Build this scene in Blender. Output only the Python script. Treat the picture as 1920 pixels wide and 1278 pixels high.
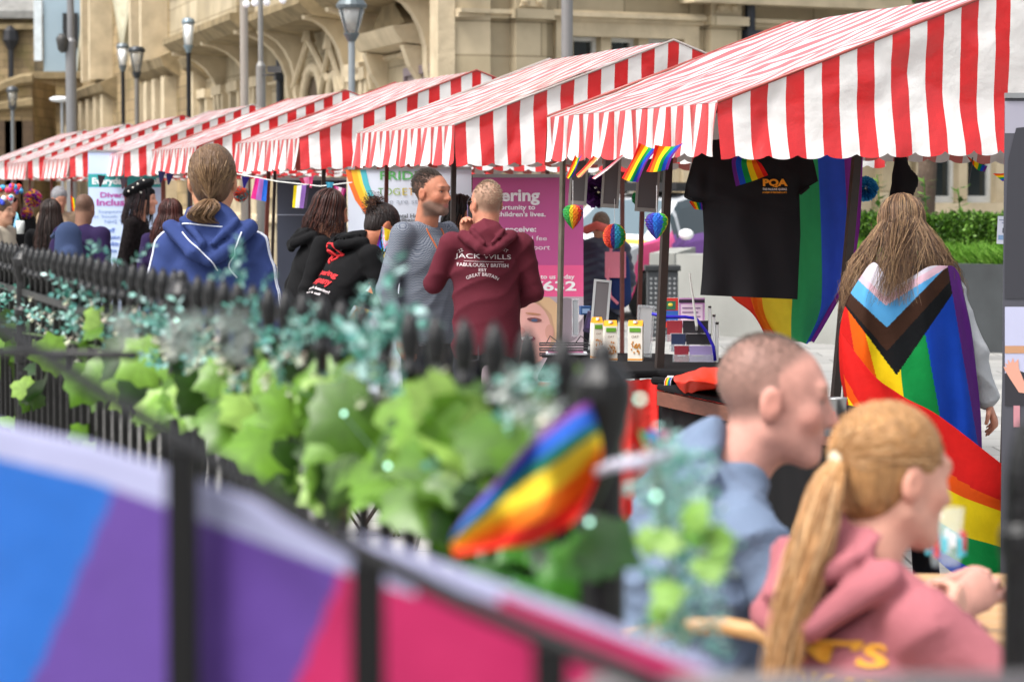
import bpy, bmesh, math, random
import numpy as np
from mathutils import Vector, Matrix, noise
from mathutils.bvhtree import BVHTree
random.seed(7); np.random.seed(7)
PI = math.pi
for o in list(bpy.data.objects): bpy.data.objects.remove(o)
SC = bpy.context.scene
COL = SC.collection

# ---------------------------------------------------------------- camera
FPX = 5333.3; PITCH = math.atan(283/FPX); CZ = 1.68
cam_d = bpy.data.cameras.new('camera'); cam = bpy.data.objects.new('camera', cam_d); COL.objects.link(cam)
cam.location = (0, 0, CZ); cam.rotation_euler = (PI/2-PITCH, 0, 0)
cam_d.lens = 100; cam_d.sensor_width = 36; cam_d.clip_start = 0.1; cam_d.clip_end = 1000
cam_d.dof.use_dof = True; cam_d.dof.focus_distance = 13.2; cam_d.dof.aperture_fstop = 5.6
SC.camera = cam
# ---------------------------------------------------------------- sky and sun (bright overcast)
SUN_EL = math.radians(58); SUN_ROT = math.radians(215)
w = bpy.data.worlds.new('World'); SC.world = w; w.use_nodes = True
nt = w.node_tree; nt.nodes.clear()
sky = nt.nodes.new('ShaderNodeTexSky'); sky.sky_type = 'NISHITA'; sky.sun_disc = False
sky.sun_elevation = SUN_EL; sky.sun_rotation = SUN_ROT; sky.dust_density = 6.0; sky.ozone_density = 0.7
hs = nt.nodes.new('ShaderNodeHueSaturation'); hs.inputs['Saturation'].default_value = 0.28
bg = nt.nodes.new('ShaderNodeBackground'); bg.inputs['Strength'].default_value = 0.15
wo = nt.nodes.new('ShaderNodeOutputWorld')
nt.links.new(sky.outputs[0], hs.inputs['Color']); nt.links.new(hs.outputs[0], bg.inputs[0]); nt.links.new(bg.outputs[0], wo.inputs[0])
sd = bpy.data.lights.new('sun', 'SUN'); sd.energy = 1.0; sd.angle = math.radians(16); sd.color = (1, .97, .93)
sun = bpy.data.objects.new('sun', sd); COL.objects.link(sun)
_sd = Vector((-0.42, -0.32, 0.85)).normalized()      # towards the sun: high, left and behind the camera
sun.rotation_euler = _sd.to_track_quat('Z', 'Y').to_euler(); sun.location = (0, 0, 20)
SUN_EL = math.asin(_sd.z); sky.sun_elevation = SUN_EL; sky.sun_rotation = math.atan2(_sd.x, _sd.y)
SC.view_settings.view_transform = 'Standard'; SC.view_settings.look = 'None'
SC.view_settings.exposure = 1.05; SC.view_settings.gamma = 1.0
SC.cycles.use_denoising = True
SC.cycles.max_bounces = 8; SC.cycles.transparent_max_bounces = 12; SC.cycles.caustics_refractive = False; SC.cycles.caustics_reflective = False

# ---------------------------------------------------------------- helpers
def at(px, py, Y):
    u = (px-960)/FPX; v = (639-py)/FPX
    d = Vector((u, math.cos(PITCH)+v*math.sin(PITCH), v*math.cos(PITCH)-math.sin(PITCH)))
    t = Y/d.y
    return Vector((d.x*t, Y, CZ+d.z*t))
def atx(px, Y, z=0.0):
    p = at(px, 356, Y); return Vector((p.x, Y, z))
def lin(h):
    if not isinstance(h, str): return tuple(h)
    h = h.lstrip('#'); c = [int(h[i:i+2], 16)/255 for i in (0, 2, 4)]
    return tuple(x/12.92 if x <= .04045 else ((x+.055)/1.055)**2.4 for x in c)
_mats = {}
def mat(name, color='#888888', rough=.7, metal=0, spec=.5, bump=0, bscale=40, var=.12, vscale=6, attr=False, transl=0, back=None,
        alpha=1, trans=0, emit=0, sheen=0, coat=0, wave=None, stretch=None):
    """procedural material: base colour (or the mesh's colour attribute) varied by noise, with a noise bump"""
    if name in _mats: return _mats[name]
    m = bpy.data.materials.new(name); m.use_nodes = True; n = m.node_tree.nodes; L = m.node_tree.links; n.clear()
    out = n.new('ShaderNodeOutputMaterial'); b = n.new('ShaderNodeBsdfPrincipled')
    tc = n.new('ShaderNodeTexCoord'); vec = tc.outputs['Object']
    if stretch:
        mp = n.new('ShaderNodeMapping'); mp.inputs['Scale'].default_value = stretch; L.new(vec, mp.inputs[0]); vec = mp.outputs[0]
    if attr:
        a = n.new('ShaderNodeAttribute'); a.attribute_name = 'Col'; csock = a.outputs['Color']
    else:
        r = n.new('ShaderNodeRGB'); r.outputs[0].default_value = (*lin(color), 1); csock = r.outputs[0]
    if var:
        nz = n.new('ShaderNodeTexNoise'); nz.inputs['Scale'].default_value = vscale; nz.inputs['Detail'].default_value = 5; L.new(vec, nz.inputs['Vector'])
        mr = n.new('ShaderNodeMapRange'); mr.inputs['From Min'].default_value = .25; mr.inputs['From Max'].default_value = .75
        mr.inputs['To Min'].default_value = 1-var; mr.inputs['To Max'].default_value = 1+var; L.new(nz.outputs[0], mr.inputs[0])
        vm = n.new('ShaderNodeVectorMath'); vm.operation = 'SCALE'; L.new(csock, vm.inputs[0]); L.new(mr.outputs[0], vm.inputs['Scale']); csock = vm.outputs[0]
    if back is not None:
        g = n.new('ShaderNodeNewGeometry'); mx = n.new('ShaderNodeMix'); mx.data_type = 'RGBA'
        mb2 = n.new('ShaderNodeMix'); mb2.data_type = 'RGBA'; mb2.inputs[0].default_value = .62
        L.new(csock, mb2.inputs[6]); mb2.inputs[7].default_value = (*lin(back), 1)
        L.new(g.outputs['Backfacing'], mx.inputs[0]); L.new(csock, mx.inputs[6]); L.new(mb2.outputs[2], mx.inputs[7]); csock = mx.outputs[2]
    L.new(csock, b.inputs['Base Color'])
    b.inputs['Roughness'].default_value = rough; b.inputs['Metallic'].default_value = metal; b.inputs['Specular IOR Level'].default_value = spec
    b.inputs['Alpha'].default_value = alpha; b.inputs['Transmission Weight'].default_value = trans
    if sheen: b.inputs['Sheen Weight'].default_value = sheen
    if coat: b.inputs['Coat Weight'].default_value = coat; b.inputs['Coat Roughness'].default_value = .2
    if emit:
        L.new(csock, b.inputs['Emission Color']); b.inputs['Emission Strength'].default_value = emit
    if bump:
        nb = n.new('ShaderNodeTexNoise'); nb.inputs['Scale'].default_value = bscale; nb.inputs['Detail'].default_value = 6; L.new(vec, nb.inputs['Vector'])
        bp = n.new('ShaderNodeBump'); bp.inputs['Strength'].default_value = bump; bp.inputs['Distance'].default_value = 1.0/bscale
        L.new(nb.outputs[0], bp.inputs['Height']); L.new(bp.outputs[0], b.inputs['Normal'])
    sh = b.outputs[0]
    if transl:
        t = n.new('ShaderNodeBsdfTranslucent'); L.new(csock, t.inputs[0]); ms = n.new('ShaderNodeMixShader'); ms.inputs[0].default_value = transl
        L.new(sh, ms.inputs[1]); L.new(t.outputs[0], ms.inputs[2]); sh = ms.outputs[0]
    L.new(sh, out.inputs[0]); _mats[name] = m; return m

def tag(o, label=None, cat=None, group=None, kind=None):
    if label: o['label'] = label
    if cat: o['category'] = cat
    if group: o['group'] = group
    if kind: o['kind'] = kind
    return o
def root(name, label, cat, loc=(0, 0, 0), rz=0, group=None):
    o = bpy.data.objects.new(name, None); COL.objects.link(o); o.location = loc; o.rotation_euler = (0, 0, rz); o.empty_display_size = .1
    return tag(o, label, cat, group)
def obj(name, me, parent=None, m=None):
    o = bpy.data.objects.new(name, me); COL.objects.link(o)
    if m: me.materials.append(m)
    if parent: o.parent = parent
    return o
class MB:
    def __init__(s): s.v = []; s.f = []; s.c = []; s.col = (1, 1, 1)
    def color(s, c): s.col = lin(c); return s
    def add(s, vs, fs, cols=None):
        b = len(s.v); s.v += [tuple(p) for p in vs]
        for i, f in enumerate(fs): s.f.append(tuple(b+k for k in f)); s.c.append(cols[i] if cols else s.col)
        return s
    def box(s, x0, x1, y0, y1, z0, z1, M=None):
        vs = [Vector((x, y, z)) for z in (z0, z1) for y in (y0, y1) for x in (x0, x1)]
        if M is not None: vs = [M @ v for v in vs]
        return s.add(vs, [(0, 2, 3, 1), (4, 5, 7, 6), (0, 1, 5, 4), (2, 6, 7, 3), (0, 4, 6, 2), (1, 3, 7, 5)])
    def tube(s, pts, r, n=8, cap=True):
        pts = [Vector(p) for p in pts]; rs = r if isinstance(r, (list, tuple)) else [r]*len(pts)
        vs = []; up = None
        for i, p in enumerate(pts):
            d = (pts[min(i+1, len(pts)-1)]-pts[max(i-1, 0)]).normalized()
            if up is None: up = Vector((0, 0, 1)) if abs(d.z) < .9 else Vector((1, 0, 0))
            x = d.cross(up).normalized(); y = x.cross(d).normalized(); up = y
            for k in range(n):
                a = 2*PI*(k+.5)/n; vs.append(p+x*math.cos(a)*rs[i]+y*math.sin(a)*rs[i])
        fs = [(i*n+k, i*n+(k+1) % n, (i+1)*n+(k+1) % n, (i+1)*n+k) for i in range(len(pts)-1) for k in range(n)]
        if cap: fs += [tuple(range(n-1, -1, -1)), tuple((len(pts)-1)*n+k for k in range(n))]
        return s.add(vs, fs)
    def lathe(s, prof, c=(0, 0, 0), n=16, M=None):
        vs = []; c = Vector(c)
        for r, z in prof:
            for k in range(n):
                a = 2*PI*k/n; p = Vector((r*math.cos(a), r*math.sin(a), z))
                if M is not None: p = M @ p
                vs.append(c+p)
        fs = [(i*n+k, i*n+(k+1) % n, (i+1)*n+(k+1) % n, (i+1)*n+k) for i in range(len(prof)-1) for k in range(n)]
        fs += [tuple(range(n-1, -1, -1)), tuple((len(prof)-1)*n+k for k in range(n))]
        return s.add(vs, fs)
    def prism(s, poly, y0, y1, M=None):
        """poly in (x,z), extruded along y"""
        n = len(poly); vs = [Vector((x, y0, z)) for x, z in poly]+[Vector((x, y1, z)) for x, z in poly]
        if M is not None: vs = [M @ v for v in vs]
        return s.add(vs, [tuple(range(n)), tuple(range(2*n-1, n-1, -1))]+[(k, k+n, (k+1) % n+n, (k+1) % n) for k in range(n)])
    def ball(s, c, r, n=10, sq=(1, 1, 1)):
        c = Vector(c); vs = [c+Vector((0, 0, -r*sq[2]))]
        m = n//2+1
        for i in range(1, m):
            t = PI*i/m
            for k in range(n):
                a = 2*PI*k/n; vs.append(c+Vector((math.sin(t)*math.cos(a)*r*sq[0], math.sin(t)*math.sin(a)*r*sq[1], -math.cos(t)*r*sq[2])))
        vs.append(c+Vector((0, 0, r*sq[2]))); L = len(vs)-1
        fs = [(0, 1+(k+1) % n, 1+k) for k in range(n)]
        for i in range(m-2): fs += [(1+i*n+k, 1+i*n+(k+1) % n, 1+(i+1)*n+(k+1) % n, 1+(i+1)*n+k) for k in range(n)]
        fs += [(L, 1+(m-2)*n+k, 1+(m-2)*n+(k+1) % n) for k in range(n)]
        return s.add(vs, fs)
    def build(s, name, m, parent=None, smooth=False, world=False, bevel=0, solid=0):
        me = bpy.data.meshes.new(name); vs = s.v
        if world and parent is not None:
            o0 = parent.location; vs = [(x-o0.x, y-o0.y, z-o0.z) for x, y, z in vs]
        me.from_pydata(vs, [], s.f); 
        ca = me.color_attributes.new('Col', 'FLOAT_COLOR', 'CORNER'); arr = []
        for p, c in zip(me.polygons, s.c): arr += [c[0], c[1], c[2], 1.0]*p.loop_total
        if len(arr) == len(me.loops)*4: ca.data.foreach_set('color', arr)
        if smooth: me.polygons.foreach_set('use_smooth', [True]*len(me.polygons))
        me.update()
        o = obj(name, me, parent, m)
        if bevel:
            md = o.modifiers.new('bevel', 'BEVEL'); md.width = bevel; md.segments = 2; md.limit_method = 'ANGLE'
        if solid:
            md = o.modifiers.new('thickness', 'SOLIDIFY'); md.thickness = solid; md.offset = 0
        return o
def top(o, label, cat, group=None, base=None):
    """makes a world-space mesh a top-level thing with its origin at its own middle"""
    vs = o.data.vertices
    c = Vector(base) if base else sum((v.co for v in vs), Vector())/len(vs)
    o.data.transform(Matrix.Translation(-c)); o.location = c
    return tag(o, label, cat, group)
def cr(p0, p1, p2, p3, t):
    return .5*((2*p1)+(-p0+p2)*t+(2*p0-5*p1+4*p2-p3)*t*t+(-p0+3*p1-3*p2+p3)*t**3)
def curve(P, t):
    n = len(P)-1; f = min(max(t, 0), 1)*n; i = min(int(f), n-1); g = f-i
    return cr(P[max(i-1, 0)], P[i], P[i+1], P[min(i+2, n)], g)
def topx(p):
    d = Vector((p.x, p.y*math.cos(PITCH)-(p.z-CZ)*math.sin(PITCH), (p.z-CZ)*math.cos(PITCH)+p.y*math.sin(PITCH))); return 960+FPX*d.x/d.y, 639-FPX*d.z/d.y
def sheet(ctrl, nu, nv, colfn, ripple=0, rfreq=9, mb=None, seed=0, pos=False):
    """ctrl[row][col] world points -> smooth cloth grid; colfn(u,v) -> colour"""
    mb = mb or MB(); vs = []
    for j in range(nv+1):
        v = j/nv; row = [curve([Vector(c[k]) for c in ctrl], v) for k in range(len(ctrl[0]))]
        for i in range(nu+1):
            u = i/nu; p = curve(row, u)
            if ripple: p = p+Vector((0, 1, .15))*ripple*(math.sin(u*rfreq+v*2.3+seed)+.6*math.sin(u*rfreq*1.9-v*5+seed*2)+.5*noise.noise(Vector((u*6, v*6, seed+.3))))
            vs.append(p)
    fs = []; cols = []
    for j in range(nv):
        for i in range(nu):
            a = j*(nu+1)+i; fs.append((a, a+nu+1, a+nu+2, a+1)); cols.append(lin(colfn(vs[a]) if pos else colfn((i+.5)/nu, (j+.5)/nv)))
    mb.add(vs, fs, cols); return mb
RB = ['#d8201c', '#ee6a10', '#f0d818', '#12994a', '#1a4fc4', '#6a2a8c']
def rainbow(u, v): return RB[min(5, int(v*6))]
def rainbow_x(u, v): return RB[min(5, int(u*6))]
def stripes(cols, axis=0): return lambda u, v: cols[min(len(cols)-1, int((v if axis else u)*len(cols)))]
def progress(u, v):
    d = u*1.9+abs(v-.5)*2
    if d < .3: return '#f2e9ee' 
    if d < .55: return '#f0b6cc'
    if d < .8: return '#6cc4ee'
    if d < 1.02: return '#5a3420'
    if d < 1.24: return '#141414'
    return RB[min(5, int(v*6))]
def text_mesh(body, size=1, bold=0, align='CENTER', extrude=0, spacing=1):
    cu = bpy.data.curves.new('lettering', 'FONT'); cu.body = body; cu.size = size; cu.align_x = align; cu.align_y = 'CENTER'
    cu.offset = bold; cu.extrude = extrude; cu.space_character = spacing; cu.resolution_u = 3
    o = bpy.data.objects.new('lettering', cu); COL.objects.link(o); bpy.context.view_layer.update()
    me = bpy.data.meshes.new_from_object(o.evaluated_get(bpy.context.evaluated_depsgraph_get())); bpy.data.objects.remove(o); bpy.data.curves.remove(cu)
    return me
def put_text(parent, body, M, width=None, height=None, m=None, bold=0, align='CENTER', name='lettering', spacing=1):
    """flat lettering; M maps text (x right, y up, z out) to the parent's space; width in metres"""
    me = text_mesh(body, 1, bold, align, .0, spacing)
    xs = [v.co.x for v in me.vertices]; ys = [v.co.y for v in me.vertices]
    if not xs: return None
    s = (width/(max(xs)-min(xs))) if width else height/(max(ys)-min(ys))
    sy = height/(max(ys)-min(ys)) if height else s
    me.transform(M @ Matrix.Diagonal((s, sy, 1, 1)))
    return obj(name, me, parent, m)
def fold(P, amp, f=1.0, seed=0.0, d=(0, 0, 1)):
    """creases: sharp ridged waves, slanted and broken up, on a little broad sag"""
    x, y, z = P
    wx = .03*np.sin(11*z+7*y+seed)+.02*np.sin(23*x+5*z+seed*2); wz = .03*np.sin(9*x+8*y+seed*1.3)+.015*np.sin(27*y+13*x)
    def ridge(t): return 1-2*np.abs(np.sin(t))**.6
    a = ridge(26*f*(z+wz)+14*f*(x+wx)+seed)*(.5+.5*np.sin(5*x+7*z+seed))
    b = ridge(20*f*(z+wz)-22*f*(x+wx)+9*y+seed*1.7)*(.5+.5*np.sin(6*z-8*x+seed*2.1))
    c = ridge(48*f*(z+wz)+25*f*(y+wx)+seed*3)*(.5+.5*np.sin(9*y+6*z+seed*.7))*.5
    return amp*(-a*.8-b*.7-c*.5)
# ---------------------------------------------------------------- implicit bodies
class SDF:
    def __init__(s, vox): s.vox = vox; s.p = []
    def cone(s, a, b, r1, r2=None, k=.02, ratio=1, xa=(1, 0, 0), sub=False):
        s.p.append((np.array(a, float), np.array(b, float), r1, r1 if r2 is None else r2, k, ratio, np.array(xa, float), sub)); return s
    def chain(s, pts, rs, k=.02, **kw):
        for i in range(len(pts)-1): s.cone(pts[i], pts[i+1], rs[i], rs[i+1], k, **kw)
        return s
    def ell(s, c, r, k=.02, R=None, sub=False): s.p.append(('e', np.array(c, float), np.array(r, float), R, k, sub)); return s
    def mesh(s, name, folds=None):
        vx = s.vox; lo = np.full(3, 1e9); hi = -lo.copy()
        def bb(p):
            if isinstance(p[0], str): m = p[2].max() if p[3] is not None else p[2]; return p[1]-m, p[1]+m
            r = max(p[2], p[3]); return np.minimum(p[0], p[1])-r, np.maximum(p[0], p[1])+r
        for p in s.p:
            if p[-1]: continue
            a, b = bb(p); lo = np.minimum(lo, a); hi = np.maximum(hi, b)
        lo -= 3*vx+.012; hi += 3*vx+.012
        n = np.ceil((hi-lo)/vx).astype(int)+1
        D = np.full(n, .3, np.float32); ax = [lo[i]+np.arange(n[i])*vx for i in range(3)]
        for p in s.p:
            a, b = bb(p); k = p[4]; mg = k+3*vx+.01
            i0 = np.maximum(((a-mg-lo)/vx).astype(int), 0); i1 = np.minimum(((b+mg-lo)/vx).astype(int)+2, n)
            if (i1 <= i0).any(): continue
            sl = tuple(slice(i0[i], i1[i]) for i in range(3))
            X, Y, Z = np.meshgrid(ax[0][sl[0]], ax[1][sl[1]], ax[2][sl[2]], indexing='ij')
            if isinstance(p[0], str):
                q = np.stack([X-p[1][0], Y-p[1][1], Z-p[1][2]], -1)
                if p[3] is not None: q = q @ p[3]
                k0 = np.sqrt(((q/p[2])**2).sum(-1)); k1 = np.sqrt(((q/p[2]**2)**2).sum(-1))+1e-9; d = k0*(k0-1)/k1
            else:
                A, B, r1, r2, k, ratio, xa, _ = p
                BA = B-A; L2 = (BA**2).sum()+1e-12
                t = np.clip(((X-A[0])*BA[0]+(Y-A[1])*BA[1]+(Z-A[2])*BA[2])/L2, 0, 1)
                q = [X-A[0]-t*BA[0], Y-A[1]-t*BA[1], Z-A[2]-t*BA[2]]
                if ratio != 1:
                    wv = BA/np.sqrt(L2); xv = xa-wv*(xa@wv); xv /= np.linalg.norm(xv); yv = np.cross(wv, xv)
                    qy = q[0]*yv[0]+q[1]*yv[1]+q[2]*yv[2]; q = [q[i]+yv[i]*qy*(1/ratio-1) for i in range(3)]
                    d = (np.sqrt(q[0]**2+q[1]**2+q[2]**2)-(r1+(r2-r1)*t))*(ratio if ratio < 1 else 1)
                else: d = np.sqrt(q[0]**2+q[1]**2+q[2]**2)-(r1+(r2-r1)*t)
            O = D[sl]; d = d.astype(np.float32)
            if p[-1]:
                d = -d; h = np.clip(.5-.5*(O-d)/k, 0, 1) if k > 0 else None
                D[sl] = np.maximum(O, d) if k == 0 else O*(1-h)+d*h+k*h*(1-h)
            else:
                h = np.clip(.5+.5*(O-d)/k, 0, 1); D[sl] = O*(1-h)+d*h-k*h*(1-h)
        if folds is not None:
            near = np.abs(D) < .05; I = np.nonzero(near)
            D[I] += folds((ax[0][I[0]], ax[1][I[1]], ax[2][I[2]])).astype(np.float32)
        return nets(D, lo, vx, name)
def nets(D, lo, vx, name):
    S = D < 0; nx, ny, nz = [k-1 for k in D.shape]
    acc = np.zeros((nx, ny, nz, 3), np.float32); cnt = np.zeros((nx, ny, nz), np.float32)
    for ax_ in range(3):
        o1, o2 = [a for a in range(3) if a != ax_]
        for da in (0, 1):
            for db in (0, 1):
                off = [0, 0, 0]; off[o1] = da; off[o2] = db; of2 = list(off); of2[ax_] = 1
                s1 = tuple(slice(off[i], off[i]+(nx, ny, nz)[i]) for i in range(3)); s2 = tuple(slice(of2[i], of2[i]+(nx, ny, nz)[i]) for i in range(3))
                c = S[s1] != S[s2]
                if not c.any(): continue
                a = D[s1][c]; b = D[s2][c]; t = a/(a-b); add = np.zeros((len(t), 3), np.float32)
                for i in range(3): add[:, i] = off[i]
                add[:, ax_] = t; acc[c] += add; cnt[c] += 1
    act = cnt > 0; idx = np.full(act.shape, -1, np.int64); I = np.nonzero(act); idx[I] = np.arange(len(I[0]))
    V = (np.stack(I, -1)+acc[act]/cnt[act][:, None])*vx+lo
    F = []
    for ax_ in range(3):
        o1, o2 = [(1, 2), (2, 0), (0, 1)][ax_]
        s1 = [slice(1, -1)]*3; s1[ax_] = slice(0, -1); s2 = list(s1); s2[ax_] = slice(1, None)
        s1[ax_] = slice(0, D.shape[ax_]-1)
        A = S[tuple(s1)]; B = S[tuple(s2)]; c = np.nonzero(A != B)
        base = [c[0], c[1], c[2]]; base = [base[i]+(0 if i == ax_ else 1) for i in range(3)]
        def cell(da, db):
            q = [b.copy() for b in base]; q[o1] -= da; q[o2] -= db; return idx[q[0], q[1], q[2]]
        quad = np.stack([cell(0, 0), cell(1, 0), cell(1, 1), cell(0, 1)], -1)
        flip = ~A[c]; quad[flip] = quad[flip][:, ::-1]; F.append(quad)
    F = np.concatenate(F); F = F[(F >= 0).all(1)]
    me = bpy.data.meshes.new(name); me.vertices.add(len(V)); me.vertices.foreach_set('co', V.astype(np.float32).ravel())
    me.loops.add(len(F)*4); me.loops.foreach_set('vertex_index', F.ravel().astype(np.int32))
    me.polygons.add(len(F)); me.polygons.foreach_set('loop_start', np.arange(0, len(F)*4, 4, dtype=np.int32))
    me.polygons.foreach_set('use_smooth', np.ones(len(F), bool)); me.update(calc_edges=True); me.validate()
    return me
def paint(me, fn):
    V = np.empty(len(me.vertices)*3, np.float32); me.vertices.foreach_get('co', V); V = V.reshape(-1, 3)
    C = fn(V); ca = me.color_attributes.new('Col', 'FLOAT_COLOR', 'POINT')
    ca.data.foreach_set('color', np.concatenate([C, np.ones((len(C), 1))], 1).astype(np.float32).ravel())
# ---------------------------------------------------------------- people
M_skin = mat('skin', attr=True, rough=.6, spec=.3, var=.12, vscale=38, bump=.2, bscale=170)
def cloth(name, c, rough=.9, bump=.25, bscale=260, var=.1, **k): return mat(name, c, rough=rough, spec=.2, bump=bump, bscale=bscale, var=var, **k)
M_denim = cloth('dark denim', '#2a2c33'); M_blackcloth = cloth('black cotton', '#0b0b0d'); M_shoe = mat('shoe leather', '#1b1918', rough=.5)
def hairmat(name, c='#1c1210'): return mat(name, c, attr=False, rough=.5, spec=.4, bump=.5, bscale=30, var=.35, vscale=22, stretch=(3, 3, .35))
M_strand = mat('hair strands', attr=True, rough=.5, spec=.35, var=.15, vscale=30)
def rot(yaw=0, pitch=0, roll=0):
    """head turn: yaw to the person's left, pitch down positive, roll"""
    return np.array(Matrix.Rotation(yaw, 3, 'Z') @ Matrix.Rotation(pitch, 3, 'X') @ Matrix.Rotation(roll, 3, 'Y'))
class Head:
    def __init__(s, c, R, sc=1.0): s.c = np.array(c, float); s.R = R; s.s = sc
    def P(s, *p): return s.c+s.R @ (np.array(p, float)*s.s)
def head_prims(S, H, beard=0, child=False, ears=True):
    P = H.P; R = H.R; q = H.s
    def e(c, r, k=.015, sub=False): S.ell(P(*c), np.array(r)*q, k*q, R, sub)
    e((0, .018, .035), (.074, .096, .086), .02)
    e((0, -.03, .0), (.062, .066, .085), .03)
    e((0, -.04, -.055), (.05, .05, .058), .03)
    e((0, -.074, -.098), (.022, .02, .02), .03)
    for sx in (-1, 1):
        S.cone(P(.052*sx, .0, -.055), P(.02*sx, -.07, -.098), .02*q, .018*q, .025*q)
        e((.038*sx, -.062, -.022), (.026, .025, .026), .02)
        e((.031*sx, -.098, .008), (.016, .016, .012), .012, True)
    S.cone(P(-.034, -.082, .03), P(.034, -.082, .03), .013*q, .013*q, .015*q)
    for sx in (-1, 1): S.cone(P(.021*sx, -.088, .019), P(.043*sx, -.08, .016), .0065*q, .006*q, .006*q); S.cone(P(.021*sx, -.086, -.003), P(.042*sx, -.079, -.003), .006*q, .005*q, .006*q)
    S.cone(P(0, -.088, .012), P(0, -.113, -.03), .009*q, .013*q, .012*q)
    for sx in (-1, 1): e((.012*sx, -.1, -.034), (.01, .011, .009), .008)
    S.cone(P(-.02, -.084, -.062), P(.02, -.084, -.062), .009*q, .009*q, .008*q)
    S.cone(P(0, -.093, -.058), P(0, -.093, -.06), .008*q, .008*q, .008*q)
    S.cone(P(-.016, -.086, -.075), P(.016, -.086, -.075), .009*q, .009*q, .007*q)
    S.cone(P(-.024, -.101, -.0685), P(.024, -.101, -.0685), .003*q, .003*q, .003*q, sub=True)
    if ears:
        for sx in (-1, 1):
            S.ell(P(.078*sx, .012, -.006), np.array((.012, .022, .034))*q, .006, R)
            S.ell(P(.092*sx, .008, .0), np.array((.008, .012, .018))*q, .006, R, True)
def _unused(): pass
def skin_paint(H, base, lips='#a8605a', buzz=None, beard=None, brow='#4a3424', ruddy=.12):
    b = np.array(lin(base)); li = np.array(lin(lips)); br = np.array(lin(brow))
    def fn(V):
        q = ((V-H.c) @ H.R)/H.s; C = np.tile(b, (len(V), 1))
        def mixin(mask, col, a):
            m = (mask*a)[:, None]; C[:] = C*(1-m)+np.array(col)*m
        def blob(c, r): return np.clip(1.6-np.sqrt((((q-np.array(c))/np.array(r))**2).sum(1))*1.2, 0, 1)
        inh = np.sqrt((q**2).sum(1)) < .2
        for sx in (-1, 1): mixin(blob((.045*sx, -.07, -.03), (.03, .03, .028)), (b[0]*1.05, b[1]*.72, b[2]*.66), ruddy*3)
        mixin(blob((0, -.11, -.03), (.018, .02, .018)), (b[0]*1.05, b[1]*.7, b[2]*.65), ruddy*3)
        for sx in (-1, 1): mixin(blob((.09*sx, .01, -.005), (.02, .03, .04)), (b[0]*1.02, b[1]*.68, b[2]*.6), ruddy*2.5)
        if beard is not None:
            m = np.clip((-.03-q[:, 2]-.35*np.abs(q[:, 1]+.03))*60, 0, 1)*np.clip((.03-q[:, 1])*40, 0, 1)*np.clip((q[:, 2]+.135)*60, 0, 1)*inh
            mixin(m, lin(beard), .8)
        mixin(blob((0, -.095, -.069), (.024, .02, .011)), li, .8)
        for sx in (-1, 1): mixin(blob((.033*sx, -.09, .032), (.02, .025, .0055)), br, .8)
        for sx in (-1, 1): mixin(blob((.031*sx, -.088, .008), (.017, .02, .01)), b*.5, .45)
        if buzz is not None:
            col, dens = buzz
            line = .045+.055*np.clip(-q[:, 1]/.08, -1, 1)
            m = np.clip((q[:, 2]-(np.where(q[:, 1] > -.0, -.05-.25*(q[:, 1]-.05), line)))*45, 0, 1)*inh
            m *= np.where((np.abs(q[:, 0]) > .078) & (q[:, 2] < .03), 0, 1)
            mixin(m, lin(col), dens)
        return np.clip(C, 0, 1)
    return fn
def hand_prims(S, w, d, n, side, curl=.5, sc=1.0, spread=1.0):
    """w wrist, d direction of the fingers, n palm normal (fingers curl towards it), side +1/-1 puts the thumb"""
    w = np.array(w, float); d = np.array(d, float); d /= np.linalg.norm(d); n = np.array(n, float); n -= d*(n@d); n /= np.linalg.norm(n)
    s = np.cross(d, n)*side
    S.cone(w, w+d*.085*sc, .03*sc, .04*sc, .012, ratio=.42, xa=s)
    for i, (o, L, r) in enumerate([(.03, .068, .0092), (.0105, .078, .0095), (-.0095, .072, .009), (-.029, .056, .008)]):
        b = w+d*.085*sc+s*o*sc*spread; a1 = curl*(.55+.1*i); a2 = curl*(1.35+.12*i)
        d1 = d*math.cos(a1)+n*math.sin(a1); d2 = d*math.cos(a2)+n*math.sin(a2); d1 = d1+s*o*1.5*(spread-1); 
        m = b+d1*L*.5*sc; t = m+d2*L*.5*sc
        S.cone(b, m, r*sc, r*.93*sc, .004); S.cone(m, t, r*.93*sc, r*.8*sc, .004)
    b = w+d*.025*sc+s*.03*sc; m = b+(d*.55+s*.75+n*.3)*.04*sc; t = m+(d*.85+s*.25+n*.45)*.035*sc
    S.cone(b, m, .013*sc, .0105*sc, .008); S.cone(m, t, .0105*sc, .009*sc, .004)
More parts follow.
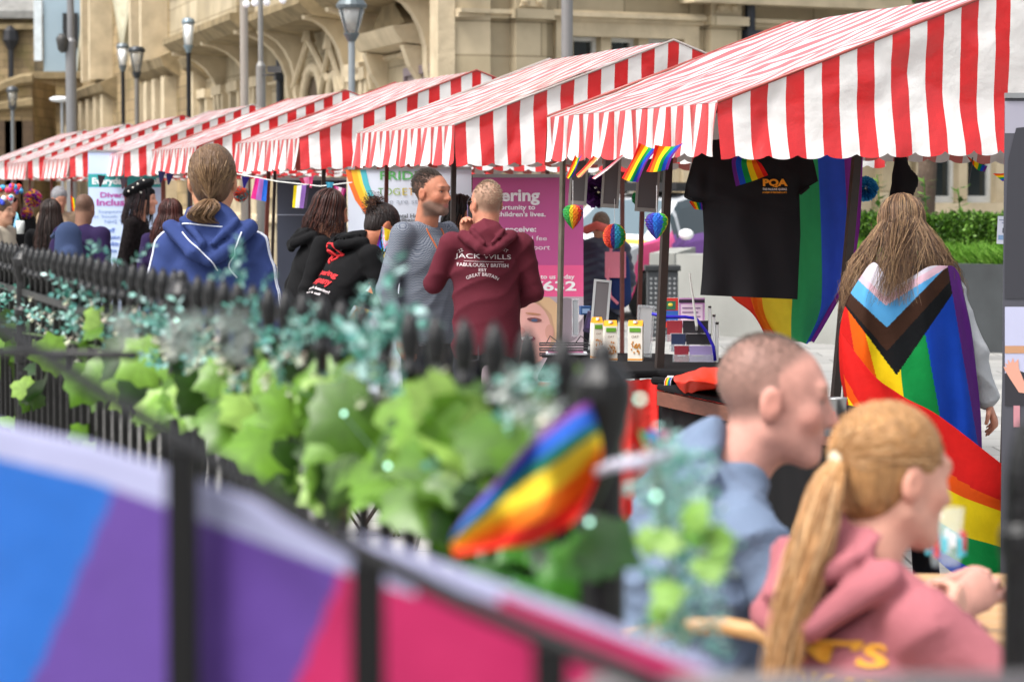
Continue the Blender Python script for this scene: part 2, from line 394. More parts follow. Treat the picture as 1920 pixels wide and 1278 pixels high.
def person(label, loc, rz, H=1.75, J=None, yaw=0, pitch=0, roll=0, skin='#c98f74', vox=.012, topm=None, botm=None, hood=False, amp=.004, bulk=1.0,
           buzz=None, beard=None, brow='#4a3424', hands=(), glasses=None, hem=0, hs=1.0, seat=False, jacket=0, neckline=True, group=None, sleeve=1.0, hoodr=1.0, hoodl=1.0):
    k = H/1.75; D = dict(pel=(0, 0, .95), chest=(0, 0, 1.27), neck=(0, .01, 1.455), head=(0, -.02, 1.612), shL=(.175, .01, 1.415), shR=(-.175, .01, 1.415),
             elL=(.235, .04, 1.12), elR=(-.235, .04, 1.12), wrL=(.235, -.05, .88), wrR=(-.235, -.05, .88), hipL=(.095, 0, .92), hipR=(-.095, 0, .92),
             knL=(.1, -.02, .5), knR=(-.1, -.02, .5), anL=(.105, .03, .08), anR=(-.105, .03, .08))
    if J: D.update(J)
    D = {a: np.array(b, float)*k for a, b in D.items()}
    T = root('person', label, 'person', loc, rz, group)
    Hd = Head(D['head'], rot(yaw, pitch, roll), k*hs*.98)
    up = (D['chest']-D['pel']); up /= np.linalg.norm(up); bk = np.cross(np.array((1, 0, 0)), up)*-1   # body's back direction (+y when upright)
    bk = -bk if bk[1] < 0 else bk
    if abs(up[2]) < .999 and bk[2] < 0 and up[1] < 0: bk = bk
    # continuous body
    S = SDF(vox)
    head_prims(S, Hd)
    S.cone(D['neck']-up*.02*k, Hd.P(0, .018, -.06), .064*k*min(1, bulk), .060*k*min(1, bulk), .03)
    S.cone(D['pel'], D['chest'], .125*k*bulk, .135*k*bulk, .04, ratio=.66); S.cone(D['chest'], D['neck']-up*.09*k, .125*k, .06*k, .03, ratio=.6)
    for s in 'LR':
        S.cone(D['neck']-up*.06*k, D['sh'+s], .036*k, .034*k, .02)
        S.chain([D['sh'+s], D['el'+s], D['wr'+s]], [.036*k, .032*k, .026*k], .012)
        S.chain([D['hip'+s], D['kn'+s], D['an'+s]], [.075*k, .052*k, .038*k], .03)
        f = D['an'+s]+np.array((0, -.13, -.035))*k; S.cone(D['an'+s], f, .035*k, .03*k, .02)
    hd = dict(hands) if hands else {}
    for s in 'LR':
        w = D['wr'+s]; e = D['el'+s]; d0 = (w-e)/np.linalg.norm(w-e)
        o = hd.get(s, {}); d = np.array(o.get('d', d0), float); n = np.array(o.get('n', (-1 if s == 'L' else 1, -.2, 0)), float)
        hand_prims(S, w, d, n, o.get('side', 1 if s == 'L' else -1), o.get('curl', .5), k*hs, o.get('spread', 1))
    me = S.mesh('body'); paint(me, skin_paint(Hd, skin, buzz=buzz, beard=beard, brow=brow)); body = obj('body', me, T, M_skin)
    for sx in (-1, 1):
        m = MB().color('#a8988e'); m.ball(Hd.P(.031*sx, -.0755, .008), .0118*k*hs, 10); m.color('#20242a'); m.ball(Hd.P(.031*sx, -.083, .008), .0056*k*hs, 8)
        m.build('eye', mat('eye', attr=True, rough=.25, var=0), T, smooth=True)
    g = SDF(max(vox, .009)); b = bulk
    if topm is not None:
        th = .014+jacket
        g.cone(D['pel']-up*(.03+hem)*k, D['pel']+up*.14*k, (.166*b+th)*k, (.150*b+th)*k, .03, ratio=.74)
        g.cone(D['pel']+up*.14*k, D['chest'], (.140*b+th)*k, (.158*b+th)*k, .04, ratio=.7)
        g.cone(D['chest'], D['neck']-up*.07*k, (.158*b+th)*k, (.095+th)*k, .04, ratio=.68)
        for s in 'LR':
            g.cone(D['neck']-up*.045*k, D['sh'+s], .05*k, (.046+th)*k, .04)
            wv = D['el'+s]+(D['wr'+s]-D['el'+s])*.93*sleeve
            g.chain([D['sh'+s], D['el'+s], wv], [(.050+th)*k, (.041+th)*k, (.030+th*.9)*k], .02)
            if sleeve > .9:
                cu = D['el'+s]+(D['wr'+s]-D['el'+s])*.82; g.cone(cu, wv, (.034+th*.9)*k, (.03+th*.9)*k, .004)
        g.cone(D['pel']-up*(.055+hem)*k, D['pel']+up*(.0-hem)*k, (.160*b+th)*k, (.160*b+th)*k, .003, ratio=.74); lo_=D['pel']-up*(.06+hem)*k; g.cone(lo_-up*.25*k, lo_-up*.19*k, .2*k, .2*k, .003, sub=True)
        if hood:
            N = D['neck']; xx = np.array((1, 0, 0))
            for i in range(8):
                a0 = PI*(.0+i/8)-.15; a1 = PI*((i+1)/8)-.15+.04
                p = lambda a: N+xx*math.cos(a)*.096*k*hoodr+bk*math.sin(a)*.088*k+up*(-.045+.045*math.sin(max(a, 0)))*k
                g.cone(p(a0), p(a1), .034*k, .034*k, .02)
            g.cone(N+bk*.085*k-up*.0*k, N+bk*.12*k-up*.05*k, .10*k*hoodr, .06*k*hoodr, .02, ratio=.42)
            tipp = N+bk*.15*k-up*(.115*hoodl)*k
            for sx in (-1, 1):
                g.cone(N+xx*sx*.125*k*hoodr+bk*.06*k-up*.005*k, N+xx*sx*.05*k+bk*.15*k-up*(.088*hoodl)*k, .032*k, .03*k, .012)
                g.cone(N+xx*sx*.05*k+bk*.15*k-up*(.088*hoodl)*k, tipp, .03*k, .026*k, .01)
                g.cone(N+xx*sx*.085*k*hoodr+bk*.10*k+up*.02*k, N+xx*sx*.02*k+bk*.165*k-up*(.055*hoodl)*k, .018*k, .016*k, .006)
        elif neckline:
            N = D['neck']
            g.cone(N-up*.05*k, N+up*.012*k, .072*k, .062*k, .01)
        seed = (abs(loc[0])*7.3+abs(loc[1])*3.1) % 6
        me = g.mesh('top', lambda P: fold(P, amp, 1, seed)); obj('top', me, T, topm); T['_top'] = 1
        topo = T.children[-1] if False else bpy.data.objects[me.name] if me.name in bpy.data.objects else None
    if botm is not None:
        g = SDF(max(vox, .011))
        g.cone(D['pel']-up*.05*k, D['pel']+up*.04*k, .132*k*b, .128*k*b, .03, ratio=.7)
        for s in 'LR': g.chain([D['hip'+s], D['kn'+s], D['an'+s]], [.083*k*b, .068*k, .058*k], .02)
        obj('trousers', g.mesh('trousers', lambda P: fold(P, .004, .8, 2)), T, botm)
        m = MB()
        for s in 'LR':
            a = D['an'+s]; sh = SDF(.014); sh.cone(a+np.array((0, .02, -.03))*k, a+np.array((0, -.15, -.045))*k, .045*k, .04*k, .02); obj('shoe', sh.mesh('shoe'), T, M_shoe)
    T['hd'] = 1; del T['hd']
    if '_top' in T: del T['_top']
    if glasses:
        m = MB().color('#0c0c0e')
        for sx in (-1, 1):
            m.lathe([(.0, -.003), (.026*k, -.003), (.026*k, .003), (0, .003)], Hd.P(.031*sx, -.108, .006), 14, Matrix(Hd.R.tolist()) @ Matrix.Rotation(PI/2, 3, 'X'))
            m.tube([Hd.P(.056*sx, -.1, .012), Hd.P(.078*sx, -.03, .012), Hd.P(.08*sx, .02, .004)], .003*k, 6)
        m.tube([Hd.P(-.01, -.112, .012), Hd.P(.01, -.112, .012)], .003*k, 6)
        m.build('sunglasses', mat('dark lens', attr=True, rough=.12, var=0), T)
    return T, Hd, D
def child_named(T, n):
    for c in T.children:
        if c.name.split('.')[0] == n: return c
def bvh_of(o): 
    me = o.data; return BVHTree.FromPolygons([v.co for v in me.vertices], [tuple(p.vertices) for p in me.polygons])
def print_on(T, garment, body, O, U, V, N, width, m, off=.005, bold=0, arc=0, name='lettering', bv=None, height=None, spacing=1):
    """lettering pressed onto a garment by rays along -N (all in the person's space)"""
    bv = bv or bvh_of(garment); me = text_mesh(body, 1, bold, spacing=spacing); xs = [v.co.x for v in me.vertices]; ys = [v.co.y for v in me.vertices]; s = width/(max(xs)-min(xs))
    sy = height/(max(ys)-min(ys)) if height else s
    O = Vector(O); U = Vector(U).normalized(); V = Vector(V).normalized(); N = Vector(N).normalized(); keep = []
    for v in me.vertices:
        x = v.co.x*s; y = v.co.y*sy
        if arc: a = x/arc; x, y = math.sin(a)*(arc-y), arc-(arc-y)*math.cos(a)
        o = O+U*x+V*y; h = bv.ray_cast(o+N*.5, -N, 1.2); v.co = h[0]+N*off if h[0] is not None else o
    return obj(name, me, T, m)
def strip_on(T, garment, pts, wd, m, N, name='piping', off=.002, bv=None, col='#e8e8e8'):
    """narrow piping band laid along the garment surface; pts are person-space points"""
    bv = bv or bvh_of(garment); P = [Vector(p) for p in pts]; Q = []
    n = 26
    for i in range(n+1):
        p = curve(P, i/n); N1 = Vector(N(i/n)) if callable(N) else Vector(N); N1.normalize()
        h = bv.ray_cast(p+N1*.35, -N1, .8); q = h[0]+N1*off if h[0] is not None else None
        if q is not None: Q.append(q)
    if len(Q) < 3: return None
    return MB().color(col).tube(Q, wd, 6).build(name, m, T, smooth=True)
def hair_shell(T, H, m, grow=.012, top_=1.0, back=.0, face=-.035, low=-.05, vox=.008, name='hair', side=.0, extra=None):
    S = SDF(vox); R = H.R; q = H.s; P = H.P
    S.ell(P(0, .02, .038), np.array((.074+grow, .096+grow, .086+grow*top_))*q, .01, R)
    S.ell(P(0, .05, -.02), np.array((.060+grow*.6, .054+grow*.6, .07))*q, .03, R)
    S.ell(P(0, -.14, -.03), np.array((.1, .115, .085))*q, .012, R, True)
    S.ell(P(0, -.02, -.15), np.array((.12, .12, .1+low))*q, .02, R, True)
    for sx in (-1, 1): S.ell(P(.088*sx, -.01, -.03), np.array((.03, .035, .05))*q, .01, R, True)
    if extra: extra(S, P, R, q)
    return obj(name, S.mesh('hair'), T, m)
def strands(T, paths, cols, r=.0022, name='hair', n=3, tip=.3):
    mb = MB()
    for p in paths:
        mb.color(random.choice(cols)); L = len(p); rr = r*random.uniform(.7, 1.3)
        mb.tube(p, [rr*(1-(1-tip)*i/(L-1)) for i in range(L)], n, cap=False)
    return mb.build(name, M_strand, T, smooth=True)
def scalp_pt(H, az, el, g=.012):
    """az 0 = front, +-pi = back"""
    return Vector(H.P(math.sin(az)*math.cos(el)*(.074+g), .02-math.cos(az)*math.cos(el)*(.096+g), .038+math.sin(el)*(.086+g)))
def short_hair(T, H, n, L, cols, r=.0016, eltop=1.5, back=0):
    paths = []
    for i in range(n):
        az = random.uniform(0, 2*PI); lo = .45 if abs(math.sin(az)) < .5 and math.cos(az) > 0 else (-.1 if math.cos(az) > .1 else -.45)
        el = random.uniform(lo, eltop); a = scalp_pt(H, az, el, -.001); o = (a-Vector(H.P(0, .02, .03))).normalized(); b = Vector(H.P(0, 1, .25))-Vector(H.P(0, 0, 0)); b.normalize()
        l = L*random.uniform(.6, 1.1)*(.45+.55*max(0, math.sin(el))); j = Vector((random.gauss(0, .3),)*3)*.3
        paths.append([a, a+(o*.6+b*.4+j*.5)*l*.5, a+(o*.6+b*.9+j*.5)*l])
    strands(T, paths, cols, r, 'hair', tip=.5)
def long_hair(T, H, n, length, cols, base, wave=.01, az0=.9, r=.0028, spread=.05, flow=(0, .03), bulge=1.0, part=True):
    hair_shell(T, H, base, .016, 1.05)
    paths = []
    for i in range(n):
        az = random.uniform(az0, 2*PI-az0); el0 = random.uniform(.2, 1.5); g = random.uniform(.010, .024)*bulge; p = []
        for j in range(5):
            p.append(scalp_pt(H, az, el0*(1-j/4)-.15*j/4, g))
        e = p[-1]; out = Vector((e.x-H.c[0], e.y-H.c[1], 0)).normalized(); ph = random.uniform(0, 6); L = length*random.uniform(.8, 1.05)
        for j in range(1, 9):
            t = j/8; q = e+out*spread*math.sin(t*1.8)*random.uniform(.8, 1.2)+Vector((flow[0]*t, flow[1]*t, -L*t))
            q += Vector((math.sin(ph+t*9), math.cos(ph+t*8), 0))*wave*t
            p.append(q)
        paths.append(p)
    strands(T, paths, cols, r, 'hair_strands')
def tied_hair(T, H, n, tie, cols, base, tail=None, tail_n=80, tail_r=.03, r=.0024, shell=True, g=.008, az0=.35):
    if shell: hair_shell(T, H, base, .009, 1.0)
    paths = []; tie = Vector(H.P(*tie))
    for i in range(n):
        az = random.uniform(az0, 2*PI-az0); el = random.uniform(-.1, 1.45) if abs(az-PI) > 1.2 else random.uniform(-.55, 1.4)
        a = scalp_pt(H, az, el, g); c = Vector(H.P(0, .02, .03)); p = []
        for j in range(8):
            t = j/7; q = a.lerp(tie, t); d = (q-c); u = Vector(np.array(H.R).T @ np.array(d))/H.s
            rad = math.sqrt((u.x/.082)**2+(u.y/.104)**2+(u.z/.094)**2)
            if rad < 1 and rad > 1e-4: q = c+d*(1/rad)*random.uniform(1.0, 1.04)
            if j == 7: q = tie.copy()
            p.append(q+Vector((random.gauss(0, .0015),)*3))
        paths.append(p)
    strands(T, paths, cols, r, 'hair_strands')
    if tail:
        P = [tie]+[Vector(t) for t in tail]; ps = []
        for i in range(tail_n):
            a = random.uniform(0, 2*PI); rr = tail_r*math.sqrt(random.random()); o = Vector((math.cos(a)*rr, math.sin(a)*rr, 0)); ph = random.uniform(0, 6)
            e = random.uniform(.82, 1.0)
            ps.append([curve(P, e*t/11)+o*(.35+1.1*math.sin(min(t/11*2.6, 1.9)))*(1-.35*(t/11)**3)+Vector((math.sin(ph+t*.7*e), math.cos(ph+t*.6*e), 0))*(.003+(.012 if i % 9 == 0 else .003)*t/11) for t in range(12)])
        strands(T, ps, cols, r*1.3, 'ponytail', tip=.5)
# ---------------------------------------------------------------- market stalls
A16 = math.atan(1560/FPX/math.cos(0)*.98)
RD = Vector((-math.sin(A16), math.cos(A16), 0)); GD = Vector((math.cos(A16), math.sin(A16), 0))     # along the row, across it
P0 = atx(1345, 12.0); SPC = .346*12/RD.y; SL = .2*12/RD.y; HW = 1.31
ZE, ZV, ZA = 2.045, 1.845, 2.54
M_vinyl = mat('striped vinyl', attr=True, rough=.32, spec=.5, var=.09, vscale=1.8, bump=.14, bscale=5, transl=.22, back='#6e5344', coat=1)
M_pole_r = mat('red brown painted pole', '#5c2a20', rough=.5, var=.2, vscale=20); M_pole_d = mat('dark brown painted pole', '#2c211c', rough=.5, var=.25, vscale=20)
M_pole_g = mat('worn steel pole', '#6a6258', rough=.45, metal=.5, var=.35, vscale=14)
CRED = '#d3181c'; CWHT = '#ecebe8'; SW = .0805
def crease(t): t = t % 1.0; return abs(t-.5)*2
def wrinkle(x, y, s): return .012*crease(x*1.1+y*1.9+s*.37+.5*noise.noise(Vector((x, y, s))))**3+.010*crease(x*1.7-y*1.4+s*.71+.6*noise.noise(Vector((y, x, s+2))))**4+noise.noise(Vector((x*1.3+s, y*2.1, s*3.1)))*.028+noise.noise(Vector((x*4.2+y*3.5, y*5-x*2, s)))*.012+noise.noise(Vector((x*9-y*7, y*8, s+5)))*.006
def canopy(seed):
    """parts of one canopy in local space: x across (0 = ridge), y along the row, near gable at y=0"""
    parts = []; ze, zv, za = ZE, ZV, ZA
    def scal(x, per=.135): f = (x/per) % 1; return .026*math.sqrt(max(0, 1-(2*f-1)**2))
    for gy, sgn in ((0, -1), (SL, 1)):
        mb = MB(); nx = int(round(2*HW/(SW/6))); vs = []; nz = 14
        for i in range(nx+1):
            x = -HW+2*HW*i/nx; zt = ze+(za-ze)*(1-abs(x)/HW)+.012*noise.noise(Vector((x*2, seed, 1))); zb = zv-scal(x+.02)+.012*math.sin(x*2.1+seed)
            for j in range(nz+1):
                t = j/nz; z = zb+(zt-zb)*t; dy = wrinkle(x, z, seed+gy)*min(1, (1-t)*4+.15)+.015*math.sin(x*14+seed)*max(0, .45-t)
                flare = .035*max(0, (ze-z)/(ze-zv)) if z < ze else 0
                vs.append((x, gy+sgn*(flare)+dy, z))
        fs = []; cols = []
        for i in range(nx):
            x = -HW+2*HW*(i+.5)/nx; c = lin(CRED if int(math.floor((x+SW/2)/SW)) % 2 == 0 else CWHT)
            for j in range(nz):
                a = i*(nz+1)+j; q = (a, a+nz+1, a+nz+2, a+1); fs.append(q if sgn < 0 else q[::-1]); cols.append(c)
        mb.add(vs, fs, cols); parts.append(('gable', mb))
        hem = MB().color(CRED if seed % 2 else CWHT); hem.tube([(-HW, gy, ze+.004), (-HW*.5, gy, (ze+za)/2+.004), (0, gy, za+.006), (HW*.5, gy, (ze+za)/2+.004), (HW, gy, ze+.004)], .007, 6); parts.append(('hem', hem))
    off = random.uniform(0, .16)
    for sx in (-1, 1):
        mb = MB(); ny = 90; nr = 22; nv = 9; vs = []
        for i in range(ny+1):
            y = SL*i/ny; pl = noise.noise(Vector((y*5, seed*2, sx)))
            for j in range(nr+1):
                t = j/nr; x = HW*(1-t); z = ze+(za-ze)*t-.03*math.sin(PI*t)*math.sin(PI*y/SL)+wrinkle(x*1.1, y*.8, seed+7*sx)*.7*min(1, 4*(t*(1-t))+.2)
                vs.append((sx*x, y, z))
        fs = []; cols = []
        for i in range(ny):
            c = lin('#da3438' if int(math.floor((SL*(i+.5)/ny+off)/SW)) % 2 == 0 else CWHT)  # roof red is paler than the gable red: sky glare put into the colour
            for j in range(nr):
                a = i*(nr+1)+j; q = (a, a+nr+1, a+nr+2, a+1); fs.append(q if sx > 0 else q[::-1]); cols.append(c)
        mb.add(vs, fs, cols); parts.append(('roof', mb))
        mb = MB(); vs = []
        ny = 180
        for i in range(ny+1):
            y = SL*i/ny; zb = zv-scal(y)
            lean = .05*math.sin(y*9+seed)+.035*noise.noise(Vector((y*7, seed, 2)))
            for j in range(nv+1):
                t = j/nv; z = ze-(ze-zb)*t
                vs.append((sx*(HW+.03*t+.02*t*math.sin(y*24+seed*2+t)), y-.05*t+lean*t*.6, z))
        fs = []; cols = []
        for i in range(ny):
            c = lin(CRED if int(math.floor((SL*(i+.5)/ny+off)/SW)) % 2 == 0 else CWHT)
            for j in range(nv):
                a = i*(nv+1)+j; q = (a, a+1, a+nv+2, a+nv+1); fs.append(q if sx > 0 else q[::-1]); cols.append(c)
        mb.add(vs, fs, cols); parts.append(('valance', mb))
    return parts
def stall(i, label, posts, parts, tops=None):
    c = P0+RD*SPC*i+GD*HW
    T = root('market_stall', label, 'market stall', (c.x, c.y, 0), A16, 'red and white market stalls in a row')
    for nm, me in parts: obj(nm, me, T)
    fr = MB().color('#4a2a22')
    for y in (.06, SL-.06):
        fr.tube([(-HW+.02, y, ZE-.02), (0, y, ZA-.03), (HW-.02, y, ZE-.02)], .012, 6); 
    fr.tube([(0, .06, ZA-.03), (0, SL-.06, ZA-.03)], .012, 6)
    for sx in (-1, 1): fr.tube([(sx*(HW-.02), .05, ZE-.03), (sx*(HW-.02), SL-.05, ZE-.03)], .012, 6)
    fr.build('roof_frame', M_pole_r, T)
    for (a, b, r, m) in posts:      # world points
        Mi = Matrix.Rotation(-A16, 4, 'Z') @ Matrix.Translation(-T.location)
        MB().tube([Mi @ a, Mi @ b], r, 4 if m is not M_pole_g else 10).build('post', m, T)
    return T
def mk_parts(seed):
    out = []
    for nm, mb in canopy(seed):
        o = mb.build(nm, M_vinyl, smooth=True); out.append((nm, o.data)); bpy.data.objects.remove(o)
    return out
def post(px0, py0, px1, Y, r, m, zt=None):
    a = at(px0, py0, Y); b0 = at(px1[0], px1[1], Y); d = (b0-a); a2 = a-d*.25 if zt is None else a-d*((a.z-zt)/d.z)
    b = a+d*(a.z/-d.z); a2 = a+d*((a.z-2.05)/-d.z); return (a2, b, r, m)
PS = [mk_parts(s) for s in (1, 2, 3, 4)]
def generic_posts(i):
    c = P0+RD*SPC*i; r = []
    for (g, l) in ((.06, .3), (.06, SL-.25), (2*HW-.1, .3), (2*HW-.1, SL-.25)):
        p = c+GD*g+RD*l; r.append((Vector((p.x, p.y, 2.05)), Vector((p.x, p.y, 0)), .019, M_pole_r))
    return r
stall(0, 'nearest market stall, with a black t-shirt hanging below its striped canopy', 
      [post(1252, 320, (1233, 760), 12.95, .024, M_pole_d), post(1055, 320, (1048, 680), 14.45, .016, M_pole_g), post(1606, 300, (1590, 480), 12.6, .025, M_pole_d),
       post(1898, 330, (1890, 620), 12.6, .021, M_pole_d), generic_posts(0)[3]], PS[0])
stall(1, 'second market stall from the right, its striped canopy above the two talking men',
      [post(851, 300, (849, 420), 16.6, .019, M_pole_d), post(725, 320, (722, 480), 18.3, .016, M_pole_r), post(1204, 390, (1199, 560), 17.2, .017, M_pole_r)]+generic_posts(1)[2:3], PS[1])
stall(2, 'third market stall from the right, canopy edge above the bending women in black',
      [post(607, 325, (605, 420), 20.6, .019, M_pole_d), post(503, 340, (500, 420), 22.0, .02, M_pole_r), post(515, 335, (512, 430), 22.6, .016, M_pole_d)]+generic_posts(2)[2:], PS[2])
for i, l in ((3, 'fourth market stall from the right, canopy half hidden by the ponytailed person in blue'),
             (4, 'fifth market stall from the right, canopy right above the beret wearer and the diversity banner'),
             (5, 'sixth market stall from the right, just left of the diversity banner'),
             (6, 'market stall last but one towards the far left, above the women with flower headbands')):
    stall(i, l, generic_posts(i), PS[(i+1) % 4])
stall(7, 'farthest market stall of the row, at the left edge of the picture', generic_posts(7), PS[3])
# ---------------------------------------------------------------- ground, planter, hedge, car, building
def stone(name, c1, c2, mort, bw=.6, bh=.3, rough=.9, stain=.35, msize=.012, green=0):
    m = bpy.data.materials.new(name); m.use_nodes = True; n = m.node_tree.nodes; L = m.node_tree.links; b = n['Principled BSDF']
    tc = n.new('ShaderNodeTexCoord'); sp = n.new('ShaderNodeSeparateXYZ'); L.new(tc.outputs['Object'], sp.inputs[0])
    ad = n.new('ShaderNodeMath'); ad.operation = 'MULTIPLY_ADD'; ad.inputs[1].default_value = .93; L.new(sp.outputs[1], ad.inputs[0]); L.new(sp.outputs[0], ad.inputs[2])
    cb = n.new('ShaderNodeCombineXYZ'); L.new(ad.outputs[0], cb.inputs[0]); L.new(sp.outputs[2], cb.inputs[1])
    br = n.new('ShaderNodeTexBrick'); br.inputs['Scale'].default_value = 1; br.inputs['Brick Width'].default_value = bw; br.inputs['Row Height'].default_value = bh; br.inputs['Mortar Size'].default_value = msize
    br.inputs['Color1'].default_value = (*lin(c1), 1); br.inputs['Color2'].default_value = (*lin(c2), 1); br.inputs['Mortar'].default_value = (*lin(mort), 1); L.new(cb.outputs[0], br.inputs[0])
    nz = n.new('ShaderNodeTexNoise'); nz.inputs['Scale'].default_value = .9; nz.inputs['Detail'].default_value = 8; L.new(tc.outputs['Object'], nz.inputs[0])
    mr = n.new('ShaderNodeMapRange'); mr.inputs['From Min'].default_value = .3; mr.inputs['From Max'].default_value = .7; mr.inputs['To Min'].default_value = 1-stain; mr.inputs['To Max'].default_value = 1.12; L.new(nz.outputs[0], mr.inputs[0])
    vm = n.new('ShaderNodeVectorMath'); vm.operation = 'SCALE'; L.new(br.outputs[0], vm.inputs[0]); L.new(mr.outputs[0], vm.inputs['Scale']); c = vm.outputs[0]
    if green:
        n2 = n.new('ShaderNodeTexNoise'); n2.inputs['Scale'].default_value = 1.7; n2.inputs['Detail'].default_value = 6; L.new(tc.outputs['Object'], n2.inputs[0])
        m2 = n.new('ShaderNodeMapRange'); m2.inputs['From Min'].default_value = .5; m2.inputs['From Max'].default_value = .65; m2.inputs['To Max'].default_value = green; L.new(n2.outputs[0], m2.inputs[0])
        mx = n.new('ShaderNodeMix'); mx.data_type = 'RGBA'; L.new(m2.outputs[0], mx.inputs[0]); L.new(c, mx.inputs[6]); mx.inputs[7].default_value = (*lin('#6f6a38'), 1); c = mx.outputs[2]
    L.new(c, b.inputs['Base Color']); b.inputs['Roughness'].default_value = rough; b.inputs['Specular IOR Level'].default_value = .2
    bp = n.new('ShaderNodeBump'); bp.inputs['Strength'].default_value = .3; bp.inputs['Distance'].default_value = .02; L.new(nz.outputs[0], bp.inputs['Height']); L.new(bp.outputs[0], b.inputs['Normal'])
    return m
def paving():
    m = stone('paving slabs', '#9b9a96', '#8a8a88', '#5e5e5c', .9, .6, .8, .2, .008)
    n = m.node_tree.nodes; L = m.node_tree.links
    cb = [x for x in n if x.type == 'COMBXYZ'][0]; sp = [x for x in n if x.type == 'SEPXYZ'][0]
    for l in list(cb.inputs[0].links)+list(cb.inputs[1].links): L.remove(l)
    L.new(sp.outputs[0], cb.inputs[0]); L.new(sp.outputs[1], cb.inputs[1]); return m
g = MB(); g.add([(-300, -40, 0), (300, -40, 0), (300, 400, 0), (-300, 400, 0)], [(0, 1, 2, 3)])
tag(g.build('ground', paving()), kind='structure')

M_st1 = stone('honey sandstone ashlar', '#beb095', '#a6987c', '#84785f', 1.3, .55, stain=.3, msize=.012)
M_st2 = stone('weathered sandstone', '#a8926f', '#8d7a5c', '#6a5d48', .75, .32, stain=.4, green=.35)
M_trim = mat('dressed sandstone', '#bdae92', rough=.9, var=.22, vscale=2.2, bump=.2, bscale=12, spec=.2)
M_trimd = mat('weathered sandstone trim', '#85765a', rough=.95, var=.4, vscale=2.5, bump=.2, bscale=12, spec=.2)
M_glass = mat('dark window glass', '#1a2426', rough=.08, spec=.8, var=.2, vscale=1.5)
M_white = mat('white paint', '#cfd0cc', rough=.5, var=.06)
M_slate = stone('slate roof', '#4c5254', '#3d4346', '#2a2e30', .35, .2, stain=.3)
M_cavity = mat('deep doorway wood', '#4a3a28', rough=.8, var=.3)
M_pipe = mat('blue black pipe paint', '#20262f', rough=.4)
Y0 = 46.0; C0 = atx(852, Y0); WDv = Vector((-(960+400)/FPX, 1, 0)).normalized()
def ws(px): return (Y0*(852+400)/(px+400)-Y0)/WDv.y
def wz(px, py): return CZ+(356-py)*(Y0*(852+400)/(px+400))/FPX
WR = math.atan2(-WDv.y, -WDv.x)
wing = root('stone_building', 'long honey sandstone hall wing with oriel bays, arches and gables receding behind the stalls', 'building', C0, WR)
class WB(MB):
    def b(s, s0, s1, o0, o1, z0, z1): return s.box(-s1, -s0, -o1, -o0, z0, z1)
    def pr(s, prof, s0, s1):       # profile in (out, z) extruded along the facade
        n = len(prof); vs = [Vector((-s0, -o, z)) for o, z in prof]+[Vector((-s1, -o, z)) for o, z in prof]
        return s.add(vs, [tuple(range(n)), tuple(range(2*n-1, n-1, -1))]+[(k, (k+1) % n, (k+1) % n+n, k+n) for k in range(n)])
    def poly(s, pts, o0, o1):      # polygon in (s,z), thickness between out o0 and o1
        n = len(pts); vs = [Vector((-a, -o1, z)) for a, z in pts]+[Vector((-a, -o0, z)) for a, z in pts]
        return s.add(vs, [tuple(range(n)), tuple(range(2*n-1, n-1, -1))]+[(k, k+n, (k+1) % n+n, (k+1) % n) for k in range(n)])
sA = ws(372); sB = ws(243); sC = ws(158)
WB().b(0, sA-2.6, -.6, 0, 0, 9).b(sA-2.6, sA, -.6, 0, 0, 6).poly([(sA-2.6, 6), (sA, 6), (sA-2.6, 8)], -.6, 0).build('wall', M_st1, wing)
# gabled part: three steep gables, a notch between each
nz0 = 6.0; gw = WB()
gw.b(sA, sC, -1, 0, 0, nz0)
gw.poly([(sA, nz0), (sA+(sB-sA)*.5, nz0+4.8), (sB, nz0)], -1, 0); gw.poly([(sB, nz0), ((sB+sC)/2, nz0+5.2), (sC, nz0)], -1, 0)
gw.build('gabled_wall', M_st2, wing)
cp = WB()
for a, z, a2, z2 in ((sA, nz0, (sA+sB)/2, nz0+4.8), ((sA+sB)/2, nz0+4.8, sB, nz0), (sB, nz0, (sB+sC)/2, nz0+5.2), ((sB+sC)/2, nz0+5.2, sC, nz0), (sA-5, nz0+3.8, sA, nz0)):
    d = .45; cp.poly([(a, z-.05), (a, z+d), (a2, z2+d), (a2, z2-.05)], -1.3, .2)
cp.build('gable_coping', mat('pale coping stone', '#a9a48c', rough=.9, var=.3, vscale=2), wing)
WB().pr([(-1, nz0-.6), (-9, nz0+9), (-9, nz0-1)], sA-2, sC).build('roof', M_slate, wing)
# strings, corner pilaster, cornices
WB().b(-.05, .55, 0, .28, 0, 9).build('pilaster', M_trim, wing)
for (a, b2, o, z, h, mm) in ((.0, sA, .16, 5.15, .22, M_trim), (0, sA, .1, 3.95, .1, M_trim), (0, sC, .12, .9, .18, M_trim)):
    WB().pr([(0, z), (o, z+h*.4), (o, z+h), (0, z+h*1.35)], a, b2).build('string_course', mm, wing)
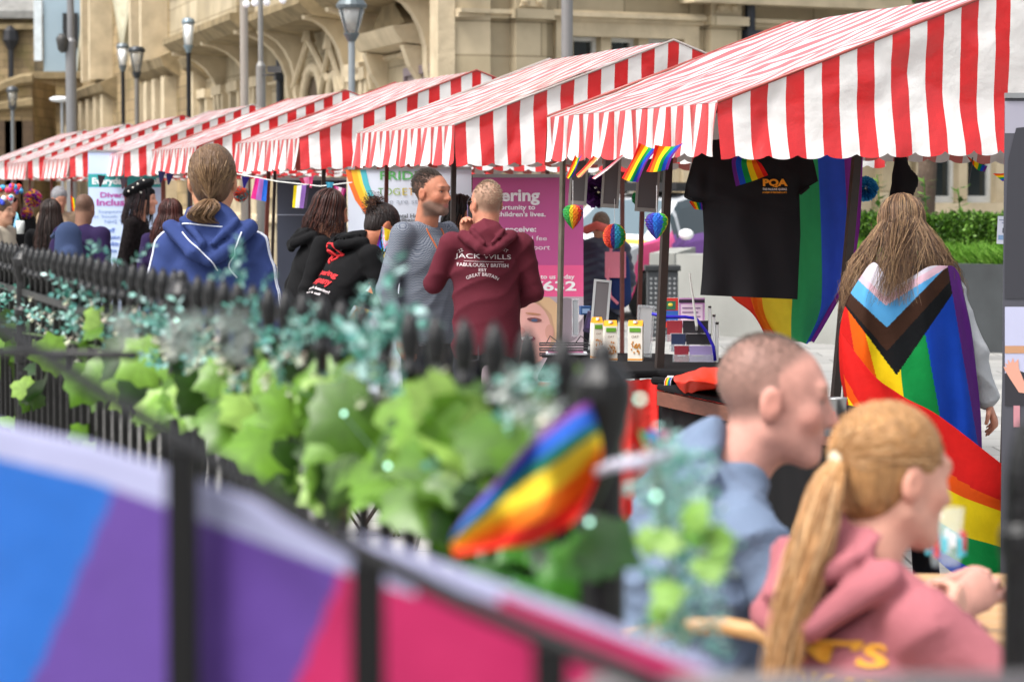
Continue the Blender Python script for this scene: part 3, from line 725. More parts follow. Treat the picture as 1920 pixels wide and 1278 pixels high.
# bays: overhang with curved brackets below
def bay(s0, s1, o, z, zt, nb):
    T = WB(); T.b(s0, s1, 0, o, z+.35, zt); x = T.build('bay', M_st1, wing)
    WB().pr([(0, z-.1), (o-.1, z), (o+.16, z+.22), (o+.16, z+.36), (0, z+.42)], s0-.16, s1+.16).build('bay_cornice', M_trimd, x)
    WB().pr([(0, z+1.35), (o+.1, z+1.4), (o+.16, z+1.6), (0, z+1.7)], s0-.12, s1+.12).build('bay_sill', M_trim, x)
    for i in range(nb):
        sc = s0+.15+(s1-s0-.7)*i/max(1, nb-1)
        pf = [(0, z-1.45), (.16, z-1.45), (.2, z-1.25)]+[(.18+(o-.2)*(1-math.cos(t*PI/2/6)), z-1.2+1.15*math.sin(t*PI/2/6)) for t in range(1, 7)]+[(o, z+.02), (0, z+.02)]
        WB().pr(pf, sc, sc+.32).build('bracket', M_trim, x)
    for i in range(3):
        sc = s0+.5+(s1-s0-1)*i/3
        w_ = WB().b(sc+.2, sc+(s1-s0-1)/3-.2, o, o+.02, z+1.9, z+3.4).build('window', M_glass, x)
    m = WB().b(s0+.45, s1-.45, o+.02, o+.09, z+1.75, z+1.88); m.build('bay_trim', M_trim, x)
bay(1.0, 6.5, .95, 4.95, 9, 2)
bay(8.2, 14.2, .95, 4.95, 9, 2)
bay(ws(560), ws(420), 1.3, 5.0, 9.2, 3)
# doorway hood and framed plaque nearest the corner
h = WB().pr([(0, 4.1), (.45, 4.15), (.55, 4.3), (.62, 4.42), (0, 4.5)], 1.9, 5.6).build('door_hood', M_trim, wing)
[WB().pr([(0, 3.2), (.1, 3.2), (.14, 3.5), (.3, 3.75), (.42, 4.1), (0, 4.1)], q_, q_+.3).build('scroll_bracket', M_trim, h) for q_ in (1.95, 5.2)]
WB().poly([(2.4, 4.5), (3.75, 5.1), (5.2, 4.5)], 0, .3).build('carved_pediment', M_trimd, h)
q = WB().b(1.0, 3.1, .03, .1, 2.2, 3.62).build('plaque', mat('grey mauve plaque', '#8d7f7c', rough=.6, var=.05), wing)
fr = WB(); fr.b(.9, 3.2, .02, .16, 3.62, 3.76).b(.9, 1.0, .02, .16, 2.1, 3.62).b(3.1, 3.2, .02, .16, 2.1, 3.62); fr.build('plaque_frame', mat('mauve plaque frame', '#75676a', rough=.6), q)
def wing_window(s0, s1, z0, z1, arch=False, mm=M_glass):
    fr = WB()
    if arch:
        c = (s0+s1)/2; r = (s1-s0)/2
        pts = [(s0, z0), (s1, z0), (s1, z1-r*1.3)]+[(c+r*math.cos(t*PI/10)**.8, z1-r*1.3+r*1.3*math.sin(t*PI/10)) for t in range(1, 5)]+[(c, z1)]+[(c-r*math.cos(t*PI/10)**.8, z1-r*1.3+r*1.3*math.sin(t*PI/10)) for t in range(4, 0, -1)]+[(s0, z1-r*1.3)]
        f = WB().poly(pts, .0, .05).build('archway', M_cavity, wing)
        m = WB(); P = pts[2:]+[pts[0]]
        P = [(s1, z0)]+pts[2:]+[(s0, z0)]
        pp = [Vector((-a, -.12, z)) for a, z in P]; m.tube(pp, .11, 6); m.build('arch_moulding', M_trim, f, smooth=True)
        m = WB(); m.tube([Vector((-(s1+.7), -.18, z1-.35)), Vector((-c, -.22, z1+.55)), Vector((-(s0-.7), -.18, z1-.35))], .07, 6); m.tube([Vector((-c, -.22, z1+.5)), Vector((-c, -.22, z1+.95))], [.16, .05], 6); m.build('arch_hood', M_trim, f)
    else:
        f = WB().b(s0, s1, .0, .03, z0, z1).build('window', mm, wing)
        m = WB(); m.b(s0-.28, s0, 0, .2, z0-.1, z1+.1).b(s1, s1+.28, 0, .2, z0-.1, z1+.1).b(s0-.3, s1+.3, 0, .26, z1+.1, z1+.32).b((s0+s1)/2-.06, (s0+s1)/2+.06, .03, .12, z0, z1); m.build('window_surround', M_trim, f)
wing_window(ws(600)-1.3, ws(600)+1.3, .2, 4.15, True)
wing_window(ws(635)-.8, ws(635)+.2, .2, 3.9, True)
wing_window(6.9, 7.8, 1.5, 3.7); wing_window(ws(690)-.6, ws(690)+.6, 1.5, 3.6)
for p in (500, 455, 425, 395): wing_window(ws(p)-.5, ws(p)+.5, 1.6, 3.9)
for a, b2, o_, z in ((ws(400), ws(378), .5, 4.8), (ws(340), ws(278), .45, 5.05), (ws(222), ws(158), .45, 4.9)):
    WB().pr([(0, z-.3), (o_, z), (o_+.1, z+.25), (0, z+.5)], a, b2).build('drip_mould', M_trimd, wing)
for c in (385, 330, 312, 296, 283, 212, 198, 184, 170):
    s_ = ws(c); WB().b(s_-.35, s_+.35, .0, .35, .3, 4.8).build('buttress', M_trim, wing)
    WB().b(s_+.5, s_+1.4, 0, .04, 1.2, 4.4).build('window', M_cavity, wing)
for c, hw in ((305, 1.4), (205, 1.4)):
    s_ = ws(c); zt = nz0+6
    t = WB().b(s_-hw, s_+hw, 0, .5, 5.3, 12).build('buttress', M_st2, wing)
    WB().poly([(s_-hw*.5, 5.6), (s_+hw*.5, 5.6), (s_+hw*.5, 8.6), (s_, 10), (s_-hw*.5, 8.6)], .5, .54).build('lancet', M_cavity, t)
    [WB().b(q_, q_+.5, .0, .75, 5.3, 9.2).build('buttress_pier', M_trim, t) for q_ in (s_-hw-.1, s_+hw-.4)]
    WB().pr([(0, 9.1), (.85, 9.2), (.95, 9.5), (0, 9.8)], s_-hw-.2, s_+hw+.2).build('weathering', M_trimd, t)
s_ = ws(548); m = MB(); m.tube([Vector((-s_, -.25, 0)), Vector((-s_, -.25, 9))], .085, 8); m.box(-s_-.14, -s_+.14, -.36, -.05, 4.0, 4.25); m.build('downpipe', M_pipe, wing)

# frontal block to the right of the corner
FDv = Vector((1, .587, 0)).normalized(); FRz = math.atan2(.587, 1)
def ft(px):
    u = (px-960)/FPX; return (u*Y0-C0.x)/(1-.587*u)*math.sqrt(1+.587**2)
def fY(px): return Y0+ft(px)*FDv.y
def fz(px, py): return CZ+(356-py)*fY(px)/FPX
front = root('stone_building', 'pale sandstone frontage with mullioned windows behind the two nearest stalls', 'building', C0, FRz)
zh = fz(1150, 72); zs = 1.45
xw = [(ft(1068), ft(1232)), (ft(1400)+1.2, ft(1400)+3.8)]
x3 = ft(1735); openings = [(ft(1066), ft(1276), zs, zh), (x3, x3+2.6, zs, zh), (x3+4, x3+6.6, zs, zh)]
f = MB(); x = 0
for (a, b2, z0, z1) in openings:
    f.box(x, a, 0, .4, 0, 7.5); f.box(a, b2, 0, .4, 0, z0); f.box(a, b2, 0, .4, z1, 7.5); x = b2
f.box(x, x+30, 0, .4, 0, 7.5); f.build('wall', M_st1, front)
for (a, b2, z0, z1) in openings:
    g_ = MB().box(a, b2, .25, .3, z0, z1).build('window', M_glass, front)
    fr = MB(); n_ = 3 if b2-a > 1.5 else 2
    for i in range(n_+1):
        xx = a+(b2-a)*i/n_; fr.box(xx-.1, xx+.1, .02, .27, z0, z1)
    fr.build('mullion', M_trim, g_)
    wf = MB()
    for i in range(n_):
        xa = a+(b2-a)*i/n_+.1; xb = a+(b2-a)*(i+1)/n_-.1
        wf.box(xa, xa+.07, .18, .249, z0, z1).box(xb-.07, xb, .18, .249, z0, z1).box(xa+.07, xb-.07, .18, .249, z1-.07, z1).box(xa+.07, xb-.07, .18, .249, z0, z0+.12).box(xa+.07, xb-.07, .18, .249, (z0+z1)/2-.03, (z0+z1)/2+.03)
    wf.build('window_frame', M_white, g_)
    sr = MB(); sr.box(a-.3, a, -.1, .05, z0-.2, z1+.3).box(b2, b2+.3, -.1, .05, z0-.2, z1+.3).box(a, b2, -.1, .05, z1, z1+.3).box(a-.4, b2+.4, -.16, -.1, z1+.3, z1+.42).box(a-.1, b2+.1, -.2, .05, z0-.2, z0); sr.build('window_surround', M_trim, g_)
zc = fz(900, 36)
for (z, h_, o_, nm) in ((zc, .14, .14, 'string_course'), (zc+.5, .12, .1, 'string_course'), (fz(1400, 14), .5, .5, 'cornice')):
    MB().box(0 if nm != 'cornice' else ft(1270), 32, -o_, 0, z, z+h_).box(0 if nm != 'cornice' else ft(1270), 32, -o_-.08, -o_, z+h_*.5, z+h_).build(nm, M_trim, front)
for pa, pb in ((955, 1012), (1318, 1375), (1640, 1690)):
    a, b2 = ft(pa), ft(pb); p = MB().box(a, b2, -.22, 0, 0, zc).box(a, b2, -.22, 0, zc+.15, 7.5).box(a-.08, b2+.08, -.34, 0, zc, zc+.149).build('pilaster', M_st1, front)
    c = (a+b2)/2; cv = MB()
    for k in (-1, 0, 1): cv.ball((c+k*.13, -.24, zc+.3+.12*(k == 0)), .08, 8)
    cv.prism([(a+.06, zc+.2), (b2-.06, zc+.2), (c, zc+.62)], -.25, -.2); cv.build('carving', M_trim, p)
m = MB(); a = ft(1392); m.tube([(a, -.2, 0), (a, -.2, 7.4)], .09, 8); m.box(a-.15, a+.15, -.35, -.05, fz(1392, 82), fz(1392, 60)); m.build('downpipe', M_pipe, front)

# blue clad stair box on a stone base, far left
def fbox(px0, px1, Y, d, z0, z1, mb=None):
    a = atx(px0, Y).x; b2 = atx(px1, Y).x; return (mb or MB()).box(a, b2, Y, Y+d, z0, z1)
M_clad = mat('pale blue grey cladding', '#8fa3b0', rough=.5, var=.06, vscale=1)
Yb = 104.0; zb = at(100, 135, Yb).z
T = root('blue_clad_building', 'pale blue metal clad block standing on a stone base at upper left', 'building', atx(100, Yb))
def wbuild(mb, name, m, T, **k): return mb.build(name, m, T, world=True, **k)
wbuild(fbox(84, 163, Yb, 8, zb, zb+14), 'wall', M_clad, T)
a = atx(84, Yb).x; b2 = atx(60, Yb).x; mb = MB(); mb.add([(a, Yb, zb), (b2, Yb+4, zb), (b2, Yb+4, zb+14), (a, Yb, zb+14)], [(0, 3, 2, 1)]); mb.box(b2, a, Yb+4.01, Yb+7, zb, zb+14); wbuild(mb, 'side_wall', mat('light cladding', '#b5c3cc', rough=.4), T)
wbuild(fbox(66, 81, Yb-.1, .08, zb+.4, zb+2.6).box(a-1.1, a-.25, Yb-.1, Yb-.02, zb+2.9, zb+6), 'window', mat('pale reflecting glass', '#c9d3d9', rough=.15), T)
wbuild(fbox(120, 148, Yb-.1, .09, at(0, 90, Yb).z, at(0, 25, Yb).z), 'louvre', mat('black louvre', '#15171a', rough=.5), T)
wbuild(fbox(56, 166, Yb-.3, .6, zb-.25, zb), 'base_cornice', M_trimd, T)
wbuild(fbox(38, 158, Yb-.1, 9, 0, zb-.25), 'stone_base', M_st2, T)
wbuild(fbox(36, 160, Yb-.5, .4, at(0, 190, Yb).z, at(0, 180, Yb).z), 'string_course', M_trimd, T)
wbuild(fbox(60, 76, Yb-.5, .4, 0, at(0, 190, Yb).z).box(atx(120, Yb).x, atx(128, Yb).x, Yb-.3, Yb-.1, 0, 4), 'pilaster', M_trim, T)
Yf = 118.0
T = root('old_stone_building', 'old brown stone house with grey slate roof at the top left corner', 'building', atx(10, Yf))
wbuild(fbox(-260, 66, Yf, 10, 0, at(0, 22, Yf).z), 'wall', M_st2, T)
mb = MB(); z1 = at(0, 22, Yf).z; xa = atx(-260, Yf).x; xb = atx(70, Yf).x; mb.add([(xa, Yf-.5, z1), (xb, Yf-.5, z1), (xb, Yf+6, z1+6), (xa, Yf+6, z1+6)], [(0, 1, 2, 3)]); mb.box(xa, xb, Yf-.5, Yf-.2, z1-.3, z1-.01); wbuild(mb, 'roof', mat('grey roof tiles', '#7d7c78', rough=.8, var=.25, vscale=3), T)
wbuild(fbox(-260, 66, Yf-.4, .4, at(0, 56, Yf).z, at(0, 46, Yf).z), 'cornice', M_trimd, T)
mb = MB(); p = at(20, 60, Yf-.3); mb.tube([p, Vector((p.x, p.y, 2))], .12, 8); mb.lathe([(.12, -.5), (.35, -.1), (.3, .3), (.12, .5)], (p.x, p.y, at(20, 72, Yf).z), 8); wbuild(mb, 'downpipe', mat('black iron pipe', '#1c1c20', rough=.5), T)
mb = WB(); 
Yp = 96.0
T = root('stone_lodge', 'low stone lodge with sloping parapet at the left edge, under the blue block', 'building', atx(20, Yp))
mb = MB(); pf = [(atx(-200, Yp).x, 0), (atx(62, Yp).x, 0), (atx(62, Yp).x, at(0, 150, Yp).z), (atx(40, Yp).x, at(0, 152, Yp).z), (atx(-30, Yp).x, at(0, 178, Yp).z), (atx(-200, Yp).x, at(0, 200, Yp).z)]
mb.prism(pf, Yp, Yp+5); wbuild(mb, 'wall', M_st2, T)
mb = MB(); mb.tube([at(62, 148, Yp-.1), at(40, 150, Yp-.1), at(-40, 180, Yp-.1)], .2, 6); mb.tube([at(62, 192, Yp-.1), at(0, 200, Yp-.1), at(-60, 210, Yp-.1)], .18, 6); wbuild(mb, 'parapet', M_trimd, T)
mb = MB()
for px in (10, 28, 48): mb.box(atx(px, Yp).x-.3, atx(px, Yp).x+.3, Yp-.15, Yp-.02, .5, 4.0)
wbuild(mb, 'window', M_cavity, T)

# planter wall, hedge, shrubs
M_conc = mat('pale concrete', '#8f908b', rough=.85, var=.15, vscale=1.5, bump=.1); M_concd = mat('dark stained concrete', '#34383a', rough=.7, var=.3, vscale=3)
T = root('planter', 'long pale concrete planter wall behind the nearest stall', 'planter', atx(1500, 33))
A = atx(1268, 33.5); B = atx(1600, 30.6); Cc = atx(2300, 27.5); hgt = .93
def wallseg(a, b, h, th, m, name):
    d = (b-a); L = d.length; M = Matrix.Translation(a-T.location) @ Matrix.Rotation(math.atan2(d.y, d.x), 4, 'Z'); MB().box(0, L, 0, th, 0, h, M).build(name, m, T)
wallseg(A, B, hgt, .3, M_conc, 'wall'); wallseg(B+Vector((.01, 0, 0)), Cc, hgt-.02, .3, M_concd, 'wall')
mb = MB(); e = A+Vector((A.x/A.y*6+.4, 6, 0)); wallseg(A+Vector((.0, .3, 0)), e, hgt-.003, .3, M_conc, 'wall')
def leaf_mass(name, n, ptfn, size, cols, mname, blade=False):
    mb = MB(); rnd = random.Random(len(name)+n)
    for i in range(n):
        p = Vector(ptfn(rnd)); s = size*rnd.uniform(.6, 1.3); mb.color(rnd.choice(cols))
        if blade:
            d = Vector((rnd.gauss(0, .4), rnd.gauss(0, .3), 1)).normalized()*s*4; q = Vector((s*.12, 0, 0)); bend = Vector((rnd.gauss(0, 1), rnd.gauss(0, .5), -.6))*s
            mb.add([p-q, p+q, p+d*.6+q*.7+bend*.3, p+d+bend, p+d*.6-q*.7+bend*.3], [(0, 1, 2, 3, 4)])
        else:
            a = Vector((rnd.gauss(0, 1), rnd.gauss(0, 1), rnd.gauss(0, .8))).normalized(); b = a.cross(Vector((rnd.gauss(0, 1), rnd.gauss(0, 1), rnd.gauss(0, 1)))).normalized()
            mb.add([p, p+a*s*.5+b*s*.3, p+a*s, p+a*s*.5-b*s*.3], [(0, 1, 2, 3)])
    return mb
M_leaf = mat('leaf', attr=True, rough=.5, spec=.35, var=.15, vscale=8, transl=.35)
gcol = ['#41651f', '#507a25', '#36561c', '#628c30', '#2c4618', '#729c3e']
def hp(rnd, a, b, z0, z1, th, y0=.35):
    t = rnd.random(); p = a.lerp(b, t); z = z0+(z1-z0)*rnd.random()**.8; zz = z1+.12*noise.noise(Vector((t*9, 1, 3)))
    f = rnd.random()
    return (p.x, p.y+y0+th*rnd.random(), min(z, zz)) if f < .5 else (p.x, p.y+y0+.1*rnd.random(), min(z, zz))
for nm, a, b, z0, z1, lab in (('hedge', atx(1560, 31.6), atx(2150, 28.4), .8, 1.42, 'clipped green hedge growing in the planter'),):
    T = root(nm, lab, 'hedge', a)
    mb = leaf_mass(nm, 26000, lambda r: hp(r, a, b, z0, z1, 1.3, .9), .055, gcol, ''); wbuild(mb, 'foliage', M_leaf, T)
    mb = MB(); 
    for i in range(40):
        p = a.lerp(b, (i+.5)/40)+Vector((0, 1.1, 0)); mb.tube([Vector((p.x, p.y, .7)), Vector((p.x+.1, p.y+.2, 1.3))], .012, 4)
    wbuild(mb, 'stems', mat('twig', '#3a2e20', rough=.9), T)
a = atx(1600, 30.8); b = atx(2100, 28.2)
mb = leaf_mass('planter_grass', 9000, lambda r: hp(r, a, b, .78, .86, .9, .35), .075, ['#5c8f2a', '#6fa236', '#4b7a22', '#82ac46'], '', True); o = mb.build('grass_clumps', M_leaf); tag(o, kind='stuff')
for i, (px, h1, lab) in enumerate(((1648, 1.75, 'tall leafy weed left of the black hanging garment'), (1735, 1.72, 'tall leafy weed right of the black hanging garment'), (1800, 1.6, 'leafy weed rising over the hedge near the right window'))):
    Yw = 31.6; p = atx(px, Yw); T = root('weed_plant', lab, 'plant', (p.x, p.y, .8), group='tall weeds above the hedge')
    mb = MB().color('#5d8a34'); mb.tube([(0, 0, 0), (.02, 0, (h1-.8)*.6), (-.02, .02, h1-.8+.1)], .008, 5); mb.build('stem', M_leaf, T)
    rr = random.Random(i); mb = MB()
    for k in range(46):
        z = rr.uniform(.1, h1-.7); an = rr.uniform(0, 6.3); q = Vector((0, 0, z)); d = Vector((math.cos(an), math.sin(an), rr.uniform(-.2, .6)))*rr.uniform(.08, .16); s = d.cross(Vector((0, 0, 1))).normalized()*.035
        mb.color(rr.choice(gcol)); mb.add([q, q+d*.5+s, q+d, q+d*.5-s], [(0, 1, 2, 3)])
    mb.build('leaves', M_leaf, T)
# tree whose lowest leaves show above the near canopy
Yt = 39.0; p = atx(1725, Yt); T = root('tree', 'leafy tree whose lowest branches show above the nearest canopy', 'tree', p)
mb = MB().color('#5a4a38'); mb.tube([(0, 0, 0), (.1, 0, 2), (0, .1, 4.4), (.1, .2, 6)], [.16, .13, .1, .05], 8); 
for k in range(7): 
    an = k*.9; mb.tube([(0, .1, 3.9+.2*k), (math.cos(an)*.6, .1+math.sin(an)*.6, 4.5+.2*k), (math.cos(an)*1.1, .1+math.sin(an)*1.1, 4.9+.22*k)], [.05, .035, .015], 5)
mb.build('trunk', mat('tree bark', '#54463a', rough=.95, bump=.5, bscale=20, var=.3), T, smooth=True)
def tp(r):
    while True:
        v = Vector((r.uniform(-1, 1), r.uniform(-1, 1), r.uniform(-1, 1)))
        if v.length < 1 and noise.noise(v*2.5) > -.12: return (v.x*1.25, v.y*1.25, 5.7+v.z*1.45)
leaf_mass('tree', 9000, tp, .11, gcol, '').build('crown', M_leaf, T)

# parked car in rainbow wrap (3/4 view, nose to camera left)
def car():
    T = root('parked_car', 'white estate car with pink, purple and blue wrap behind the planter', 'car', atx(1215, 38.2), math.radians(55))
    # local: x forward(-) ... nose towards -x, width along y; near side is -y
    prof = [(-2.1, .32), (-2.16, .55), (-2.1, .78), (-1.9, .93), (-1.1, 1.05), (-.35, 1.52), (.3, 1.62), (1.5, 1.58), (2.05, 1.05), (2.15, .8), (2.12, .35)]
    hwid = lambda x, z: .86-(.18*max(0, (z-1.0))/.6)-.06*max(0, abs(x)-1.7)/.4
    wrap = lambda x, z: '#b8bcc0' if z > 1.06 or x < -1.72 else ('#e84c86' if x < -1.25 else '#e86098' if x < -.95 else '#7a4a9c' if x < -.1 else '#2a56c8')
    mb = MB(); nx = 60
    def topz(x):
        for (a, za), (b, zb_) in zip(prof[1:-1], prof[2:]):
            if a <= x <= b: t = (x-a)/(b-a); return za+(zb_-za)*t
        return .6
    xs = [-2.1+4.2*i/nx for i in range(nx+1)]; rows = 14; vs = []; W0_ = {}
    wheels = (-1.3, 1.32)
    def botz(x):
        z = .28
        for wx in wheels:
            d = abs(x-wx)
            if d < .39: z = max(z, .3+math.sqrt(.39**2-d*d))
        return z
    for sy in (-1, 1):
        vs = []
        for x in xs:
            zt = topz(x); z0 = min(botz(x), zt-.05)
            for j in range(rows+1): z = z0+(zt-z0)*j/rows; vs.append((x, sy*hwid(x, z)*(1-.03*(j == rows)), z))
        fs = []; cs = []
        for i in range(nx):
            for j in range(rows):
                a = i*(rows+1)+j; q = (a, a+rows+1, a+rows+2, a+1); fs.append(q if sy < 0 else q[::-1]); x = xs[i]; z = vs[a][2]
                glass = z > 1.02 and -.75+(.2*(z > 1.3)) < x < 1.7 and z < topz(x)-.07 and min(abs(x-.35), abs(x-1.2), abs(x+.55)) > .05
                cs.append(lin('#39464c') if glass else lin(wrap(x-(z-.6)*.5, z)))
        mb.add(vs, fs, cs)
    vs = []
    for x in xs:
        zt = topz(x)
        for j in range(9): y = -1+2*j/8; w_ = hwid(x, zt); vs.append((x, y*w_*.97, zt+.03*(1-y*y)))
    fs = []; cs = []
    for i in range(nx):
        for j in range(8):
            a = i*9+j; fs.append((a, a+9, a+10, a+1)); cs.append(lin('#55666e') if -1.12 < xs[i] < -.38 and 0 < j < 7 else lin('#b4b8bc') if xs[i] > -1.1 else lin('#efc23a' if -1.6 < xs[i] < -1.3 and j < 3 else '#dfe1e2'))
    mb.add(vs, fs, cs)
    mb.color('#c9cccf').add([(-2.1, -.8, .3), (-2.1, .8, .3), (-2.1, .8, .62), (-2.1, -.8, .62)], [(0, 3, 2, 1)]); mb.color('#141414').box(-2.15, -2.08, -.5, .5, .42, .6)
    mb.build('body', mat('car paint', attr=True, rough=.3, spec=.5, var=.02), T)
    for wx in wheels:
        for sy in (-1, 1):
            R = Matrix.Rotation(PI/2, 3, 'X'); c = (wx, sy*.8, .32)
            o = MB().lathe([(.2, -.1), (.3, -.1), (.325, -.06), (.325, .06), (.3, .1), (.2, .1)], c, 22, R).build('wheel', mat('tyre rubber', '#161617', rough=.85), T, smooth=False)
            rm = MB().lathe([(.0, -.07), (.2, -.09), (.21, .09), (0, .07)], c, 20, R)
            for k in range(5):
                a = k*2*PI/5; rm.tube([(wx, sy*.9, .32), (wx+math.cos(a)*.19, sy*.89, .32+math.sin(a)*.19)], .022, 5)
            rm.build('rim', mat('alloy rim', '#8c8e90', rough=.3, metal=.8), o)
    for sy in (-1, 1):
        MB().color('#eceeef').ball((-.62, sy*.98, 1.1), .1, 10, (.7, 1.1, .75)).build('wing_mirror', mat('car paint', attr=True), T, smooth=True)
        MB().ball((-2.02, sy*.62, .72), .14, 10, (.5, 1.2, .7)).build('headlight', mat('clear lens', '#d8dde0', rough=.1), T, smooth=True)
    MB().box(-.2, 1.4, -.5, .5, 1.66, 1.69).box(.0, .3, -.45, .45, 1.69, 1.78).build('roof_bar', mat('black plastic', '#1a1a1c', rough=.5), T)
car()
# perforated litter bin
T = root('litter_bin', 'dark perforated metal litter bin in front of the planter wall', 'bin', atx(1242, 31.8))
mb = MB().color('#3c3f42').box(-.17, .17, -.15, .15, .04, .78).color('#2c2e30').box(-.2, .2, -.18, .18, .78, .84)
mb.build('bin_body', mat('bin metal', attr=True, rough=.5, metal=.3), T, bevel=.01)
mb = MB().color('#8a8d8e')
for i in range(6):
    for j in range(12): mb.ball((-.13+.052*i, -.152, .1+.054*j), .014, 6, (1, .3, 1))
mb.build('perforations', mat('perforation light', attr=True, rough=.6), T)

# lamp posts, masts
def mast(name, lab, px, Y, r, ztop, col, r2=None, zsplit=None, extra=None, cat='lamp post', group=None):
    p = atx(px, Y); T = root(name, lab, cat, p, group=group)
    mm = mat('post '+col, col, rough=.4, metal=.3, var=.06)
    z0 = zsplit if zsplit is not None else ztop
    pr = [(r*1.25, 0), (r*1.25, .3), (r, .35), (r, z0)]
    if zsplit is not None: pr += [(r2, z0+.06), (r2, ztop)]
    MB().lathe(pr, (0, 0, 0), 14).build('post', mm, T, smooth=False)
    return T
G = 'grey masts behind the stalls'
T = mast('lamp_post', 'thick grey two stage mast carrying a loudspeaker, before the blue clad block', 135, 52, .1, 9, '#7b7b7c', .065, at(135, 78, 52).z, group=G)
MB().color('#3a3a38').lathe([(.04, -.16), (.09, -.1), (.11, .1), (.05, .18)], (-.14, -.1, at(0, 83, 52).z), 10, Matrix.Rotation(.3, 3, 'X')).build('loudspeaker', mat('grey horn', attr=True, rough=.5), T, smooth=True)
T = mast('lamp_post', 'tall plain grey mast with floodlights, left of a pair', 459, 38, .055, 8, '#9a938a', group=G)
for k, (x, y) in enumerate(((462, 8), (478, 6))): 
    q = at(x, y, 37.8)-T.location; MB().ball(q, .05, 12, (1, .6, 1)).build('floodlight', mat('floodlight lens', '#eef0f4', rough=.1, var=0), T, smooth=True)
T = mast('lamp_post', 'tall two stage grey mast with floodlights, right of a pair', 490, 38.5, .065, 8, '#84837f', .035, at(0, 124, 38.5).z, group=G)
for k, (x, y) in enumerate(((500, 5), (530, 1))): 
    q = at(x, y, 38.2)-T.location; MB().ball(q, .05, 12, (1, .6, 1)).build('floodlight', mat('floodlight lens', '#eef0f4', rough=.1, var=0), T, smooth=True)
mb = MB().tube([at(492, 141, 38.4)-T.location, at(517, 141, 38.4)-T.location, at(518, 130, 38.4)-T.location], .012, 6); mb.box(*sum(([a_-.1*d_, a_+.06*d_] for a_, d_ in zip(at(518, 129, 38.4)-T.location, (1.1, 1, .5))), [])); mb.build('camera_arm', mat('dark grey metal', '#4a4a4a', rough=.5), T)
T = mast('lamp_post', 'thick plain grey mast rising behind the second canopy', 1063, 27, .055, 7, '#807f7e', group=G)
def lantern(T, z, w, h, dark='#5b6468', glass='#aeb4b6', post_r=.04):
    mb = MB().color(dark); mb.lathe([(post_r*1.2, z-.35*h), (post_r*2.4, z-.05*h), (post_r*2.4, z), (post_r*1.6, z)], (0, 0, 0), 12); mb.lathe([(w*.5, z+h), (w*.52, z+h+.04), (w*.4, z+h+.1), (.02, z+h+.12)], (0, 0, 0), 16)
    for k in range(4):
        a = PI/4+k*PI/2; mb.tube([(post_r*2*math.cos(a), post_r*2*math.sin(a), z), (w*.48*math.cos(a), w*.48*math.sin(a), z+h)], .012, 5)
    b = mb.build('lantern', mat('lantern metal', attr=True, rough=.4, metal=.4), T)
    MB().lathe([(post_r*2.1, z+.01), (w*.45, z+h-.01)], (0, 0, 0), 14).build('glass', mat('lantern glass '+glass, glass, rough=.1, alpha=.45 if glass != '#f2f2ee' else 1, var=.05), b, smooth=True)
T = mast('street_lamp', 'grey street lamp with a flared lantern, centre left above the canopies', 660, 34, .04, at(0, 62, 34).z, '#8a9296', cat='street lamp'); lantern(T, at(0, 62, 34).z, .36, .29)
T = mast('street_lamp', 'dark square street lamp beside the white headed lamp', 258, 60, .05, at(0, 140, 60).z, '#74706a', cat='street lamp'); lantern(T, at(0, 135, 60).z, .36, .42, '#2e3236', '#989a98')
T = mast('street_lamp', 'slender black street lamp with white lantern head at left, nearer the mast', 232, 66, .045, at(0, 125, 66).z, '#1a1b1e', cat='street lamp'); lantern(T, at(0, 123, 66).z, .3, .4, '#60686c', '#f2f2ee')
T = mast('street_lamp', 'slender black street lamp with white lantern head between two gables', 355, 56, .045, at(0, 95, 56).z, '#17181c', cat='street lamp'); lantern(T, at(0, 85, 56).z, .26, .42, '#77868e', '#f2f2ee')
T = mast('street_lamp', 'faint grey street lamp with open lantern at the far left edge', 25, 62, .04, at(0, 200, 62).z, '#707476', cat='street lamp'); lantern(T, at(0, 198, 62).z, .26, .3, '#44484c', '#a0a09a')
T = mast('street_lamp', 'low white dish lamp left of the thick mast', 118, 64, .04, at(0, 190, 64).z, '#8c9094', cat='street lamp'); MB().ball((-.05, 0, at(0, 186, 64).z), .24, 12, (1, .6, .28)).build('dish', mat('white dish', '#dfe3e6', rough=.3), T, smooth=True)
# ---------------------------------------------------------------- what hangs and stands at the stalls
M_flag = mat('printed flag cloth', attr=True, rough=.75, spec=.2, var=.05, vscale=20, transl=.4, bump=.15, bscale=60)
M_print = mat('printed board', attr=True, rough=.45, var=.02)
M_cotton = cloth('black t-shirt cotton', '#1c1c1f', var=.1)
def facecam(p):          # matrix with x right, y up, z towards the camera at p
    z = Vector((-p.x, -p.y, 0)).normalized(); y = Vector((0, 0, 1)); x = y.cross(z); return Matrix((( x.x, y.x, z.x, p.x), (x.y, y.y, z.y, p.y), (x.z, y.z, z.z, p.z), (0, 0, 0, 1)))
def rel(T, M): return Matrix.Translation(-T.location) @ M
def planeM(tl, tr, bl):  # x right, y up, z out; origin top-left
    x = (tr-tl).normalized(); y = (tl-bl).normalized(); z = x.cross(y).normalized(); y = z.cross(x)
    return Matrix(((x.x, y.x, z.x, tl.x), (x.y, y.y, z.y, tl.y), (x.z, y.z, z.z, tl.z), (0, 0, 0, 1)))
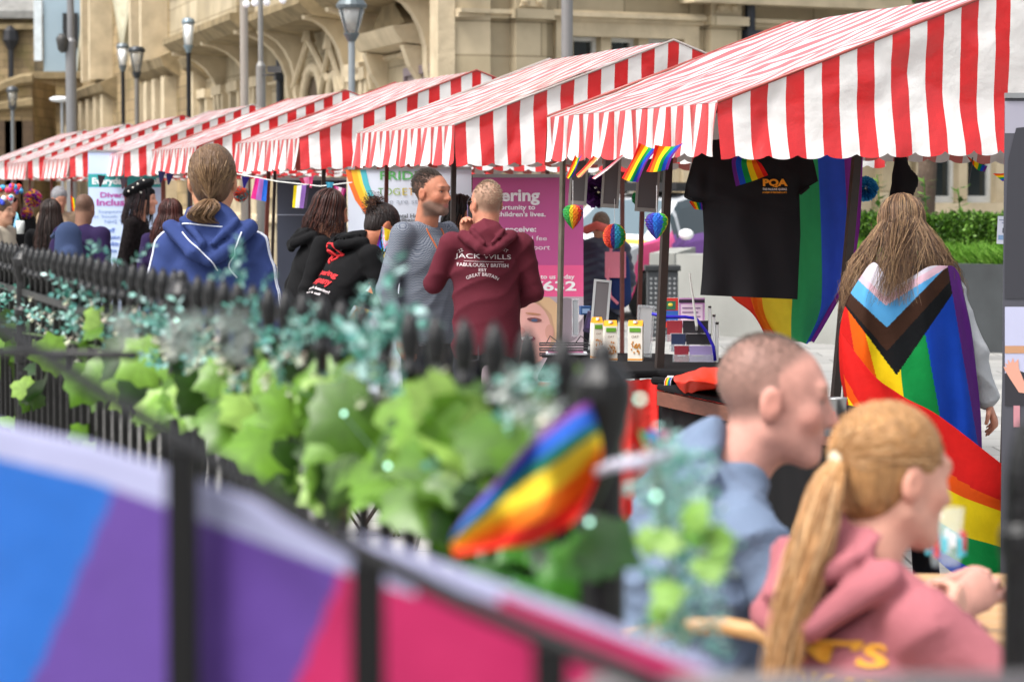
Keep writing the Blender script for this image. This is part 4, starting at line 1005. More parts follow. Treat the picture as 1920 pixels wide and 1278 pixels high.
# black t-shirt on hanger
def tshirt():
    Y = 12.75; T = root('t_shirt', 'black t-shirt with orange and white chest print hanging under the nearest canopy', 't-shirt', at(1410, 420, Y))
    out = [(1318, 258, 1495, 262), (1306, 280, 1520, 284), (1296, 310, 1528, 312), (1286, 345, 1534, 340), (1282, 372, 1516, 350), (1316, 378, 1499, 364), (1318, 400, 1500, 400), (1320, 440, 1501, 440), (1318, 480, 1499, 480), (1316, 520, 1497, 520), (1313, 552, 1495, 561)]
    rows = []
    def lines(y):
        for a, b in zip(out, out[1:]):
            if a[1] <= y <= b[1]: break
        t = (y-a[1])/(b[1]-a[1]); xl = a[0]+(b[0]-a[0])*t
        for c, d in zip(out, out[1:]):
            if c[3] <= y <= d[3]: break
        t = min(1, (y-c[3])/(d[3]-c[3])); xr = c[2]+(d[2]-c[2])*t; return xl, xr
    for side in (1, -1):
        for j in range(61):
            y = 262+(553-262)*j/60; xl, xr = lines(y)
            for i in range(61):
                u = i/60; x = xl+(xr-xl)*u; e = (1-abs(2*u-1)**2.5)*.045*min(1, .4+j/40); sl = .02*math.exp(-((x-1325)/9)**2-((y-340)/40)**2)+.02*math.exp(-((x-1500)/8)**2-((y-335)/34)**2)
                w_ = .013*math.sin(x*.075+y*.014+2*math.sin(y*.02))*(.3+j/60)+.016*noise.noise(Vector((x*.02, y*.012, side)))+.008*math.sin(y*.11-x*.05)*math.exp(-((y-360)/60)**2)
                p = at(x, y+(5*u if j > 50 else 0)*(j-50)/10*1.6, Y+(-e+sl+w_ if side > 0 else e*.6+.004)); rows.append(p-T.location)
    mb = MB(); F = []
    for s_ in (0, 1):
        for j in range(60):
            for i in range(60):
                a = s_*3721+j*61+i; q = (a, a+61, a+62, a+1); F.append(q if s_ == 0 else q[::-1])
    mb.add(rows, F); o = mb.build('shirt', M_cotton, T, smooth=True); me = o.data
    P = lambda x, y, dy=0: at(x, y, Y+dy)-T.location
    for x0, y0, x1, y1, x2, y2 in ((1284, 368, 1300, 376, 1316, 378), (1500, 364, 1508, 358, 1517, 350)): MB().tube([P(x0, y0, -.015), P(x1, y1, -.02), P(x2, y2, -.015)], .006, 6).build('sleeve_hem', M_cotton, T, smooth=True)
    bv = bvh_of(o); om = mat('orange print', '#f0a01c', rough=.6, var=0); wm = mat('white print', '#d8d8d8', rough=.6, var=0)
    ctr = at(1451, 343, Y)-T.location; k = Y/FPX
    print_on(T, o, 'PQA', ctr, (1, .04, 0), (0, 0, 1), (0, -1, 0), 47*k, om, bold=.05, bv=bv, height=16*k)
    print_on(T, o, 'THE PAULINE QUIRKE', ctr-Vector((0, 0, 12*k)), (1, .04, 0), (0, 0, 1), (0, -1, 0), 46*k, wm, bold=.03, bv=bv, height=5*k)
    print_on(T, o, 'ACADEMY OF PERFORMING ARTS', ctr-Vector((0, 0, 18*k)), (1, .04, 0), (0, 0, 1), (0, -1, 0), 46*k, om, bold=.02, bv=bv, height=3*k)
    MB().tube([P(1330, 268, .03), P(1400, 250, .03), P(1410, 232, .03), P(1420, 250, .03), P(1490, 268, .03)], .006, 6).build('hanger', M_pole_d, T)
tshirt()
# big rainbow flag hanging behind it
Yf_ = 13.35
rows = [[(1330, 280), (1385, 280), (1432, 280), (1485, 280), (1533, 280), (1582, 280), (1618, 280)],
        [(1330, 420), (1380, 420), (1425, 420), (1485, 420), (1540, 420), (1588, 420), (1612, 420)],
        [(1360, 540), (1404, 545), (1428, 548), (1485, 550), (1541, 540), (1578, 530), (1594, 520)],
        [(1412, 590), (1420, 595), (1436, 595), (1483, 600), (1534, 590), (1553, 580), (1566, 572)],
        [(1436, 632), (1442, 634), (1458, 634), (1484, 640), (1510, 642), (1519, 641), (1525, 640)]]
ctrl = [[at(x, y, Yf_+.05*math.sin(i*2+j)) for i, (x, y) in enumerate(r)] for j, r in enumerate(rows)]
o = sheet(ctrl, 90, 60, lambda u, v: ['#e0402c', '#f08428', '#f4e040', '#3aa868', '#3a5ed8', '#8a3a9c'][min(5, int(u*6))], .018, 22).build('rainbow_flag', mat('sheer flag cloth', attr=True, rough=.7, spec=.2, var=.05, vscale=20, transl=.6, bump=.15, bscale=50), smooth=True)  # paler rainbow: light coming through the cloth is put into the stripe colours
top(o, 'large rainbow flag hanging in gathered folds behind the black t-shirt', 'flag')
# black garment hanging near the woman's head
T = root('hanging_garment', 'black garment hanging on the canopy frame above the long haired woman', 'garment', at(1695, 350, 13.6))
S = SDF(.012); P = lambda x, y, d=0: at(x, y, 13.6+d)-T.location
S.cone(P(1692, 290), P(1697, 340), .03, .045, .03, ratio=.6); S.cone(P(1697, 340), P(1697, 420), .05, .06, .03, ratio=.5); S.cone(P(1680, 360), P(1672, 372), .03, .02, .02); S.cone(P(1682, 390), P(1665, 420), .03, .02, .02)
obj('cloth', S.mesh('cloth', lambda A: .006*np.sin(50*A[0]+6*A[2])), T, M_cotton)
# long table under the nearest stall
M_tab = cloth('black table cloth', '#0c0c0e'); M_red = mat('red cloth', '#d5241d', rough=.8, var=.12, vscale=5, bump=.2, bscale=20)
M_board = mat('brown table edge board', '#6a4334', rough=.6, var=.25, vscale=14, stretch=(1, 1, 6))
zt_ = .87
def atz(px, py, z):
    Y = 12.0
    for _ in range(30): Y += (at(px, py, Y).z-z)*FPX/max(30, (py-356))*.7
    return at(px, py, Y)
T = root('table', 'long black covered stall table with a red front cloth, carrying cartons and brochures', 'table', atx(1200, 13.4))
tp = [atz(1008, 700, zt_), atz(1235, 694, zt_), atz(1378, 700, zt_), atz(1392, 688, zt_), atz(1370, 672, zt_), atz(1240, 662, zt_), atz(1030, 660, zt_)]
def slab(pts, t, m, name, T, bev=.012):
    n = len(pts); mb = MB(); vs = [p-T.location for p in pts]+[p-T.location-Vector((0, 0, t)) for p in pts]
    mb.add(vs, [tuple(range(n)), tuple(range(2*n-1, n-1, -1))]+[(k, k+n, (k+1) % n+n, (k+1) % n) for k in range(n)]); return mb.build(name, m, T, bevel=bev)
slab(tp, .035, M_tab, 'table_top', T)
a, b, c = tp[0], tp[1], tp[2]
ctrl = [[a.lerp(b, t/4)-Vector((0, .01, .04)) for t in range(5)]+[b.lerp(c, t/4)-Vector((0, .01, .04)) for t in range(1, 5)], ]
lo_ = [p-Vector((0, .02, .7)) for p in ctrl[0]]; mid = [p.lerp(q, .5) for p, q in zip(ctrl[0], lo_)]
wbuild(sheet([ctrl[0], mid, lo_], 80, 20, lambda u, v: '#ffffff', .012, 60), 'front_cloth', M_red, T, smooth=True)
for p in (tp[0]+Vector((.1, .1, 0)), tp[2]+Vector((-.1, .2, 0)), tp[4]+Vector((-.1, -.1, 0)), tp[6]+Vector((.1, -.1, 0))):
    MB().tube([p-T.location-Vector((0, 0, .035)), Vector((p.x-T.location.x, p.y-T.location.y, 0))], .018, 6).build('leg', M_pole_d, T)
# second board table nearer, dark cloth below
T2 = root('table', 'brown edged board table with black cloth at the front of the nearest stall', 'table', atx(1400, 11.6))
z2 = .845
q = [atz(1232, 722, z2), atz(1400, 757, z2), atz(1640, 812, z2), atz(1650, 770, z2), atz(1400, 722, z2), atz(1236, 706, z2)]
slab(q, .02, M_tab, 'table_top', T2, .006)
mb = MB()
for a, b in ((q[0], q[1]), (q[1], q[2])):
    d = (b-a); d.z = 0; L = d.length; M = Matrix.Translation(a-T2.location-Vector((0, 0, .025))) @ Matrix.Rotation(math.atan2(d.y, d.x), 4, 'Z'); mb.box(0, L-.004, -.0, .025, -.06, 0, M)
mb.build('edge_board', M_board, T2)
lo_ = [p+Vector((.01, .05, -.09)) for p in (q[0], q[1], q[2])]; bo = [p-Vector((0, 0, .74)) for p in lo_]
wbuild(sheet([lo_, [a.lerp(b, .5) for a, b in zip(lo_, bo)], bo], 60, 12, lambda u, v: '#ffffff', .01, 50), 'cloth_skirt', M_tab, T2, smooth=True)
mb = MB().tube([atz(1226, 713, z2+.01)-T2.location, atz(1265, 716, z2+.01)-T2.location], .018, 8); mb.build('padded_rail', M_tab, T2)
for p in (q[0]+Vector((.06, .06, 0)), q[2]+Vector((-.1, .1, 0)), q[3]+Vector((-.1, 0, 0)), q[5]+Vector((.05, 0, 0))): MB().tube([p-T2.location-Vector((0, 0, .03)), Vector((p.x-T2.location.x, p.y-T2.location.y, 0))], .018, 6).build('leg', M_pole_d, T2)
# orange red crumpled cloth
zc_ = z2+.004
cp_ = [[(1262, 708), (1300, 695), (1340, 690), (1385, 690)], [(1264, 716), (1300, 712), (1345, 714), (1400, 715)], [(1268, 722), (1290, 724), (1340, 728), (1395, 733)], [(1278, 738), (1286, 748), (1300, 735), (1390, 738)]]
hh = [[.0, .05, .07, .04], [.04, .08, .07, .05], [.03, .06, .04, .02], [0, 0, 0, 0]]
ctrl = []
for j, r in enumerate(cp_):
    row = []
    for i, (x, y) in enumerate(r):
        p = at(x, y, 12.3-.22*i) if j > 2 else atz(x, y+hh[j][i]*400, z2); p = p+Vector((0, 0, hh[j][i])) if j < 3 else p; row.append(p)
    ctrl.append(row)
o = sheet(ctrl, 60, 34, lambda u, v: '#ee9a18' if u > .8 and v < .5 else '#e8341a', .012, 16).build('crumpled_cloth', mat('satin cloth', attr=True, rough=.4, spec=.4, var=.06, bump=.2, bscale=25), smooth=True)
top(o, 'crumpled orange red satin cloth lying on the edge of the board table', 'cloth')
# ribbon hanging over the rail
rw = []
pts = [(1258, 704, 0), (1252, 714, -.04), (1251, 735, -.05), (1254, 755, -.05), (1258, 774, -.05)]
ctrl = [[at(x-6, y, 12.2+d), at(x+6, y, 12.2+d)] for x, y, d in pts]
def rib(u, v):
    if u < .1 or u > .9: return '#e8e8e8'
    for a, b in ((.12, .5), (.78, .97)):
        if a < v < b-.1*abs(u-.5): return RB[min(5, int(u*6))]
    return '#e4e2e4'
mb = sheet(ctrl, 18, 60, rib); e = at(1258, 774, 12.15); k = 12.2/FPX
mb.color('#e8e8ea').add([e+Vector((-14*k, 0, 0)), e+Vector((14*k, 0, .004)), e+Vector((0, 0, -9*k))], [(0, 1, 2)])
o = mb.build('ribbon', M_flag); top(o, 'white ribbon with small rainbow arrows draped over the table rail', 'ribbon')
# cartons of oat drink
M_cart = mat('printed carton', attr=True, rough=.4, var=.02)
def carton(px, py, w, h, Y, rz, label, txt=True):
    base = atz(px, py, zt_); k = base.y/FPX; W = w*k/1.25; Hh = h*k
    T = root('drink_carton', label, 'carton', base, rz, 'oat drink cartons on the black table')
    mb = MB().color('#e4ded2').box(-W/2, W/2, -W/2, W/2, .0, Hh*.86); mb.color('#e0962a').box(-W/2-.001, W/2+.001, -W/2-.001, W/2+.001, 0.004, Hh*.06)
    mb.color('#e29a22'); z = Hh*.86; zt = Hh
    mb.add([(-W/2, -W/2, z), (W/2, -W/2, z), (W/2, W/2, z), (-W/2, W/2, z), (-W/2, 0, zt), (W/2, 0, zt)], [(0, 1, 5, 4), (2, 3, 4, 5), (1, 2, 5), (3, 0, 4)])
    mb.color('#5f9a2a').box(-W*.38, W*.38, -W/2-.003, -W/2-.001, Hh*.72, Hh*.82)
    mb.color('#c98838')
    rr = random.Random(int(px)); 
    for i in range(26): 
        a = rr.uniform(-.32, .32)*W; zz = rr.uniform(.15, .45)*Hh; mb.box(a, a+.006, -W/2-.003, -W/2-.001, zz, zz+.008)
    mb.build('carton_body', M_cart, T)
    MB().color('#e8e6e0').lathe([(W*.16, 0), (W*.16, .012)], (0, -W*.24, Hh*.93), 10).build('cap', M_cart, T)
    put_text(T, 'OAT', Matrix.Translation((0, -W/2-.002, Hh*.6)) @ Matrix.Rotation(PI/2, 4, 'X'), width=W*.5, m=mat('brown print', '#6a4a2c', var=0))
carton(1119, 672, 24, 78, 13, .3, 'oat drink carton, leftmost, partly hidden by its neighbour')
carton(1144, 676, 30, 76, 13, .1, 'oat drink carton in the middle, beside the grey framed board')
carton(1192, 676, 34, 76, 13, -.15, 'oat drink carton standing alone on the right, near the dark post')
# brochure rack
def rack():
    base = atz(1292, 676, zt_); k = base.y/FPX; T = root('brochure_rack', 'tiered brochure rack full of leaflets standing on the black table', 'brochure rack', base, -.08)
    for i, (dx, zz, w_, h_, cols) in enumerate(((-10, 62, 78, 56, ['#c8342a', '#b886b8']), (-2, 36, 78, 40, ['#8e2530', '#1c1820']), (4, 18, 74, 34, ['#1d2a4a', '#15141a']), (10, 0, 74, 30, ['#8c2434', '#9c8cbc']))):
        y = -.03*i
        for j in (0, 1):
            x0 = (dx-w_/2+(0 if j == 0 else w_*.38))*k; x1 = (dx-w_/2+(w_*.36 if j == 0 else w_))*k
            mb = MB().color('#e8e6e6').box(x0, x1, y+.001, y+.02, zz*k, (zz+h_)*k); mb.color(cols[j]).box(x0, x1, y-.001, y, zz*k, (zz+h_)*k)
            if i == 0 and j == 1: mb.color('#dcc6d8').box(x0+.01, x1-.01, y-.003, y-.0015, (zz+4)*k, (zz+44)*k); mb.color('#7a5a84').box(x0+.016, x1-.02, y-.005, y-.0035, (zz+36)*k, (zz+38)*k).box(x0+.016, x1-.03, y-.005, y-.0035, (zz+28)*k, (zz+30)*k).box(x0+.016, x1-.02, y-.005, y-.0035, (zz+20)*k, (zz+22)*k); mb.color('#2a2030').box(x0, x1, y-.003, y-.0015, (zz+47)*k, (zz+53)*k)
            if i == 0 and j == 0: mb.color('#2f6a4a').box(x0+.012, x1-.012, y-.003, y-.0015, (zz+34)*k, (zz+50)*k); mb.color('#e2d24a').ball(((x0+x1)/2, y-.004, (zz+43)*k), .012, 8, (1, .2, .7)); mb.color('#2a5aa8').box(x0+.004, x1, y-.003, y-.0015, (zz+12)*k, (zz+32)*k)
            if i: mb.color('#b8b0b8').box(x0+.015, x1-.05 if j else x1-.015, y-.003, y-.0015, (zz+h_*.35)*k, (zz+h_*.35+2)*k)
            mb.build('leaflet_stack', M_print, T)
        if i:
            mb = MB().box((dx-w_/2-3)*k, (dx+w_/2+2)*k, y-.012, y-.009, zz*k, (zz+14)*k); mb.build('pocket', mat('clear plastic', '#c8ccd0', rough=.1, alpha=.3, var=0), T)
    mb = MB()
    for s in (-1, 1):
        x = s*46*k; pass
    mb = MB().color('#d4d6d6')
    for i, (x, z) in enumerate(((36, 100), (44, 84), (50, 70))): mb.box(x*k, x*k+.013, -.06-.02*i, .1, .0, z*k)
    mb.color('#1c1c1e')
    for i, (x, z) in enumerate(((36, 100), (44, 84), (50, 70))): mb.box(x*k-.001, x*k+.014, -.062-.02*i, .0, z*k+.001, (z+3)*k)
    mb.build('side_files', M_print, T)
    pts = [(1222, 588), (1250, 594), (1285, 594), (1305, 597), (1325, 622), (1338, 650), (1341, 676)]
    Ti = T.matrix_basis.inverted(); mb = MB().tube([Matrix.Rotation(.08, 4, 'Z') @ (at(x, y, base.y-.16)-base) for x, y in pts], .008, 8); o = mb.build('blue_tube', mat('blue plastic', '#2a1fb0', rough=.35), None, smooth=True); 
    o.rotation_euler = (0, 0, -.08); o.location = base; tag(o, 'bright blue plastic tube curving across the brochure rack', 'tube'); o.name = 'plastic_tube'
rack()
# clear stand, framed boards, small boxes, orange leaflet
def leanboard(name, cat, label, tl, tr, bl, Y, frame='#8d8b88', face='#4e4a4c', wf=.012, th=.012, lean=0, group=None, fm=None):
    a, b, c = at(*tl, Y), at(*tr, Y), at(*bl, Y-lean); M = planeM(a, b, c); W = (b-a).length; Hh = (a-c).length; T = root(name, label, cat, a.lerp(c, 1), group=group); Mr = rel(T, M)
    MB().box(wf, W-wf, -Hh+wf*1.6, -wf, -th*.5, -.0005, Mr).build('panel', mat('panel '+face, face, rough=.35, var=.08), T)
    mb = MB(); mb.box(0, W, -wf, 0, -th, .003, Mr).box(0, W, -Hh, -Hh+wf*1.6, -th, .003, Mr).box(0, wf, -Hh+wf*1.6, -wf, -th, .003, Mr).box(W-wf, W, -Hh+wf*1.6, -wf, -th, .003, Mr)
    mb.build('frame', fm or mat('frame '+frame, frame, rough=.35, metal=.4), T); return T
GB = 'grey framed boards hanging under the canopy'
leanboard('framed_board', 'board', 'hanging grey framed board nearest the red and white post, left of three', (1071, 285), (1105, 287), (1070, 383), 14.2, group=GB)
leanboard('framed_board', 'board', 'hanging grey framed board in the middle, over the purple pompom', (1132, 285), (1166, 287), (1131, 389), 14.0, group=GB)
leanboard('framed_board', 'board', 'hanging grey framed board nearest the dark post, largest of three', (1198, 280), (1241, 283), (1197, 396), 13.7, group=GB)
leanboard('framed_board', 'board', 'tall grey framed board leaning on the table behind the cartons', (1114, 523), (1147, 526), (1135, 655), 14.0, frame='#9c9fa0', lean=.1)
M_acr = mat('clear acrylic', '#c4c9cc', rough=.08, alpha=.38, var=0)
leanboard('leaflet_holder', 'leaflet holder', 'clear acrylic leaflet holder between cartons and brochure rack', (1196, 571), (1228, 573), (1195, 668), 13.75, face='#aeb0b2', fm=M_acr)
leanboard('leaflet_holder', 'leaflet holder', 'slim clear holder leaning left of the small blue box', (1072, 560), (1086, 560), (1100, 625), 14.0, face='#8e9498', fm=M_acr, wf=.006)
def bx(name, cat, label, px, py, w, h, Y, col, rz=0, d=.04, tilt=0, print_=None):
    p = at(px, py, Y); k = Y/FPX; T = root(name, label, cat, p, rz); R = Matrix.Rotation(tilt, 4, 'Y'); mb = MB().color(col).box(-w*k/2, w*k/2, -d/2, d/2, 0, h*k, R)
    mb.build('box_body', M_print, T, bevel=.003)
    if print_: MB().color(print_).box(-w*k*.35, w*k*.35, -d/2-.002, -d/2-.0005, h*k*.2, h*k*.7, R).build('print', M_print, T)
    return T
bx('small_box', 'box', 'small blue printed box behind the cartons', 1097, 590, 20, 17, 14.2, '#2c4d7c', .2, print_='#88a4c8')
bx('small_box', 'box', 'dark purple box behind the left cartons', 1110, 625, 34, 40, 14.1, '#2c2040', -.3, tilt=.25, print_='#3c2c58')
bx('small_box', 'box', 'orange printed box at the right end of the black table', 1388, 690, 30, 36, 12.9, '#e8762a', .15, print_='#d8a890')
T = root('wire_tray', 'black wire tray at the left end of the black table', 'tray', atz(1062, 668, zt_)); mb = MB()
for z in (.01, .035, .06): mb.tube([(-.13, -.1, z), (.13, -.1, z), (.13, .1, z), (-.13, .1, z), (-.13, -.1, z)], .004, 5)
mb.tube([(-.1, 0, .06), (-.08, 0, .1), (-.04, 0, .07)], .003, 5).tube([(.04, 0, .06), (.07, 0, .1), (.11, 0, .07)], .003, 5); mb.box(-.12, .12, -.09, .09, .0, .01); mb.build('tray_frame', mat('black wire', '#141416', rough=.4), T)
MB().color('#d4d8e0').box(-.1, .1, -.08, .08, .012, .02).color('#b07090').box(-.09, .08, -.07, .07, .022, .03).build('papers', M_print, T)
T = root('thin_rod', 'thin white flag rod standing behind the brochure rack', 'rod', atz(1306, 650, zt_)); MB().tube([at(1293, 512, 13.2)-T.location, at(1306, 610, 13.2)-T.location, (0, 0, 0)], [.003, .007, .003], 6).build('rod', M_white, T); 
# honeycomb decorations
def comb(label, px, py, w, h, Y, cols, kind, cat='paper decoration'):
    c = at(px, py, Y); k = Y/FPX; T = root('honeycomb_decoration', label, cat, c, group='paper honeycomb decorations'); mb = MB(); n = 16; m = 22
    def rad(t):       # half width at height fraction t 0 bottom .. 1 top
        if kind == 'ball': return math.sqrt(max(0, 1-(2*t-1)**2))
        return (math.sin(min(1, t/.72)*PI/2)**.9 if t < .72 else math.sqrt(max(0, 1-((t-.72)/.3)**2)))
    vs = []
    for i in range(n*2+1):
        a = -PI*.5+2*PI*i/(n*2)
        for j in range(m+1):
            t = j/m; r = rad(t)*(.86 if (i % 2) ^ ((j//2) % 2) else 1.0)*w*k/2; vs.append((math.sin(a)*r, -math.cos(a)*r*.8, (t-.5)*h*k))
    fs = []; cc = []
    for i in range(n*2):
        col = lin(cols[int(i*len(cols)/(n*2)*2) % len(cols)])
        for j in range(m): q = i*(m+1)+j; fs.append((q, q+m+1, q+m+2, q+1)); cc.append(col)
    mb.add(vs, fs, cc); mb.build('paper_cells', mat('tissue paper', attr=True, rough=.7, transl=.3, var=.1), T)
    MB().color('#d8d8d8').tube([(0, 0, h*k/2), (0, 0, h*k/2+.12)], .0015, 4).build('string', mat('white string', '#d8d8d8'), T)
RBL = ['#d42a20', '#f08020', '#f0d030', '#20a040', '#2050c0', '#602890']
comb('paper heart, green to orange, beside the grey post and pink banner', 1074, 407, 38, 46, 13.9, ['#1f8a3c', '#30a040', '#d8c820', '#f08a20', '#e04030', '#1f6a9c'], 'heart')
comb('round rainbow paper ball left of the red brown pole', 1152, 443, 44, 48, 13.9, ['#e04828', '#c03020', '#3a2c80', '#2898c0', '#20a050', '#e0b020'], 'ball')
comb('blue and purple paper heart in front of the dark post', 1231, 424, 44, 50, 12.5, ['#402080', '#3038a8', '#2878d8', '#2060c8', '#30a848', '#c0d030'], 'heart')
def pom(label, px, py, r, Y, cols, sz=1.0):
    c = at(px, py, Y); T = root('paper_pompom', label, 'pompom', c, group='tissue pompoms'); rr = random.Random(px); mb = MB(); k = Y/FPX*r
    for i in range(260):
        d = Vector((rr.gauss(0, 1), rr.gauss(0, 1), rr.gauss(0, 1))).normalized(); s = d.cross(Vector((rr.random(), rr.random(), rr.random()))).normalized()*k*.28; e = d.cross(s).normalized()*k*.12
        mb.color(rr.choice(cols)); p = d*k*.45; mb.add([p-s*.4, p+s*.4, d*k*rr.uniform(.9, 1.1)+s+e, d*k*rr.uniform(.85, 1.15)-s-e], [(0, 1, 2, 3)])
    mb.build('petals', mat('tissue paper', attr=True), T)
pom('dark purple tissue pompom hanging between the grey boards', 1122, 358, 30, 14.4, ['#4a1c5c', '#5c2470', '#38144a'])
pom('bright blue tissue pompom right of the big rainbow flag', 1623, 354, 22, 13.8, ['#2aa0d8', '#48b4e4', '#1c88c4'])
pom('green tissue pompom behind the largest grey board', 1200, 372, 14, 14.6, ['#2a9a58', '#1f8048'])
# small flags
def pflag(label, pts, Y, fn, nu=24, nv=24, ripple=.004, group='little pride flags', name='small_flag', stick=None, dy=None):
    """pts: rows of pixel points; stick: two pixel points"""
    base = at(*pts[0][0], Y); T = root(name, label, 'flag', base, group=group)
    ctrl = [[at(x, y, Y+(.02*math.sin(i*2.2+j) if dy is None else dy*i)) for i, (x, y) in enumerate(r)] for j, r in enumerate(pts)]
    wbuild(sheet(ctrl, nu, nv, fn, ripple, 8), 'cloth', M_flag, T, smooth=True)
    if stick: wbuild(MB().color(stick[2] if len(stick) > 2 else '#1a1a1a').tube([at(*stick[0], Y), at(*stick[1], Y)], .003, 5), 'stick', M_print, T)
    return T
pflag('rainbow flag pinned over the shoulder of the black t-shirt', [[(1388, 283), (1372, 302), (1380, 350)], [(1405, 290), (1400, 306), (1410, 340)], [(1418, 300), (1428, 308), (1440, 328)]], 12.5, lambda u, v: (RB[::-1])[min(5, int(v*6))])
pflag('fluttering rainbow flag at the dark post, right one of the pair', [[(1228, 272), (1258, 275), (1282, 268)], [(1222, 300), (1240, 298), (1262, 292)], [(1212, 322), (1232, 322), (1252, 318)]], 12.3, rainbow_x)
pflag('long fluttering rainbow flag left of the dark post', [[(1198, 268), (1216, 276), (1232, 280)], [(1184, 302), (1198, 304), (1212, 306)], [(1166, 334), (1180, 340), (1196, 342)]], 12.5, rainbow_x)
pflag('narrow twisted rainbow flag beside the grey post', [[(1078, 290), (1084, 296), (1092, 290)], [(1070, 312), (1078, 314), (1084, 306)], [(1062, 332), (1066, 335), (1076, 330)]], 13.0, rainbow_x)
pflag('thin pale rainbow streamer right of the grey post', [[(1112, 292), (1120, 296), (1126, 294)], [(1096, 312), (1104, 314), (1110, 310)], [(1080, 328), (1084, 333), (1090, 332)]], 12.9, lambda u, v: ['#d84030', '#f0a060', '#f4e0a0', '#f0c0c8'][min(3, int(u*4))])
pflag('thin pink streamer curling left of the largest board', [[(1166, 290), (1172, 291)], [(1140, 312), (1144, 315)], [(1110, 334), (1115, 336)]], 12.8, lambda u, v: '#e87080' if u < .4 else '#f4e8e4')
pflag('small rainbow flag on a black stick under the right canopy edge', [[(1812, 292), (1835, 306), (1852, 312)], [(1818, 300), (1832, 318), (1846, 322)]], 12.5, lambda u, v: RB[min(5, int(u*6))], stick=((1824, 295), (1816, 344)))
pflag('curled rainbow flag beside the black pole at the right edge', [[(1900, 300), (1890, 322), (1862, 326)], [(1903, 318), (1896, 336), (1880, 340)]], 12.4, rainbow)
pflag('little rainbow flag showing beside the left sleeve of the black t-shirt', [[(1292, 378), (1316, 372)], [(1302, 392), (1318, 394)]], 13.4, rainbow_x)
pflag('progress pride flag with yellow triangle hanging beside the grey jumper', [[(716, 425), (741, 435)], [(708, 455), (737, 462)], [(702, 482), (734, 485)]], 15.9, lambda u, v: '#e8c82c' if abs(u-.5)*1.6+v < .5 and v < .36 else '#6a3a9a' if False else ('#e8e0ee' if abs(u-.5)*1.4+v < .55 else '#e89ac0' if abs(u-.5)*1.4+v < .64 else '#7ac4e8' if abs(u-.5)*1.4+v < .72 else '#4a2c1c' if abs(u-.5)*1.4+v < .79 else '#161616' if abs(u-.5)*1.4+v < .85 else RB[::-1][min(5, int(u*6))]))
pflag('progress pride flag hanging askew below another one', [[(709, 486), (722, 488), (727, 510)], [(700, 505), (712, 510), (722, 522)], [(688, 528), (698, 535), (707, 541)]], 15.9, lambda u, v: RB[min(5, int(u*6))] if v > .35 else ['#e8e0ee', '#e8a0c8', '#60b0d8', '#2a2020'][int(u*3.99)], stick=((724, 490), (731, 560), '#d8d8d8'))
pflag('pink, purple and blue bisexual flag on the bunting line', [[(479, 333), (502, 336)], [(470, 372), (499, 378)]], 19.5, stripes(['#e0308c', '#b070c0', '#2a6ad0']), 20, 8)
pflag('yellow, white and purple flag on the bunting line', [[(551, 348), (581, 346)], [(548, 389), (574, 391)]], 19.0, stripes(['#e8d020', '#eeeeee', '#9a70c0', '#3a3040']), 24, 8)
pflag('pink striped lesbian flag folded on the bunting line', [[(626, 348), (650, 354)], [(630, 390), (636, 391)]], 18.8, stripes(['#c02878', '#e078b0', '#f4e4ec', '#d05a98', '#a02060']), 20, 8)
pflag('small crimson folded flag above the yellow and purple flag', [[(560, 334), (588, 330)], [(570, 350), (584, 352)]], 19.1, stripes(['#b03050', '#e080a8', '#c84070']), 12, 6)
pflag('little sky blue pennant left of the dark pole', [[(611, 341), (626, 342)], [(616, 368), (617, 368)]], 18.8, lambda u, v: '#4aa8c8', 6, 6)
pflag('dark purple pennant right of the blue pennant', [[(632, 338), (650, 338)], [(634, 356), (646, 356)]], 18.9, lambda u, v: '#2a1c28', 6, 6)
for i, (x, y, c, l) in enumerate(((303, 330, '#2a2a50', 'navy pennant nearest the beret'), (318, 334, '#20204a', 'navy pennant second from the beret'), (190, 338, '#3a3038', 'dark pennant at the top left of the diversity banner'), (232, 342, '#4a4048', 'grey pennant across the diversity banner heading'), (460, 340, '#28206a', 'violet pennant beside the ponytailed head'))):
    pflag(l, [[(x-7, y-10), (x+8, y-8)], [(x-4, y+12), (x-1, y+13)]], 21.5 if x < 400 else 20.5, lambda u, v, c=c: c, 4, 4)
T = root('bunting_string', 'white string of the bunting line behind the ponytailed person', 'string', at(500, 338, 19.2)); wbuild(MB().tube([at(440, 325, 19.4), at(520, 340, 19.2), at(600, 349, 19.0), at(660, 342, 18.8)], .004, 5), 'string', M_white, T)
pflag('small rainbow flag beside the man with the backpack', [[(132, 366), (146, 378)], [(136, 395), (147, 398)]], 23, rainbow_x, 12, 4)
for i, (x, y) in enumerate(((80, 400), (62, 372))):
    pom(['purple and yellow tinsel tuft behind the woman in sunglasses', 'small purple tinsel tuft left of the dark haired woman'][i], x if i else 50, y, [11, 16][i], 26.5, ['#8a2a9a', '#e0b020', '#d02a70', '#5a2a8a'])
